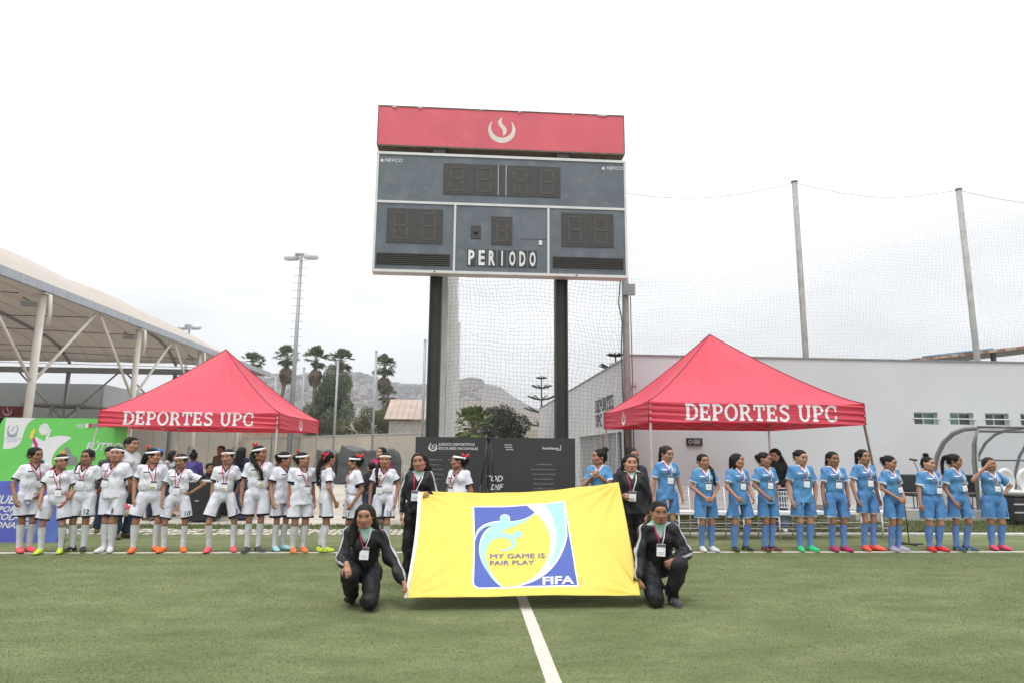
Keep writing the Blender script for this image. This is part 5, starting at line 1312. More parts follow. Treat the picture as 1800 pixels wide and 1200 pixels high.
MB().box(X0, X1, -.01, .32, Zb - .01, Zb + .055).build("trim", SBE, sb); MB().box(X0, X1, -.01, .32, Zt - .055, Zt + .01).build("trim", SBE, sb)
MB().box(X0, X0 + .055, -.009, .319, Zb + .057, Zt - .057).build("trim", SBE, sb); MB().box(X1 - .055, X1, -.009, .319, Zb + .057, Zt - .057).build("trim", SBE, sb)
zd = 7.575; MB().box(X0 + .057, X1 - .057, -.006, .012, zd - .03, zd + .03).build("trim", SBE, sb)
for px in (799, 964):
    x = bxz(px, 420)[0]; MB().box(x - .026, x + .026, -.006, .012, Zb + .057, zd - .032).build("trim", SBE, sb)
def digits(px0, py0, px1, py1, n, colon=False):
    a = bxz(px0, py0); b = bxz(px1, py1); d = MB().box(a[0], b[0], -.004, .010, b[1], a[1]).build("digit_panel", DIG, sb)
    hh = a[1] - b[1]; W = b[0] - a[0]; cw = W / (n + (.35 if colon else 0))
    for i in range(n):
        x = a[0] + cw * (i + .5) + (cw * .35 if colon and i >= n / 2 else 0); w = min(cw * .46, hh * .42) / 2; hs = hh * .37; t = .055; zc = (a[1] + b[1]) / 2
        for z in (-hs, 0, hs): MB().box(x - w, x + w, -.010, -.0045, zc + z - t / 2, zc + z + t / 2).build('digit_segment', SEG, d)
        for sx_ in (-1, 1):
            for z0, z1 in ((-hs, 0), (0, hs)): MB().box(x + sx_ * w - t / 2, x + sx_ * w + t / 2, -.009, -.0045, zc + z0 + t * .6, zc + z1 - t * .6).build('digit_segment', SEG, d)
    if colon:
        for x in (a[0] + cw * 2 + .02, a[0] + cw * 2.35 - .02): MB().box(x - .006, x + .006, -.008, -.0045, b[1], a[1]).build("divider", SBE, d)
digits(780, 287, 985, 348, 4, True); digits(681, 366, 777, 429, 2); digits(987, 374, 1079, 436, 2); digits(864, 381, 900, 431, 1)
for px0, py0, px1, py1 in ((662, 444, 790, 468), (972, 451, 1096, 474)):
    a = bxz(px0, py0); b = bxz(px1, py1); MB().box(a[0], b[0], .0, .011, b[1], a[1]).build("horn_vent", VENT, sb)
    mb = MB()
    for k in range(6): z = b[1] + (a[1] - b[1]) * (k + .5) / 6; mb.box(a[0], b[0], -.02, -.001, z - .012, z + .006)
    mb.build("louvre", mat("louvre_dark", (.045, .040, .035), .6, .2, 10), sb)
a = bxz(828, 397); b = bxz(845, 420); q = MB().box(a[0], b[0], -.005, .011, b[1], a[1]).build("horn_plate", DIG, sb); MB().tube([((a[0] + b[0]) / 2, -.03, (a[1] + b[1]) / 2), ((a[0] + b[0]) / 2, .0, (a[1] + b[1]) / 2)], .05, 14).build("horn", VENT, q)
a = bxz(916, 376); b = bxz(960, 421); MB().box(a[0], b[0], .002, .011, b[1], a[1]).build("access_hatch", mat("hatch_grey", (.12, .14, .165), .5, .1, 3), sb)
a = bxz(947, 423); b = bxz(953, 431); MB().box(a[0], b[0], -.006, .011, b[1], a[1]).build("padlock_tag", SBW, sb)
fl = lambda yy: (lambda x, y, o_: (x, yy - o_, y))
a = bxz(820, 438); b = bxz(945, 471); cw = (b[0] - a[0]) / 7
for i, ch_ in enumerate("PERIODO"):
    x = a[0] + cw * (i + .5); zc = (a[1] + b[1]) / 2; tl = MB().box(x - cw * .42, x + cw * .42, -.002, .011, b[1], a[1]).build("letter_tile", mat("tile_black", (.03, .033, .038), .5) if i == 0 else bpy.data.materials["tile_black"], sb)
    g = text2d(ch_, .035); xs_ = [v_[0] for v_ in g[0]]; ys_ = [v_[1] for v_ in g[0]]; k = cw * .62 / (max(xs_) - min(xs_)) if ch_ != 'I' else cw * .9; hh = (a[1] - b[1]) * .9; ky = hh / (max(ys_) - min(ys_))
    mx_, my_ = (max(xs_) + min(xs_)) / 2, (max(ys_) + min(ys_)) / 2
    print_on("letter", ([((u - mx_) * k + x, (v_ - my_) * ky + zc) for u, v_ in g[0]], g[1]), fl(-.002), SBW, tl, off=.004)
for px, py in ((692, 282), (1081, 296)):
    x, z = bxz(px, py); print_on("maker_lettering", place2d(text2d("NEVCO", .004, 0.15), x - .0, z - .04, .125, sx=1.05), fl(.012), SBW, sb, off=.004)
    x2, z2 = bxz(px - 20, py); print_on("maker_arrow", ([(x2 - .06, z2), (x2 + .02, z2 + .055), (x2 + .02, z2 - .055)], [(0, 2, 1)]), fl(.012), SBW, sb, off=.004)
R0z, R1z = 9.06, 10.08
MB().box(X0, X1 - .04, -.02, .45, R0z, R1z).build("header_panel", RED, sb); MB().box(X0 - .02, X1 - .02, -.03, .47, R1z + .001, R1z + .03).build("header_cap", UND, sb); MB().box(X0 - .01, X1 - .03, -.03, .46, R0z - .04, R0z - .001).build("header_base", UND, sb)
MB().box(X0 - .02, X0 - .003, -.03, .46, R0z, R1z).build("header_end", UND, sb); MB().box(X1 - .037, X1 - .02, -.03, .46, R0z, R1z).build("header_end", UND, sb)
# torn vinyl along the top edge
TV = mat("torn_vinyl_grey", (.45, .38, .36), .8, .2, 9)
for k in range(7):
    x = rng.uniform(X0 + .3, X1 - .3); w = rng.uniform(.03, .16) if k else .3; MB().add([(x, -.034, R1z + .02), (x + w, -.036, R1z + .015), (x + w * .8, -.05, R1z - rng.uniform(.02, .05)), (x + w * .2, -.045, R1z - rng.uniform(.01, .04))], [(0, 3, 2, 1)]).build("torn_vinyl", TV, sb)
lx, lz = bxz(882, 229)
for V_, T_ in flame_logo(.345, lx, lz - .02): print_on("flame_emblem", (V_, T_), fl(-.02), mat("emblem_cream", (.66, .62, .58), .6, .1, 6) if "emblem_cream" not in bpy.data.materials else bpy.data.materials["emblem_cream"], sb, off=.004)
for x in (bxz(762, 620)[0] , bxz(991, 620)[0]):
    MB().box(x - .155, x - .12, .32, .62, 0, 9.06).box(x - .12, x + .12, .45, .49, 0, 9.055).box(x + .12, x + .155, .32, .62, 0, 9.06).build("leg", DST, sb); MB().box(x - .3, x + .3, .2, .75, -.02, .05).build("base_plate", DST, sb)
    MB().box(x - .155, x + .155, .0, .3, Zt + .01, R0z - .04).build("spacer", DST, sb)
mb = MB()
for px in (764, 1013): mb.box(bxz(px, 475)[0] - .02, bxz(px, 475)[0] + .02, -.02, -.01, Zb + .01, Zb + .04)
mb.build("bolt", DST, sb)

# ================================================================== tents
TRED = mat("tent_red_fabric", (.72, .065, .110), .5, .06, 1.3, .6, 3.5, trans=.25); TRED_D = mat("tent_seam", (.20, .01, .03), .6, .1); WVIN = mat("tent_white_print", (.82, .78, .80), .5, .04, 6)
TLEG = mat("tent_leg_metal", (.50, .47, .44), .45, .12, 5, metal=.2); TLEGB = mat("tent_leg_brown", (.23, .18, .15), .6, .2, 6)
def tent(name, label, X0, X1, Y0, Y1, zb, ze, zp, legs, logo_side, seed=0, tx=0.0, apex=(0, 0)):
    r = np.random.default_rng(seed); root = thing(name, label, "tent", ((X0 + X1) / 2, (Y0 + Y1) / 2, 0)); hx, hy = (X1 - X0) / 2, (Y1 - Y0) / 2
    ax_, ay_ = apex; ph = r.uniform(0, 6, 12); N = 44; M_ = 40
    def valmap(side):
        n = [(0, -1), (1, 0), (0, 1), (-1, 0)][side]; t = (-n[1], n[0]); hl = (hx, hy, hx, hy)[side]; dd = (hy, hx, hy, hx)[side]
        def f(x, z, o_=0):      # x along the side from its middle, z world height
            e_ = abs(x) / hl; w = .018 * math.sin(z * 52 + x * 2.1 + ph[side]) * (max(0, e_ - .35) / .65) ** 1.2 + .009 * math.sin(z * 95 + x * 5 + ph[4 + side]) * (.25 + .75 * e_ ** 3) + .009 * math.sin(x * 2.3 + ph[8 + side])
            d = dd + w - .012 * math.sin((z - zb) / (ze - zb) * math.pi) + o_
            return (n[0] * d - t[0] * -x if False else n[0] * d + t[0] * x, n[1] * d + t[1] * x, z)
        return f, hl
    for side in range(4):
        f, hl = valmap(side); V = []; F = []; nu, nv = 90, 22
        for i in range(nu + 1):
            x = -hl + 2 * hl * i / nu; e_ = abs(x) / hl; za = ze - .035 * (1 - e_ ** 4) ; zz = zb + .02 * (1 - e_ ** 2) * (1 if side == 0 else 0)
            for j in range(nv + 1): V.append(f(x, za + (zz - za) * j / nv, 0))
        F = [(i * (nv + 1) + j, (i + 1) * (nv + 1) + j, (i + 1) * (nv + 1) + j + 1, i * (nv + 1) + j + 1) for i in range(nu) for j in range(nv)]
        mobj("valance", npmesh("valance", np.array(V), np.array(F), True), TRED, root)
        # roof panel above this side
        V = []; F = []
        for j in range(M_ + 1):
            t = j / M_
            for i in range(N + 1):
                u = -1 + 2 * i / N; n = [(0, -1), (1, 0), (0, 1), (-1, 0)][side]; tt = (-n[1], n[0]); dd = (hy, hx, hy, hx)[side]
                px_ = (n[0] * dd + tt[0] * u * hl) * (1 - t) + ax_ * t; py_ = (n[1] * dd + tt[1] * u * hl) * (1 - t) + ay_ * t
                z = ze + (zp - ze) * (t ** 1.22) - .035 * (1 - u ** 4) * (1 - t) ** 2 - .13 * (1 - u * u) * math.sin(t * math.pi)
                fo = max(0, 1 - abs(abs(u) - .55) * 3); z += .03 * math.sin(u * 13 + t * 7 + ph[side]) * (1 - t) * (t > .02) * fo + .006 * math.sin(u * 31 + ph[side + 4]) * (1 - t) * (1 if t > .03 else 0)
                V.append((px_, py_, z))
        F = [(j * (N + 1) + i, j * (N + 1) + i + 1, (j + 1) * (N + 1) + i + 1, (j + 1) * (N + 1) + i) for j in range(M_) for i in range(N)]
        mobj("roof_panel", npmesh("roof_panel", np.array(V), np.array(F), True), TRED, root)
        if side in logo_side:
            for V_, T_ in flame_logo(.17, 0 if side != 0 else 0, (zb + ze) / 2 - .02): print_on("flame_emblem", (V_, T_), f, WVIN, root, L=.05, off=.006)
        if side == 0:
            for V_, T_ in slab_text("DEPORTES UPC", .325, 3.08): print_on("valance_lettering", ([(a + tx, b + zb + .05) for a, b in V_], T_), f, WVIN, root, L=.045, off=.006)
    for sx_ in (-1, 1):
        for sy_ in (-1, 1):
            P = [(sx_ * hx * (1 - t) + ax_ * t, sy_ * hy * (1 - t) + ay_ * t, ze + (zp - ze) * t ** 1.22 + .006) for t in [k / 16 for k in range(17)]]; MB().tube(P, .009, 6).build("ridge_piping", TRED_D, root)
            MB().tube([(sx_ * hx * 1.003, sy_ * hy * 1.003, zb), (sx_ * hx * 1.003, sy_ * hy * 1.003, ze)], .007, 5).build("corner_seam", TRED_D, root)
    for (top, bot, m_) in legs:
        t_ = Vector(top) - root.location; b_ = Vector(bot) - root.location; MB().bar(b_, t_, .038).build("leg", m_, root); mid = b_ + (t_ - b_) * .5; MB().bar(mid, mid + (t_ - b_).normalized() * .06, .055).build("leg_clamp", m_, root); MB().box(b_.x - .06, b_.x + .06, b_.y - .06, b_.y + .06, 0.001, .012).build("foot_plate", m_, root)
    zr = zb + .2
    for (a, b) in (((-hx + .05, -hy + .06), (hx - .05, -hy + .06)), ((-hx + .05, hy - .06), (hx - .05, hy - .06)), ((-hx + .06, -hy + .05), (-hx + .06, hy - .05)), ((hx - .06, -hy + .05), (hx - .06, hy - .05))):
        A = Vector((*a, 0)); B = Vector((*b, 0)); mb = MB()
        for k in range(4):
            p0 = A + (B - A) * (k / 4); p1 = A + (B - A) * ((k + 1) / 4); mb.bar(p0 + Vector((0, 0, zr - .16)), p1 + Vector((0, 0, zr + .14)), .022, .014); q0 = p0 + Vector((.012, .012, 0)); q1 = p1 + Vector((.012, .012, 0)); mb.bar(q0 + Vector((0, 0, zr + .14)), q1 + Vector((0, 0, zr - .16)), .022, .014)
        mb.build("scissor_truss", TLEG, root)
    MB().tube([(ax_, ay_, ze + .3), (ax_, ay_, zp - .02)], .02, 8).build("centre_mast", TLEG, root); return root
def L4(x0, x1, y0, y1, z, fr=None, fl_=None):
    i = .04; d = [((x0 + i, y0 + i, z), (x0 + i, y0 + i, 0), TLEG), ((x1 - i, y0 + i, z), (x1 - i, y0 + i, 0), TLEG), ((x0 + i, y1 - i, z), (x0 + i, y1 - i, 0), TLEG), ((x1 - i, y1 - i, z), (x1 - i, y1 - i, 0), TLEG)]
    if fr: d[1] = fr
    if fl_: d[0] = fl_
    return d
tent("canopy_tent", "red pop-up tent over the white chairs, nearer and on the clubhouse side", 3.52, 7.90, 12.6, 16.8, 2.13, 2.55, 4.27, L4(3.52, 7.90, 12.6, 16.8, 2.5, fr=((7.86, 12.66, 2.5), (8.42, 13.0, 0), TLEGB)), (3, 1), 3, tx=.08, apex=(-.11, 0))
tent("canopy_tent", "red pop-up tent farther off under the palms, behind the white team", -8.87, -4.62, 16.5, 20.9, 2.05, 2.44, 4.30, L4(-8.87, -4.62, 16.5, 20.9, 2.4, fl_=((-8.85, 16.55, 2.4), (-9.15, 16.4, 0), TLEG)), (3, 1), 5, tx=-.02, apex=(-.08, 0))

# ================================================================== black event backdrop and tripod
BK = mat("black_backdrop_print", (.028, .028, .030), .55, .12, 2, .1, 20); BW = mat("backdrop_white", (.62, .62, .62), .6, .06, 8); BG = mat("backdrop_grey", (.16, .16, .17), .6, .3, 12)
bd = thing("event_backdrop", "black printed event backdrop standing under the scoreboard", "backdrop", (0, 14, 0))
MB().box(-1.08, 2.30, 0, .05, .05, 1.835).build("panel", BK, bd)
for x in (-1.0, 2.2): MB().bar((x, .05, 0), (x, .5, 0.02), .04).bar((x, .05, .02), (x, .05, 1.4), .03).bar((x, .48, .02), (x, .06, 1.3), .03).build("stand", DST, bd)
def t_at(root, txt, px, py, hpx, Y, bold=.008, shear=0., m=BW, y=0., sx=1.0, align='CENTER'):
    a = at(px, py, Y); s = hpx / FPX * Y / .73; return print_on("lettering", place2d(text2d(txt, bold, shear, align=align), a[0], a[2], s, sx=sx), fl(y), m, root, off=.004)
t_at(bd, "JUEGOS DEPORTIVOS", 771, 782, 4.6, 14, .012, sx=1.02, align='LEFT'); t_at(bd, "ESCOLARES NACIONALES", 771, 789, 4.4, 14, .012, sx=.97, align='LEFT')
a = at(761, 784, 14)
for V_, T_ in [place2d(band(0, 0, (1, 1), (.72, .84), 120, 400, 26), a[0], a[2], .085), place2d(band(0, 0, (1.3, 1.2), (1.08, 1.06), 180, 340, 22), a[0], a[2], .08), place2d(stroke(bez((-.3, -.5), (.2, -.2), (-.3, .2), (.35, .55)), .16), a[0], a[2], .085), place2d(stroke([(-.4, .1), (0, .3)], .16), a[0], a[2], .085), place2d(stroke([(.1, -.5), (.5, 0)], .16), a[0], a[2], .085)]: print_on("event_emblem", (V_, T_), fl(0), BW, bd, off=.004)
t_at(bd, "Perú\u2009Primero", 968, 789, 4.2, 14, .03, sx=.95)
for i in range(3):
    a = at(886 + i * 1.5, 781 + i * 4, 14); print_on("script_logo", stroke([(a[0] + .02 * k, a[2] + .012 * math.sin(k * 2.1 + i)) for k in range(9)], .012), fl(0), BW, bd, off=.004)
a = at(985, 789, 14); print_on("lettering", merge2d([quad2(a[0], a[2] - .01, a[0] + .012, a[2] + .09), quad2(a[0] - .08, a[2] - .022, a[0] + .012, a[2] - .01)]), fl(0), BW, bd, off=.004)
for i in range(9):
    for (px, wpx) in ((764, 26), (800, 30), (955, 44)):
        if rng.random() < .85:
            a = at(px, 808 + i * 8.5, 14); w = wpx / FPX * 14 * rng.uniform(.5, 1); mb = []
            x = a[0] - w / 2
            while x < a[0] + w / 2: l_ = rng.uniform(.012, .05); mb.append(quad2(x, a[2], x + l_, a[2] + rng.uniform(.014, .026))); x += l_ + .008
            print_on("faint_lettering", merge2d(mb), fl(0), BG, bd, off=.004)
t_at(bd, "TOD", 868, 845, 10, 14, .02, .25); t_at(bd, "DIF", 872, 860, 10, 14, .02, .25)
BLK = mat("black_plastic", (.018, .018, .019), .45, .15, 20); 
a = at(859, 768, 13.4); tr = thing("camera_tripod", "black video camera on a tall tripod in front of the backdrop", "tripod", (a[0], 13.4, 0)); z = a[2]
for k, (dx, dy) in enumerate(((-.26, -.12), (.24, -.14), (.0, .3))): MB().tube([(dx * .08, dy * .08, z - .02), (dx * .55, dy * .55, z * .5)], .017, 8).tube([(dx * .55, dy * .55, z * .5), (dx, dy, 0)], .012, 8).build("leg", BLK, tr)
MB().tube([(0, 0, z * .45), (0, 0, z + .05)], .016, 8).tube([(0, 0, z - .05), (0, 0, z + .03)], .045, 10).build("head", BLK, tr)
b = MB().box(-.06, .07, -.05, .12, z + .05, z + .19).box(-.09, .2, -.03, .0, z + .19, z + .205).tube([(.0, -.05, z + .12), (.0, -.13, z + .12)], .035, 12).build("camera_body", BLK, tr); MB().box(.07, .14, -.02, .0, z + .12, z + .2).box(-.12, -.07, -.01, .02, z + .17, z + .26).build("viewfinder", BLK, b)

# ================================================================== green and blue banners at the left
GRN = mat("banner_green", (.13, .52, .10), .5, .04, 3); BWH = mat("banner_white", (.66, .67, .68), .5, .03, 5); BMG = mat("banner_magenta", (.50, .03, .22), .5, .05); BYL = mat("banner_yellow", (.75, .55, .08), .5, .05); BCY = mat("banner_cyan", (.05, .45, .75), .5, .05); BOR = mat("banner_orange", (.75, .28, .08), .5, .05); BGY = mat("banner_grey", (.20, .22, .22), .5, .05)
YB = 17.2; a = at(8, 733, YB); b = at(227, 733, YB); c = at(0, 848, YB)
gb = thing("sports_banner", "bright green event banner with a white swoosh figure", "banner", (0, YB, 0)); zt_ = a[2]
mb = MB(); mb.prism([(a[0] - .9, .5), (b[0], .5), (b[0], zt_), (a[0], zt_)], 0, .05); mb.build("panel", GRN, gb); MB().box(b[0] + .003, b[0] + .04, -.01, .06, 0, zt_ + .01).build("frame", BWH, gb); MB().box(a[0] - .9, a[0] - .85, .055, .1, 0, zt_).box(a[0] + 1, a[0] + 1.05, .055, .1, 0, zt_).build("stand", METL, gb)
def at2(px, py, Y): p_ = at(px, py, Y); return (p_[0], p_[2])
Z2 = lambda zx, zy: at2(zx / 5.4538, 640 + zy / 5.4538, YB)     # from an enlarged view of the banner
def shape(name, pts, m, o_=.004, parent=gb, Y0=0): return print_on(name, poly_tris([pts]), fl(Y0), m, parent, L=.4, off=o_)
tl = Z2(58, 510); shape("white_corner", [tl] + [Z2(*q) for q in bez((345, 512), (240, 560), (235, 640), (210, 720), 10)] + [Z2(*q) for q in bez((210, 720), (185, 790), (120, 812), (30, 808), 10)][1:], BWH)
shape("swoosh", [Z2(*q) for q in bez((345, 690), (400, 720), (440, 760), (470, 700), 8)] + [Z2(*q) for q in bez((470, 700), (560, 670), (640, 680), (690, 702), 8)][1:] + [Z2(*q) for q in bez((690, 702), (560, 780), (480, 860), (500, 960), 8)][1:] + [Z2(*q) for q in ((520, 1010), (430, 1010), (400, 900), (330, 800), (300, 790))], BWH)
x_, z_ = Z2(425, 620); r_ = (Z2(475, 620)[0] - Z2(372, 620)[0]) / 2; print_on("ball_print", disc(x_, z_, r_, 28, r_ * 1.15), fl(0), mat("banner_pale", (.60, .62, .62), .5, .1, 9), gb, off=.006)
shape("wing_tip", [Z2(*q) for q in ((435, 735), (440, 690), (470, 650), (480, 618), (497, 618), (480, 670), (450, 740))], BWH, .007)
shape("limb_print", [Z2(*q) for q in ((305, 700), (325, 690), (365, 760), (362, 800), (345, 805), (318, 745))], BMG, .006); shape("hand_print", [Z2(*q) for q in ((285, 695), (300, 640), (330, 610), (345, 618), (325, 670), (318, 705), (295, 712))], BYL, .007)
shape("limb_print", [Z2(*q) for q in ((395, 920), (425, 900), (440, 1010), (380, 950))], BCY, .006); shape("limb_print", [Z2(*q) for q in ((450, 1010), (525, 970), (540, 1010), (460, 1050))], BMG, .007); shape("patch_print", [Z2(*q) for q in ((575, 860), (590, 825), (630, 815), (635, 860))], BOR, .006); shape("patch_print", [Z2(*q) for q in ((620, 800), (650, 785), (690, 860), (745, 890), (740, 960), (640, 970))], BGY, .008)
x_, z_ = Z2(125, 620)
for V_, T_ in [place2d(band(0, 0, (1, 1), (.82, .9), 130, 420, 26), x_, z_, .13), place2d(band(0, 0, (1.05, 1.2), (.9, .95), 200, 330, 20), x_, z_ - .03, .13), place2d(stroke(bez((-.3, -.4), (.2, -.2), (-.3, .2), (.35, .5)), .14), x_, z_, .12)]: print_on("event_emblem", (V_, T_), fl(0), INK_G, gb, off=.008)
for i, (s_, tx) in enumerate(((.07, "JUEGOS"), (.04, "DEPORTIVOS ESCOLARES"), (.04, "NACIONALES"))): p_ = Z2(115, 694 + i * 22); print_on("lettering", place2d(text2d(tx, .0), p_[0], p_[1], s_), fl(0), INK_G, gb, off=.008)
p_ = Z2(815, 820); print_on("lettering", place2d(text2d("FÚTBOL", .02, .25, align='LEFT'), p_[0], p_[1], .27, sx=1.0), fl(0), BWH, gb, off=.006)
p_ = Z2(815, 605); q_ = Z2(850, 565); shape("crest_block", [p_, (q_[0], p_[1]), q_, (p_[0], q_[1])], BWH, .006)
p_ = Z2(850, 605); q_ = Z2(885, 565); shape("crest_block", [p_, (q_[0], p_[1]), q_, (p_[0], q_[1])], INK_R, .006); p_ = Z2(888, 605); q_ = Z2(985, 565); shape("crest_block", [p_, (q_[0], p_[1]), q_, (p_[0], q_[1])], BGY, .006)
for i in range(3): p_ = Z2(770, 580 + i * 14); print_on("lettering", place2d(text2d("JUEGOS", .02), p_[0], p_[1], .047), fl(0), BWH, gb, off=.006)
bb = thing("blue_banner", "low blue banner with bold white slanted lettering beneath the green one", "banner", (0, 11.7, 0)); BLU = mat("banner_blue", (.085, .105, .46), .5, .05, 2, stain=((.12, .22, .60), .7, .45, .7))
a = at(-120, 848, 11.7); b = at(112, 850, 11.7); MB().box(a[0], b[0], 0, .05, 0, a[2] + .04).build("panel", BLU, bb)
for txt, px, py, hh in (("JUEGOS", 68, 884, 13.5), ("DEPORTIVOS", 68, 899, 9.5), ("ESCOLARES", 60, 913, 10.5), ("NACIONALES", 50, 927, 10)):
    p_ = at(px, py, 11.7); print_on("lettering", place2d(text2d(txt, .022, .3, align='RIGHT'), p_[0], p_[2], hh / FPX * 11.7 / .73, sx=1.05), fl(0), BWH, bb, off=.004)

# ================================================================== FIFA fair play banner carried at its four corners
CT = [np.array(v_) for v_ in (at(735, 865, 8.15), at(1087, 848, 8.15), at(1126, 1045, 6.85), at(710, 1049, 6.78))]   # top-left, top-right, bottom-right, bottom-left
YEL = mat("banner_yellow_cloth", (.72, .545, .085), .55, .03, 3, .12, 9, trans=.12); BBL = mat("print_royal_blue", (.040, .075, .32), .55, .03, 4); BLB = mat("print_light_blue", (.27, .50, .66), .55, .04, 3); BWT = mat("print_white", (.66, .67, .72), .55, .03, 3); BIN = mat("print_slate", (.10, .10, .20), .55, .05, 5)
def BM(u, v, o_=0.0):
    """u to the right, v down, both 0..1"""
    P = (CT[0] * (1 - u) + CT[1] * u) * (1 - v) + (CT[3] * (1 - u) + CT[2] * u) * v
    nrm = np.array([0, -.83, .56])
    w = -.05 * math.sin(math.pi * u) * math.sin(math.pi * v) - .035 * math.sin(math.pi * u) * (1 - v)
    for (cu, cv, am, ph) in ((0, 0, .018, 1.0), (1, 0, .024, 2.2), (1, 1, .018, .4), (0, 1, .014, 2.9)):
        du, dv = (u - cu) * 1.5, (v - cv); r_ = math.hypot(du, dv) + .001; th = math.atan2(dv, du); w += am * math.sin(th * 15 + ph) * min(r_ * 7, 1) * math.exp(-r_ * 2.6)
    w += .008 * math.sin(u * 34 + v * 7 + 2 * math.sin(v * 5)) * (.35 + abs(u - .5)) * (1 - .5 * v) + .016 * math.sin(u * 7 + v * 2.5 + 1) + .003 * math.sin(u * 17 - v * 8)
    P = P + nrm * (w + o_); P[2] -= .028 * math.sin(math.pi * u) * (1 - v) ** 2; P[0] += (.028 * math.sin(math.pi * v)) * (1 - u) ** 2 - (.03 * math.sin(math.pi * v)) * u ** 2 * 0
    return P
nu, nv = 150, 90; V = np.array([BM(i / nu, j / nv) for i in range(nu + 1) for j in range(nv + 1)]); F = np.array([(i * (nv + 1) + j, i * (nv + 1) + j + 1, (i + 1) * (nv + 1) + j + 1, (i + 1) * (nv + 1) + j) for i in range(nu) for j in range(nv)])
fb = mobj("fair_play_banner", npmesh("fair_play_banner", V, F, True), YEL); tag(fb, "large yellow fair play banner with a blue square emblem held by four girls", "banner")
sm = fb.modifiers.new("t", 'SOLIDIFY'); sm.thickness = .0015; sm.offset = 0
# printed design, measured on an enlarged view of the cloth (x right, y down) and turned into cloth coordinates
q4 = [np.array(q) for q in ((140, 98), (1583, 32), (1745, 838), (42, 855))]
def uv(x, y):
    u, v = .5, .5; p_ = np.array([x, y], float)
    for _ in range(8):
        a = (q4[0] * (1 - u) + q4[1] * u) * (1 - v) + (q4[3] * (1 - u) + q4[2] * u) * v; du = (q4[1] - q4[0]) * (1 - v) + (q4[2] - q4[3]) * v; dv = (q4[3] * (1 - u) + q4[2] * u) - (q4[0] * (1 - u) + q4[1] * u)
        d = np.linalg.solve(np.array([du, dv]).T, p_ - a); u += d[0]; v += d[1]
    return u, v
PM = lambda x, y, o_: BM(*uv(x, y), o_)
def pb(name, pts, m, lay): return print_on(name, poly_tris([[(float(a_), float(b_)) for a_, b_ in pts]]), PM, m, fb, L=18, off=.0022 + .0012 * lay)
def pbt(name, VT, m, lay): return print_on(name, VT, PM, m, fb, L=18, off=.0022 + .0012 * lay)
pb("emblem_border", [(520, 200), (540, 190), (1196, 158), (1290, 790), (560, 800), (530, 785), (518, 760)], BWT, 0)
pb("emblem_field", [(532, 201), (1188, 168), (1279, 779), (566, 789), (538, 775), (530, 755)], BBL, 1)
circ = lambda cx, cy, rx, ry, a0, a1, n=30: [(cx + rx * math.cos(math.radians(a0 + (a1 - a0) * i / n)), cy + ry * math.sin(math.radians(a0 + (a1 - a0) * i / n))) for i in range(n + 1)]
# white outer swoosh from the top edge round to the bottom
pb("white_swoosh", [(915, 182), (1190, 169)] + bez((1190, 169), (1206, 330), (1216, 400), (1214, 440), 8) + bez((1214, 440), (1180, 620), (1050, 760), (840, 787), 14)[1:] + bez((730, 788), (620, 700), (560, 620), (562, 510), 14) + bez((562, 510), (570, 430), (600, 380), (655, 346), 8)[1:] + bez((655, 346), (600, 350), (545, 400), (533, 470), 8)[1:] + bez((533, 470), (530, 420), (545, 350), (640, 320), 8)[1:] + bez((640, 320), (700, 300), (710, 306), (722, 304), 4)[1:] + [(722, 300)] + circ(756, 284, 37, 34, 155, 385, 16) + bez((800, 308), (880, 300), (930, 280), (975, 238), 10), BWT, 2)
pb("light_blue_swoosh", [(1046, 177), (1186, 170)] + bez((1186, 170), (1198, 330), (1206, 400), (1200, 430), 8) + bez((1200, 430), (1170, 560), (1130, 620), (1060, 672), 10)[1:] + bez((1060, 672), (1130, 560), (1140, 470), (1130, 400), 8)[1:] + bez((1130, 400), (1110, 290), (1090, 230), (1046, 177), 8)[1:], BLB, 3)
pb("yellow_disc", bez((975, 246), (1030, 290), (1080, 370), (1090, 480), 12) + bez((1090, 480), (1085, 620), (1000, 740), (840, 780), 14)[1:] + bez((840, 780), (800, 788), (760, 788), (735, 784), 4)[1:] + bez((735, 784), (640, 690), (600, 620), (600, 520), 12)[1:] + bez((600, 520), (600, 430), (640, 380), (700, 350), 10)[1:] + bez((700, 350), (820, 350), (900, 330), (975, 246), 10)[1:], YEL, 4)
pb("light_blue_figure", bez((968, 248), (910, 300), (860, 308), (800, 314), 10) + [(786, 308)] + [(752, 312), (728, 310)] + bez((728, 310), (620, 320), (550, 370), (536, 440), 12)[1:] + bez((536, 440), (560, 380), (610, 345), (668, 346), 8)[1:] + bez((668, 346), (590, 400), (560, 500), (572, 560), 12)[1:] + bez((572, 560), (590, 650), (650, 740), (722, 785), 12)[1:] + bez((722, 785), (650, 720), (610, 640), (612, 560), 10)[1:] + bez((612, 560), (620, 480), (660, 430), (740, 432), 10)[1:] + bez((740, 432), (790, 440), (810, 470), (796, 500), 8)[1:] + bez((796, 500), (780, 525), (740, 532), (690, 526), 6)[1:] + bez((690, 526), (760, 545), (820, 530), (835, 490), 8)[1:] + bez((835, 490), (842, 460), (825, 450), (830, 438), 5)[1:] + [(870, 430), (840, 420), (806, 414)] + bez((806, 414), (770, 395), (740, 388), (712, 392), 6)[1:] + bez((712, 392), (760, 355), (900, 350), (968, 248), 10)[1:], BLB, 6)
pbt("light_blue_head", disc(756, 286, 30, 24), BLB, 7); pbt("light_blue_head", disc(850, 411, 33, 24, 29), BLB, 7)
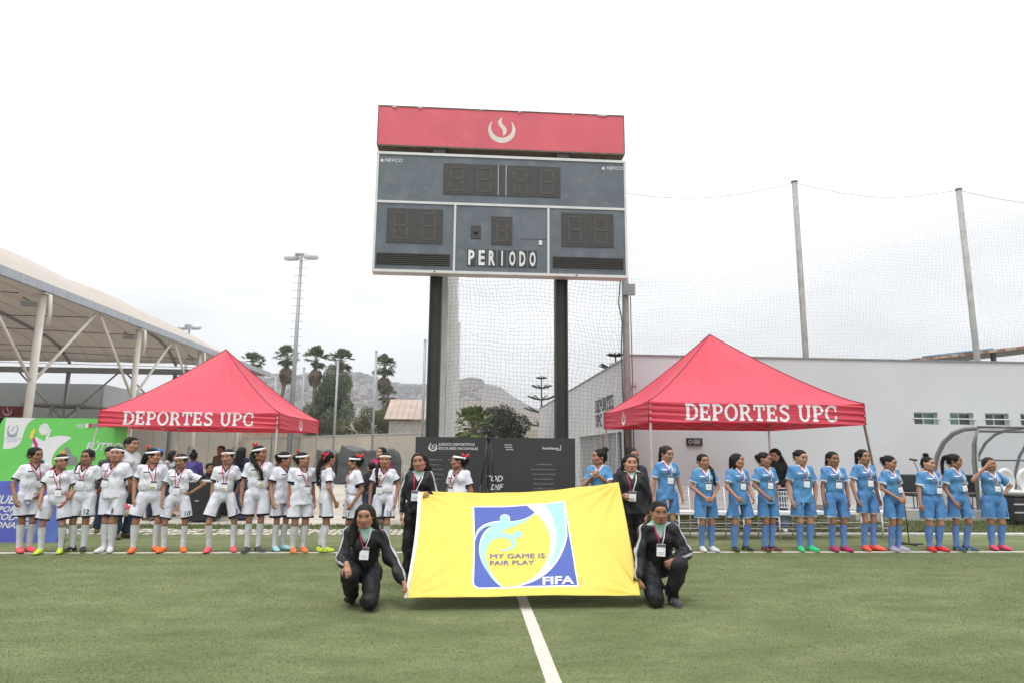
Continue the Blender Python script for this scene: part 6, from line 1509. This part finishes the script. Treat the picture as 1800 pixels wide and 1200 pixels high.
def lay_text(txt, x0, x1, yb, h_, m, sk=0, bold=.03, sx=None, slope=0.0, lay=7):
    V_, T_ = text2d(txt, bold, 0, align='LEFT'); xs_ = [a_ for a_, b_ in V_]; k = (x1 - x0) / (max(xs_) - min(xs_)); ky = h_ / .73
    return pbt("lettering", ([(x0 + (a_ - min(xs_)) * k, yb - b_ * ky + slope * (x0 + (a_ - min(xs_)) * k - x0)) for a_, b_ in V_], T_), m, lay)
for dx_, ly_ in ((-1.6, 7), (1.6, 8)):
    lay_text("MY GAME IS", 645 + dx_, 1046 + dx_, 594 + dx_ * .6, 34, BIN, slope=-.01, bold=0.0, lay=ly_); lay_text("FAIR PLAY", 645 + dx_, 966 + dx_, 642 + dx_ * .6, 32, BIN, slope=-.01, bold=0.0, lay=ly_)
lay_text("FIFA", 1026, 1256, 777, 50, BWT, bold=.03, slope=-.02)
V_, T_ = text2d("© FIFA", .0, 0); pbt("small_print", place2d((V_, T_), 1300, 755, 11, math.radians(-80)), BIN, 7)
pb("hem", [(140, 98), (165, 97)] + [(62 + 60 * 0, 853), (42, 855)], BWT, 1)

# ================================================================== chairs, dugout, equipment
CHW = mat("white_chair_paint", (.62, .61, .60), .4, .06, 8)
def chair(label, X, Y, rz):
    root = thing("banquet_chair", label, "chair", (X, Y, 0), rz, "white slatted chairs under the right tent")
    for sx_ in (-1, 1):
        MB().tube([(sx_ * .19, -.19, 0), (sx_ * .185, -.18, .45)], .013, 8).build("leg", CHW, root); MB().tube([(sx_ * .18, .24, 0), (sx_ * .18, .19, .45), (sx_ * .175, .24, .92)], .013, 8).build("leg", CHW, root)
    MB().box(-.2, .2, -.2, .2, .44, .46).build("seat", CHW, root); MB().box(-.185, .185, -.185, .18, .46, .495).build("cushion", mat("seat_pad_white", (.7, .69, .67), .7, .05) if "seat_pad_white" not in bpy.data.materials else bpy.data.materials["seat_pad_white"], root)
    for z in (.55, .63, .76, .84, .905): MB().bar((-.178, .205 + (z - .45) * .07, z), (.178, .205 + (z - .45) * .07, z), .016).build("rail", CHW, root)
    for k in range(7): x = -.14 + k * .0467; MB().bar((x, .213, .56), (x, .232, .84), .011).build("spindle", CHW, root)
    mb = MB()
    for z in (.2, .3): mb.bar((-.18, .21, z), (.18, .21, z), .012); mb.bar((-.188, -.185, z), (.188, -.185, z), .012); mb.bar((-.185, -.185, z + .02), (-.18, .21, z + .02), .012); mb.bar((.185, -.185, z + .02), (.18, .21, z + .02), .012)
    mb.build("stretcher", CHW, root); return root
spots = [(1204, "white slatted chair nearest the tent's front leg, first of the row"), (1262, "white slatted chair seen between the first two blue players with clasped hands"), (1318, "white slatted chair behind the gap left of the loose-haired blue player's shoulder"), (1378, "white slatted chair beside the woman in the black jacket"), (1432, "white slatted chair between the green-shoed player and the one in dark pink shoes"), (1490, "white slatted chair behind the tallest blue player"), (1556, "white slatted chair at the row's end beside the leaning tent leg")]
c0 = None
for i, (px, lab) in enumerate(spots):
    g_ = at(px, 905, 12.25)
    if c0 is None: c0 = chair(lab, g_[0], 12.25, .05)
    else: dup(c0, (g_[0], 12.25 + rng.uniform(-.12, .12), 0), rng.uniform(-.15, .2), lab)
# dugout
ACR = bpy.data.materials.new("clear_acrylic"); ACR.use_nodes = True; n_ = ACR.node_tree; n_.nodes.clear(); o1 = n_.nodes.new("ShaderNodeOutputMaterial"); tr_ = n_.nodes.new("ShaderNodeBsdfTransparent"); tr_.inputs[0].default_value = (.93, .94, .95, 1); gl = n_.nodes.new("ShaderNodeBsdfGlossy"); gl.inputs["Roughness"].default_value = .12; mx_ = n_.nodes.new("ShaderNodeMixShader"); fr_ = n_.nodes.new("ShaderNodeFresnel"); fr_.inputs[0].default_value = 1.3; n_.links.new(fr_.outputs[0], mx_.inputs[0]); n_.links.new(tr_.outputs[0], mx_.inputs[1]); n_.links.new(gl.outputs[0], mx_.inputs[2]); n_.links.new(mx_.outputs[0], o1.inputs[0])
DGM = mat("dugout_tube_grey", (.24, .25, .26), .4, .1, 6, metal=.2); DGD = mat("dugout_rail_dark", (.12, .12, .125), .45, .1, 6); WSH = mat("white_seat_shell", (.66, .66, .65), .35, .05, 5)
dg = thing("team_dugout", "curved clear team shelter with grey tubes at the picture's edge", "dugout", (12.43, 15.3, 0))
prof = [(1.75, .25), (1.74, .7), (1.66, 1.15), (1.48, 1.55), (1.2, 1.88), (.85, 2.09), (.45, 2.2), (0, 2.22)]
for k, x in enumerate((0, 1.15, 2.3, 3.45)):
    MB().tube([(x, y, z) for y, z in prof], .06 if k == 0 else .038, 10).build("hoop", DGM, dg)
    if k == 0: MB().tube([(x + .02, .0, 2.2), (x - .02, .16, 1.85), (x - .03, .22, 1.4), (x, .2, .25)], .035, 10).build("front_post", DGM, dg)
for (y, z, r_) in ((0, 2.24, .028), (.62, 2.16, .03), (1.55, 1.43, .022), (1.74, .75, .022)): MB().tube([(0, y, z), (4.2, y, z)], r_, 8).build("rail", DGD, dg)
V = []; F = []
for i, (y, z) in enumerate(prof): V += [(0.03, y + .012, z + .012), (4.2, y + .012, z + .012)]
F = [(2 * i, 2 * i + 1, 2 * i + 3, 2 * i + 2) for i in range(len(prof) - 1)]; o = mobj("clear_roof", npmesh("clear_roof", np.array(V), np.array(F), True), ACR, dg)
V = [(0.0, y, z) for y, z in prof] + [(0.0, .2, .25)]; mobj("clear_side", npmesh("clear_side", np.array(V), np.array([(8, i, i + 1) for i in range(7)])), ACR, dg)
MB().box(-3.2, 4.3, .1, 1.95, -.02, .25).build("base_slab", mat("slab_concrete", (.36, .36, .35), .85, .1, 3, .3, 30), dg)
for k in range(4):
    x = 1.0 + k * .56; f = Field((-.35, -.35, -.1), (.35, .35, .75), .022); f.ell((0, .17, .33), (.26, .09, .33), 0); f.ell((0, .08, .3), (.22, .1, .3), .02, sub=True); f.ell((0, -.02, .06), (.25, .24, .09), .05); f.ell((0, -.06, .14), (.2, .2, .08), .03, sub=True); v, q = f.mesh()
    o = mobj("bucket_seat", npmesh("bucket_seat", v, q, True), WSH, dg); o.location = (x, 1.0, .58); MB().box(-.22, .22, -.03, .06, -.35, -.02).box(-.03, .03, -.1, .1, -.33, -.03).build("seat_base", BLK, o)
for i, (px, py, lab) in enumerate([(1608, 870, "black padded chair standing on the slab left of the dugout"), (1690, 868, "black padded chair half hidden behind the two blue players")]):
    g_ = at(px, py, 15.9); c = thing("padded_chair", lab, "chair", (g_[0], 15.9, .25), .1 + i); MB().box(-.24, .24, .16, .22, .38, .82).build("backrest", BLK, c, .03); MB().box(-.24, .24, -.22, .2, .3, .37).build("seat", BLK, c, .02)
    for sx_ in (-1, 1):
        for y in (-.18, .17): MB().tube([(sx_ * .2, y, 0), (sx_ * .2, y, .3)], .013, 6).build("leg", DST, c)
for i, (px, Y, lab) in enumerate([(1800, 13.4, "black equipment chest in front of the dugout at the picture's edge")]):
    g_ = at(px, 900, Y + 1.2); c = thing("equipment_chest", lab, "chest", (g_[0], Y + 1.2, 0)); MB().box(-.45, .6, -.3, .3, .08, .62).build("box", BLK, c, .03); MB().box(-.46, .61, -.31, .31, .625, .68).build("lid", BLK, c, .02); MB().bar((-.5, -.33, .3), (.62, -.33, .3), .03).bar((-.5, -.33, .48), (.62, -.33, .48), .03).build("rail", METL, c)
    for sx_ in (-.38, .5): MB().tube([(sx_, -.2, .045), (sx_ + .04, -.2, .045)], .045, 12).build("wheel", BLK, c)
for (px, py, Y, lab) in ((1606, 808, 13.2, "boom microphone on a thin stand behind the bun-haired blue player"), (1573, 828, 11.4, "fluffy black microphone on a stand beside the clasped-hands player in purple shoes")):
    g_ = at(px, py, Y); c = thing("microphone_stand", lab, "microphone", (g_[0], Y, 0)); MB().tube([(.15, 0, 0), (.12, 0, g_[2] - .35), (0, 0, g_[2])], .008, 6).build("pole", BLK, c); MB().tube([(-.08, 0, g_[2] + .02), (.07, 0, g_[2] - .0)], .022, 10).build("microphone_head", BLK, c)
    MB().bar((-.1, 0, .01), (.4, 0, .01), .02).bar((.15, -.2, .01), (.15, .2, .01), .02).build("base", BLK, c)
# gear under the left tent
def box_thing(name, label, cat, px0, px1, pyt, Y, depth, m, lidm=None):
    a = at(px0, pyt, Y); b = at(px1, pyt, Y); c = thing(name, label, cat, ((a[0] + b[0]) / 2, Y, 0)); w = (b[0] - a[0]) / 2; MB().box(-w, w, 0, depth, .02, a[2] - .03).build("body", m, c, .02); MB().box(-w - .01, w + .01, -.01, depth + .01, a[2] - .028, a[2]).build("lid", lidm or m, c)
    MB().box(-w * .4, -w * .1, -.012, -.001, a[2] * .5, a[2] * .53).build("handle", METL, c)
    for q in (-1, 1): MB().box(q * w - .05 * (q > 0), q * w + .05 * (q < 0), .02, .07, 0, .02).build("foot", BLK, c)
    return c
box_thing("equipment_case", "black case with a pale top edge behind the player with a hand on her hip", "case", 333, 376, 844, 14.8, .6, BLK, mat("case_top", (.45, .45, .45), .5))
box_thing("equipment_case", "dark blue-black case seen between the two players right of the tent leg", "case", 416, 440, 838, 15.2, .5, mat("navy_case", (.02, .025, .06), .5, .1))
box_thing("bench_box", "low dark bench the seated onlookers rest on under the left tent", "bench", 362, 436, 868, 16.4, .5, mat("dark_bench", (.05, .045, .045), .6, .1))
# covered equipment
TARP = mat("charcoal_tarpaulin", (.055, .060, .060), .6, .18, 1.2, .5, 9)
def tarp(label, px0, px1, pyb, pyt, Y, prof_, seed):
    a = at(px0, pyt, Y); b = at(px1, pyt, Y); W = b[0] - a[0]; Hh = a[2]; f = Field((-.2, -.2, -.1), (W + .2, 2.2, Hh * 1.25), .055)
    X, Yg, Z = f.ax[0][:, None, None], f.ax[1][None, :, None], f.ax[2][None, None, :]; top = np.interp(X / W, [p_[0] for p_ in prof_], [p_[1] * Hh for p_ in prof_]) - .10 * np.abs(Yg - 1.0) + .04 * np.sin(X * 5 + Yg * 4)
    d = np.maximum.reduce([Z - top + X * 0, (0 - X) + .10 * np.minimum(Z, 1.2) + Yg * 0, X - W + .10 * Z + Yg * 0, -Yg + .12 * Z + X * 0, Yg - 2.0 + .1 * Z + X * 0]) ; fold = .035 * np.sin(X * 9 + 1.5 * np.sin(Z * 1.3 + Yg)) * np.clip(1.1 - Z / Hh, 0, 1) + .012 * np.sin(X * 13 - Z * 3 + Yg * 3) + .008 * np.sin(Z * 8 + X * 3)
    f.v = (d + fold).astype(np.float32); f.plane((0, 0, .0), (0, 0, -1)); v, q = f.mesh(); root = thing("covered_equipment", label, "covered equipment", (a[0], Y, 0)); mobj("tarpaulin", npmesh("tarpaulin", v, q, True), TARP, root); MB().tube([(.15, .06, Hh * .52), (W * .5, .04, Hh * .49), (W - .15, .06, Hh * .52)], .02, 6).build("tie_rope", BLK, root)
tarp("large charcoal tarpaulin draped over equipment against the beige wall", 591, 705, 843, 779, 31, [(0, .62), (.07, 1.0), (.2, .93), (.45, .86), (.85, .92), (.92, .80), (1, .45)], 1)
tarp("smaller charcoal tarpaulin heap just right of the left tent", 548, 594, 843, 786, 31.8, [(0, .8), (.15, .98), (.6, .95), (1, .82)], 2)
mb = MB(); q = thing("folded_rail", "pale folded metal barrier right of the covered equipment", "barrier", (at(712, 830, 31)[0], 31, 0)); 
MB().tube([(-.15, 0, 0), (-.15, 0, 1.0), (.55, 0, .85), (.55, 0, 0)], .03, 8).build("frame", METL, q)
for k in range(5): MB().tube([(-.03 + k * .12, 0, .05), (-.03 + k * .12, 0, .95 - k * .025)], .012, 6).build("bar", METL, q)
# ================================================================== people
S_ORANGE = shoe_mat((.85, .16, .03)); S_PINK = shoe_mat((.85, .10, .14)); S_YEL = shoe_mat((.55, .70, .06)); S_BLKY = shoe_mat((.03, .03, .035), (.5, .65, .05)); S_WHITE = shoe_mat((.65, .65, .66), (.5, .5, .52), (.3, .3, .3)); S_GREY = shoe_mat((.06, .06, .07), (.35, .35, .36)); S_LBLUE = shoe_mat((.35, .62, .68), (.05, .07, .12)); S_ORY = shoe_mat((.80, .20, .06), (.45, .55, .06)); S_MAROON = shoe_mat((.10, .03, .05), (.5, .6, .06)); S_GREEN = shoe_mat((.03, .55, .22), (.35, .5, .1)); S_DPINK = shoe_mat((.42, .03, .12)); S_CORAL = shoe_mat((.90, .10, .07)); S_LILAC = shoe_mat((.36, .33, .44), (.6, .6, .62)); S_RED = shoe_mat((.65, .03, .04)); S_NAVYY = shoe_mat((.04, .07, .16), (.5, .6, .06)); S_BROWN = shoe_mat((.12, .08, .05)); S_BLACK = shoe_mat((.015, .015, .015)); S_HPINK = shoe_mat((.70, .07, .16))
LANR = (LAN_R, LAN_W); LANP = (LAN_R, LAN_R)
GW = "players of the white team lined up on the touch line"; GB = "players of the blue team lined up on the touch line"
def W(**k):
    d = dict(hemband=.026, top_kind='tuck', top_mat=KIT_W, shorts=SHORT_W, socks=SOCK_W, group=GW, chest='w', Y=10.6, seed=int(k['x']), lan=LANP, hair='pony', band=1); d.update(k); return person(d)
def B(**k):
    d = dict(top_kind='tee', top_mat=KIT_B, shorts=SHORT_B, socks=SOCK_B, group=GB, chest='b', Y=10.62, seed=int(k['x']), lan=LANR, hair='pony'); d.update(k); return person(d)
W(x=57, top=785, rot=48, hyaw=25, hpitch=10, top_kind='tee', hair='braid_l', band=0, arml='clasp', armr='hang2', shoes=S_PINK, skin=1, face=2, stance=.06, hem=-.03, cardpos=(.05, .99), label="girl in white kit with pink boots and no headband, first in the white line", feet={'l': 10, 'r': -5}, shift=-.02, cardrot=8)
W(x=102, top=797, rot=12, hyaw=8, hpitch=12, hair='braid_r', arml='hang2', armr='hang2', shoes=S_YEL, skin=0, face=0, stance=.13, sockstripe=1, lan=LANP, label="girl in white kit and headband with yellow-green boots and a long side braid", Y=10.45, cardpos=(.05, .93))
W(x=148, top=789, rot=3, hyaw=-4, hpitch=9, hair='braid_r', band=0, num="12", numside=1, shoes=S_BLKY, skin=1, face=0, arml='back', armr='front', label="girl in white kit with number 12 on her shorts and no headband")
W(x=199, top=784, rot=-6, hyaw=14, hpitch=-2, hair='lowbun', num="8", numside=1, shoes=S_WHITE, skin=0, face=1, w=1.13, arml='back', armr='back', stance=.055, top_kind='tee', hem=-.05, cardpos=(-.05, .99), label="sturdy girl in white kit with number 8, white shoes and her arms behind her back", cardrot=10)
W(x=264, top=787, rot=26, hyaw=55, hpitch=4, hair='braid_back', bow=(-.03, .08, .11, 20), shoes=S_ORANGE, skin=0, face=0, arml='back', armr='hang', stance=.12, sockstripe=1, tan=1, label="girl in white kit with orange boots looking over at the girl with hand on hip", w=1.06, cardpos=(.04, .97))
W(x=314, top=797, rot=10, hyaw=-4, hpitch=10, hair='braid_r', num="10", numside=1, shoes=S_ORANGE, skin=1, face=2, arml='hip', armr='hang2', stance=.12, label="girl in white kit with one hand on her hip and orange boots", cardpos=(-.0, .95))
W(x=397, top=789, rot=14, hyaw=-8, hpitch=8, hair='braid_r', num="7", numside=1, shoes=S_PINK, skin=0, face=0, arml='back', armr='hang', stance=.16, sockstripe=1, tan=1, knee={'r': .05}, label="girl in white kit with number 7 and pink boots standing with her legs apart", cardpos=(-.01, .96))
W(x=452, top=782, rot=18, hyaw=58, hpitch=0, hair='braid_r', bow=(-.02, .07, .115, 10), shoes=S_GREY, skin=1, face=3, arml='back', armr='hang', stance=.075, tan=1, label="tall girl in white kit with grey and black boots looking to her side", cardpos=(.05, .98), cardrot=-6)
W(x=498, top=793, rot=48, hyaw=48, hpitch=8, hair='lowbun', shoes=S_LBLUE, skin=0, face=0, top_kind='tee', arml='hang2', armr='hang', stance=.07, hem=.0, lan=None, label="girl in white kit with light blue boots, half hidden behind the next girl", Y=10.75)
W(x=531, top=794, rot=30, hyaw=52, hpitch=4, hair='lowbun', bow=(-.03, .08, .11, 10), shoes=S_ORY, skin=0, face=1, top_kind='tee', w=1.1, arml='hang', armr='hang', stance=.075, label="girl in white kit with orange and yellow boots, untucked shirt and a red hair ribbon", cardpos=(.05, .95), Y=10.55)
W(x=574, top=792, rot=118, hyaw=18, hair='braid_back', band=0, bow=(-.05, .1, .05, 90), shoes=S_YEL, skin=0, face=0, top_kind='tee', arml='hang', armr='hang2', num="3", numside=1, backnum="3", chest=None, lan=None, stance=.07, label="girl in white kit seen from behind, number 3 on her back, long braid")
W(x=622, top=799, rot=-62, hyaw=-22, hpitch=6, hair='lowbun', bow=(.03, .1, .075, -60), shoes=S_YEL, skin=1, face=0, arml='hang2', armr='hang', stance=.06, num="11", numside=1, w=1.05, label="girl in white kit turned sideways with headband and trailing red ribbon", cardpos=(0, .97))
W(x=675, top=795, rot=0, hyaw=-3, hpitch=4, hair='braid_r', num="15", numside=1, shoes=S_YEL, skin=0, face=3, arml='hang', armr='hang', stance=.075, label="girl in white kit with number 15 and a braid, beside the standing girl in black", cardpos=(-.06, .95))
W(x=806, top=796, rot=-38, hyaw=-50, hpitch=0, hair='lowbun', bow=(.03, .1, .06, -60), shoes=S_BLACK, skin=1, face=0, arml='hang', armr='hang2', Y=9.7, label="girl in white kit behind the yellow banner looking sideways, red ribbon in her hair", cardpos=(-.05, .98))
# blue team
B(x=1053, top=788, rot=-24, hyaw=-45, hpitch=2, hair='topbun', arml='pray', armr='pray', shoes=S_BLACK, skin=0, face=0, Y=9.9, lan=None, label="girl in blue kit behind the banner with palms together and hair bun")
B(x=1173, top=783, rot=6, hyaw=16, hpitch=16, hair='pony', shoes=S_WHITE, skin=2, face=0, stance=.07, label="tall girl in blue kit beside the tent leg, behind the crouching girl", hairmat=HAIRB, Y=10.9, arml='hang', armr='hang')
B(x=1239, top=797, rot=0, hyaw=4, hpitch=6, hair='braid_l', shoes=S_WHITE, skin=0, face=3, arml='clasp', armr='clasp', stance=.065, label="girl in blue kit with white shoes, her hands clasped in front", cardpos=(.02, 1.01), hem=.02)
B(x=1297, top=796, rot=14, hyaw=26, hpitch=3, hair='bob', shoes=S_BLKY, skin=0, face=3, arml='front', armr='front', stance=.09, knee={'l': .05}, label="girl in blue kit with chin-length loose hair tugging at her shorts", w=1.04)
B(x=1346, top=794, rot=14, hyaw=24, hpitch=8, hair='lowbun', shoes=S_MAROON, skin=1, face=1, arml='hang', armr='front', stance=.08, label="girl in blue kit with dark maroon boots standing in front of the woman in black")
B(x=1410, top=790, rot=2, hyaw=6, hpitch=14, hair='lowbun', shoes=S_GREEN, skin=2, face=1, arml='hang', armr='hang2', stance=.075, label="girl in blue kit with bright green boots looking down", w=1.02)
B(x=1467, top=793, rot=-3, hyaw=4, hpitch=8, hair='pony', shoes=S_DPINK, skin=1, face=3, top_kind='tuck', arml='hang', armr='hang', stance=.075, label="girl in blue kit with dark pink boots and a tucked-in shirt")
B(x=1521, top=789, rot=8, hyaw=-4, hpitch=4, hair='pony', shoes=S_CORAL, skin=0, face=2, top_kind='tuck', arml='hang', armr='hang', stance=.08, label="girl in blue kit with coral red boots whose short hems curve up", Y=10.7, shortlen=.70)
B(x=1566, top=800, rot=16, hyaw=18, hpitch=16, hair='lowbun', shoes=S_LILAC, skin=0, face=1, top_kind='tuck', arml='clasp', armr='clasp', stance=.07, label="short girl in blue kit with lilac shoes and clasped hands", cardpos=(.08, .98), cardrot=-10)
B(x=1634, top=802, rot=6, hyaw=4, hpitch=6, hair='bun', shoes=S_RED, skin=2, face=1, top_kind='tuck', w=1.1, arml='hang', armr='hang', stance=.09, label="girl in blue kit with red boots and a bun on top of her head", cardpos=(.05, .98))
B(x=1681, top=797, rot=10, hyaw=34, hpitch=10, hair='pony', shoes=S_NAVYY, skin=1, face=2, top_kind='tuck', arml='hang', armr='hang2', stance=.1, knee={'l': .06}, label="girl in blue kit with navy and yellow boots and a thick loose ponytail", cardpos=(.04, .99), cardrot=-8)
B(x=1742, top=803, rot=-4, hyaw=-2, hpitch=6, hroll=-6, hair='bob', hairmat=HAIRB, shoes=S_HPINK, skin=0, face=0, top_kind='tuck', arml='hip', armr='brow', num="3", numside=1, stance=.08, label="girl in blue kit holding one hand to her forehead, last in the blue line", w=1.04, Y=10.75)
# banner carriers standing
def T(**k):
    d = dict(top_kind='jacket', top_mat=TRACK, pants=PANTS, group="girls in black tracksuits carrying the banner", seed=int(k['x']), lan=LANR, shoes=S_BLACK, vdepth=.075); d.update(k); return person(d)
T(x=736, top=794, Y=8.35, rot=0, hyaw=-2, hpitch=6, hair='long', skin=0, face=0, arml='hold', armr='hang', label="standing long-haired girl in black tracksuit at the banner's upper corner beside the white team", cardpos=(-.03, .99))
T(x=1109, top=797, Y=8.3, rot=-4, hyaw=2, hpitch=4, hair='longback', skin=2, face=3, armr='hold', arml='hang', top_mat=TRACK_W, stripes=0, tan=1, label="standing girl in plain black jacket at the banner's upper corner beside the blue team", cardpos=(-.01, 1.0), w=1.05)
# banner carriers crouching
JL = dict(pelvis=V3(0, .14, .30), chest=V3(.0, .03, .60), neck=V3(.0, -.01, .735), head=V3(-.01, -.065, .852),
          shl=V3(.158, -.0, .675), shr=V3(-.158, -.0, .675), ell=V3(.255, -.06, .44), wrl=V3(.395, -.235, .235), elr=V3(-.205, -.06, .45), wrr=V3(-.145, -.28, .425),
          hipl=V3(.085, .12, .31), knl=V3(.075, -.26, .10), anl=V3(.09, .12, .08), hipr=V3(-.085, .12, .32), knr=V3(-.125, -.24, .33), anr=V3(-.11, .02, .09), hdirr=V3(.25, -.6, -.75), hdirl=V3(.35, -.6, -.7),
          palml=(V3(-1, 0, 0), 'fist'), palmr=(V3(0, .6, -1), 'relax'), footpitchl=-55.0, footpitchr=-20.0)
T(x=646, top=0, H=1.56, Y=7.05, rot=6, hyaw=-4, hpitch=10, hair='long', skin=0, face=0, J=JL, hem=-.0, label="crouching long-haired girl in black tracksuit holding the banner's lower corner", cardpos=(0.0, .50), seed=3)
JR = dict(pelvis=V3(0, .14, .33), chest=V3(.0, .04, .635), neck=V3(.0, -.0, .77), head=V3(0, -.05, .885),
          shl=V3(.158, -.0, .71), shr=V3(-.158, -.0, .71), ell=V3(.245, -.06, .49), wrl=V3(.08, -.24, .44), elr=V3(-.205, -.04, .46), wrr=V3(-.235, -.15, .235),
          hipl=V3(.085, .12, .34), knl=V3(.14, -.22, .41), anl=V3(.09, -.12, .08), hipr=V3(-.085, .12, .33), knr=V3(-.10, -.26, .095), anr=V3(-.09, .12, .09), hdirr=V3(0, -.35, -1), hdirl=V3(-1, -.2, -.5),
          palml=(V3(0, 1, 0), 'fist'), palmr=(V3(1, 0, 0), 'fist'), footpitchr=-55.0)
T(x=1156, top=0, H=1.56, Y=7.12, rot=-4, hyaw=0, hpitch=6, hair='lowbun', skin=1, face=3, J=JR, label="crouching girl with tied-back hair in black tracksuit at the banner's lower corner", cardpos=(.0, .52), seed=4, shoes=S_GREY)

# onlookers behind
def C(**k):
    d = dict(top_kind='jacket', pants=casual((.03, .045, .09)), shoes=S_BROWN, seed=int(k['x']), lan=None, hair='short', group=None, stripes=0, collar=0, res=1.25, vdepth=.0); d.update(k); return person(d)
C(x=222, top=768, Y=12.2, rot=70, hyaw=8, hair='short', skin=0, face=3, top_mat=casual((.50, .50, .52)), arml='hang2', armr='back', label="dark-haired man in pale shirt and jeans behind the number 8 player", w=1.1)
C(x=190, top=784, Y=13.0, rot=40, hyaw=20, hair='short', skin=2, face=1, top_mat=casual((.06, .06, .065)), label="person in a dark grey jacket partly hidden in front of the green banner")
c = C(x=272, top=789, Y=15.2, rot=-30, hair='short', skin=0, top_mat=casual((.40, .42, .42)), label="onlooker in a bright blue cap under the left tent"); 
o = bpy.data.objects.new("cap", None)
f = Field((-.12, -.2, -.03), (.12, .13, .16), .008); f.ell((0, .015, .05), (.092, .106, .085), 0); f.cone((-.03, -.1, .05), (.03, -.1, .05), .055, .055, .01, sy=1.3); f.v = np.maximum(f.v, -(f.ax[2][None, None, :] - .045) + 0 * f.v); f.v = np.where((f.ax[1][None, :, None] < -.075) & (f.ax[2][None, None, :] > .06), .05, f.v); v, q = f.mesh()
bpy.data.objects.remove(o); o = mobj("cap", npmesh("cap", v, q, True), mat("cap_blue", (.03, .12, .50), .6, .1), c); o.matrix_local = Matrix.Translation((0, -.012, 1.388))
C(x=300, top=791, Y=16.0, rot=60, hyaw=30, hair='bob', skin=0, top_mat=casual((.34, .34, .35)), label="onlooker with dark curly hair and a grey top under the left tent")
C(x=337, top=793, Y=16.1, rot=-150, hyaw=0, hair='bun', skin=0, top_mat=casual((.08, .06, .22)), label="onlooker in a purple top with a hair bun turned away")
C(x=421, top=785, Y=15.9, rot=160, hyaw=0, hair='longback', skin=0, top_mat=casual((.02, .022, .06)), pants=casual((.02, .022, .05)), label="onlooker in navy with long dark hair seen from behind")
C(x=384, top=783, Y=18.2, rot=-5, hyaw=0, hair='short', skin=1, top_mat=casual((.10, .09, .07)), label="man in a brown top facing the pitch from the back of the left tent", face=3)
C(x=484, top=806, Y=19.6, rot=20, hyaw=0, hair='short', skin=1, top_mat=casual((.02, .02, .02)), label="short onlooker in black by the left tent's far leg")
SIT = dict(pelvis=V3(0, .12, .50), chest=V3(0, .02, .80), neck=V3(0, -.02, .93), head=V3(0, -.05, 1.055), shl=V3(.152, -.01, .875), shr=V3(-.152, -.01, .875), ell=V3(.21, -.08, .63), elr=V3(-.21, -.08, .63), wrl=V3(.12, -.27, .60), wrr=V3(-.12, -.27, .60), hipl=V3(.085, .1, .50), hipr=V3(-.085, .1, .50), knl=V3(.11, -.3, .50), knr=V3(-.11, -.3, .50), anl=V3(.11, -.28, .09), anr=V3(-.11, -.28, .09))
C(x=366, top=0, H=1.55, Y=16.15, rot=30, hyaw=10, hair='short', skin=1, J=SIT, top_mat=casual((.03, .03, .032)), label="onlooker in black sitting on the low bench under the left tent", Z=0)
C(x=392, top=0, H=1.55, Y=16.2, rot=35, hyaw=-10, hair='longback', skin=0, J=SIT, top_mat=casual((.45, .16, .16)), label="girl in a salmon sleeve sitting on the low bench behind the number 7 player")
C(x=668, top=785, Y=14.6, rot=-10, hyaw=-20, hair='bob', skin=2, top_mat=casual((.36, .03, .10)), arml='front', armr='hang', label="woman in dark glasses and a magenta scarf in front of the covered equipment")
C(x=652, top=812, Y=13.6, rot=-140, hyaw=0, hair='short', skin=0, top_mat=casual((.02, .02, .025)), armr='clasp', label="dark-haired onlooker in black leaning in between the last two white players")
C(x=1112, top=787, Y=9.35, rot=10, hyaw=0, hair='topbun', skin=1, top_mat=casual((.03, .025, .05)), label="dark-haired person directly behind the standing girl in the plain black jacket")
C(x=1366, top=788, Y=13.2, rot=-30, hyaw=-10, hpitch=24, hair='long', skin=2, top_mat=casual((.014, .014, .015)), arml='clasp', armr='clasp', label="woman in a black coat and dark red scarf looking down under the right tent", shoes=S_WHITE, pants=casual((.08, .12, .20)))
# ball hanging in its net at the man's side
g_ = at(220, 895, 12.0); f = Field((-.14,) * 3, (.14,) * 3, .012); f.ell((0, 0, 0), (.11, .11, .11), 0); v, q = f.mesh()
m, n, b_ = _mat("ball_red_white"); t_ = n.nodes.new("ShaderNodeTexCoord"); vo = n.nodes.new("ShaderNodeTexVoronoi"); vo.inputs["Scale"].default_value = 9; n.links.new(t_.outputs["Object"], vo.inputs["Vector"]); rp = n.nodes.new("ShaderNodeValToRGB"); rp.color_ramp.interpolation = 'CONSTANT'; rp.color_ramp.elements[0].color = (.55, .03, .05, 1); rp.color_ramp.elements[1].position = .5; rp.color_ramp.elements[1].color = (.7, .66, .6, 1); sp_ = n.nodes.new("ShaderNodeSeparateXYZ"); n.links.new(vo.outputs["Color"], sp_.inputs[0]); n.links.new(sp_.outputs[0], rp.inputs[0]); n.links.new(rp.outputs[0], b_.inputs["Base Color"])
bl = thing("football", "red and white football hanging in a carry bag behind the number 8 player", "ball", (g_[0], 12.0, g_[2])); mobj("ball", npmesh("ball", v, q, True), m, bl); MB().tube([(0, 0, .1), (0, .02, .32)], .012, 6).tube([(.05, 0, .09), (0, .02, .3)], .006, 5).build("carry_strap", BLK, bl)
c_ = [w_ for w_ in (TRACK,)]
# ================================================================== thin coastal haze
m = bpy.data.materials.new("coastal_haze"); m.use_nodes = True; n = m.node_tree; n.nodes.clear(); o1 = n.nodes.new("ShaderNodeOutputMaterial"); pv = n.nodes.new("ShaderNodeVolumePrincipled")
pv.inputs["Color"].default_value = (.92, .94, .97, 1); pv.inputs["Density"].default_value = .00055; n.links.new(pv.outputs[0], o1.inputs["Volume"])
hz = MB().box(-2600, 2600, -100, 3600, -1.1, 150).build("haze", m); hz["kind"] = "stuff"
hz.display_type = 'WIRE'
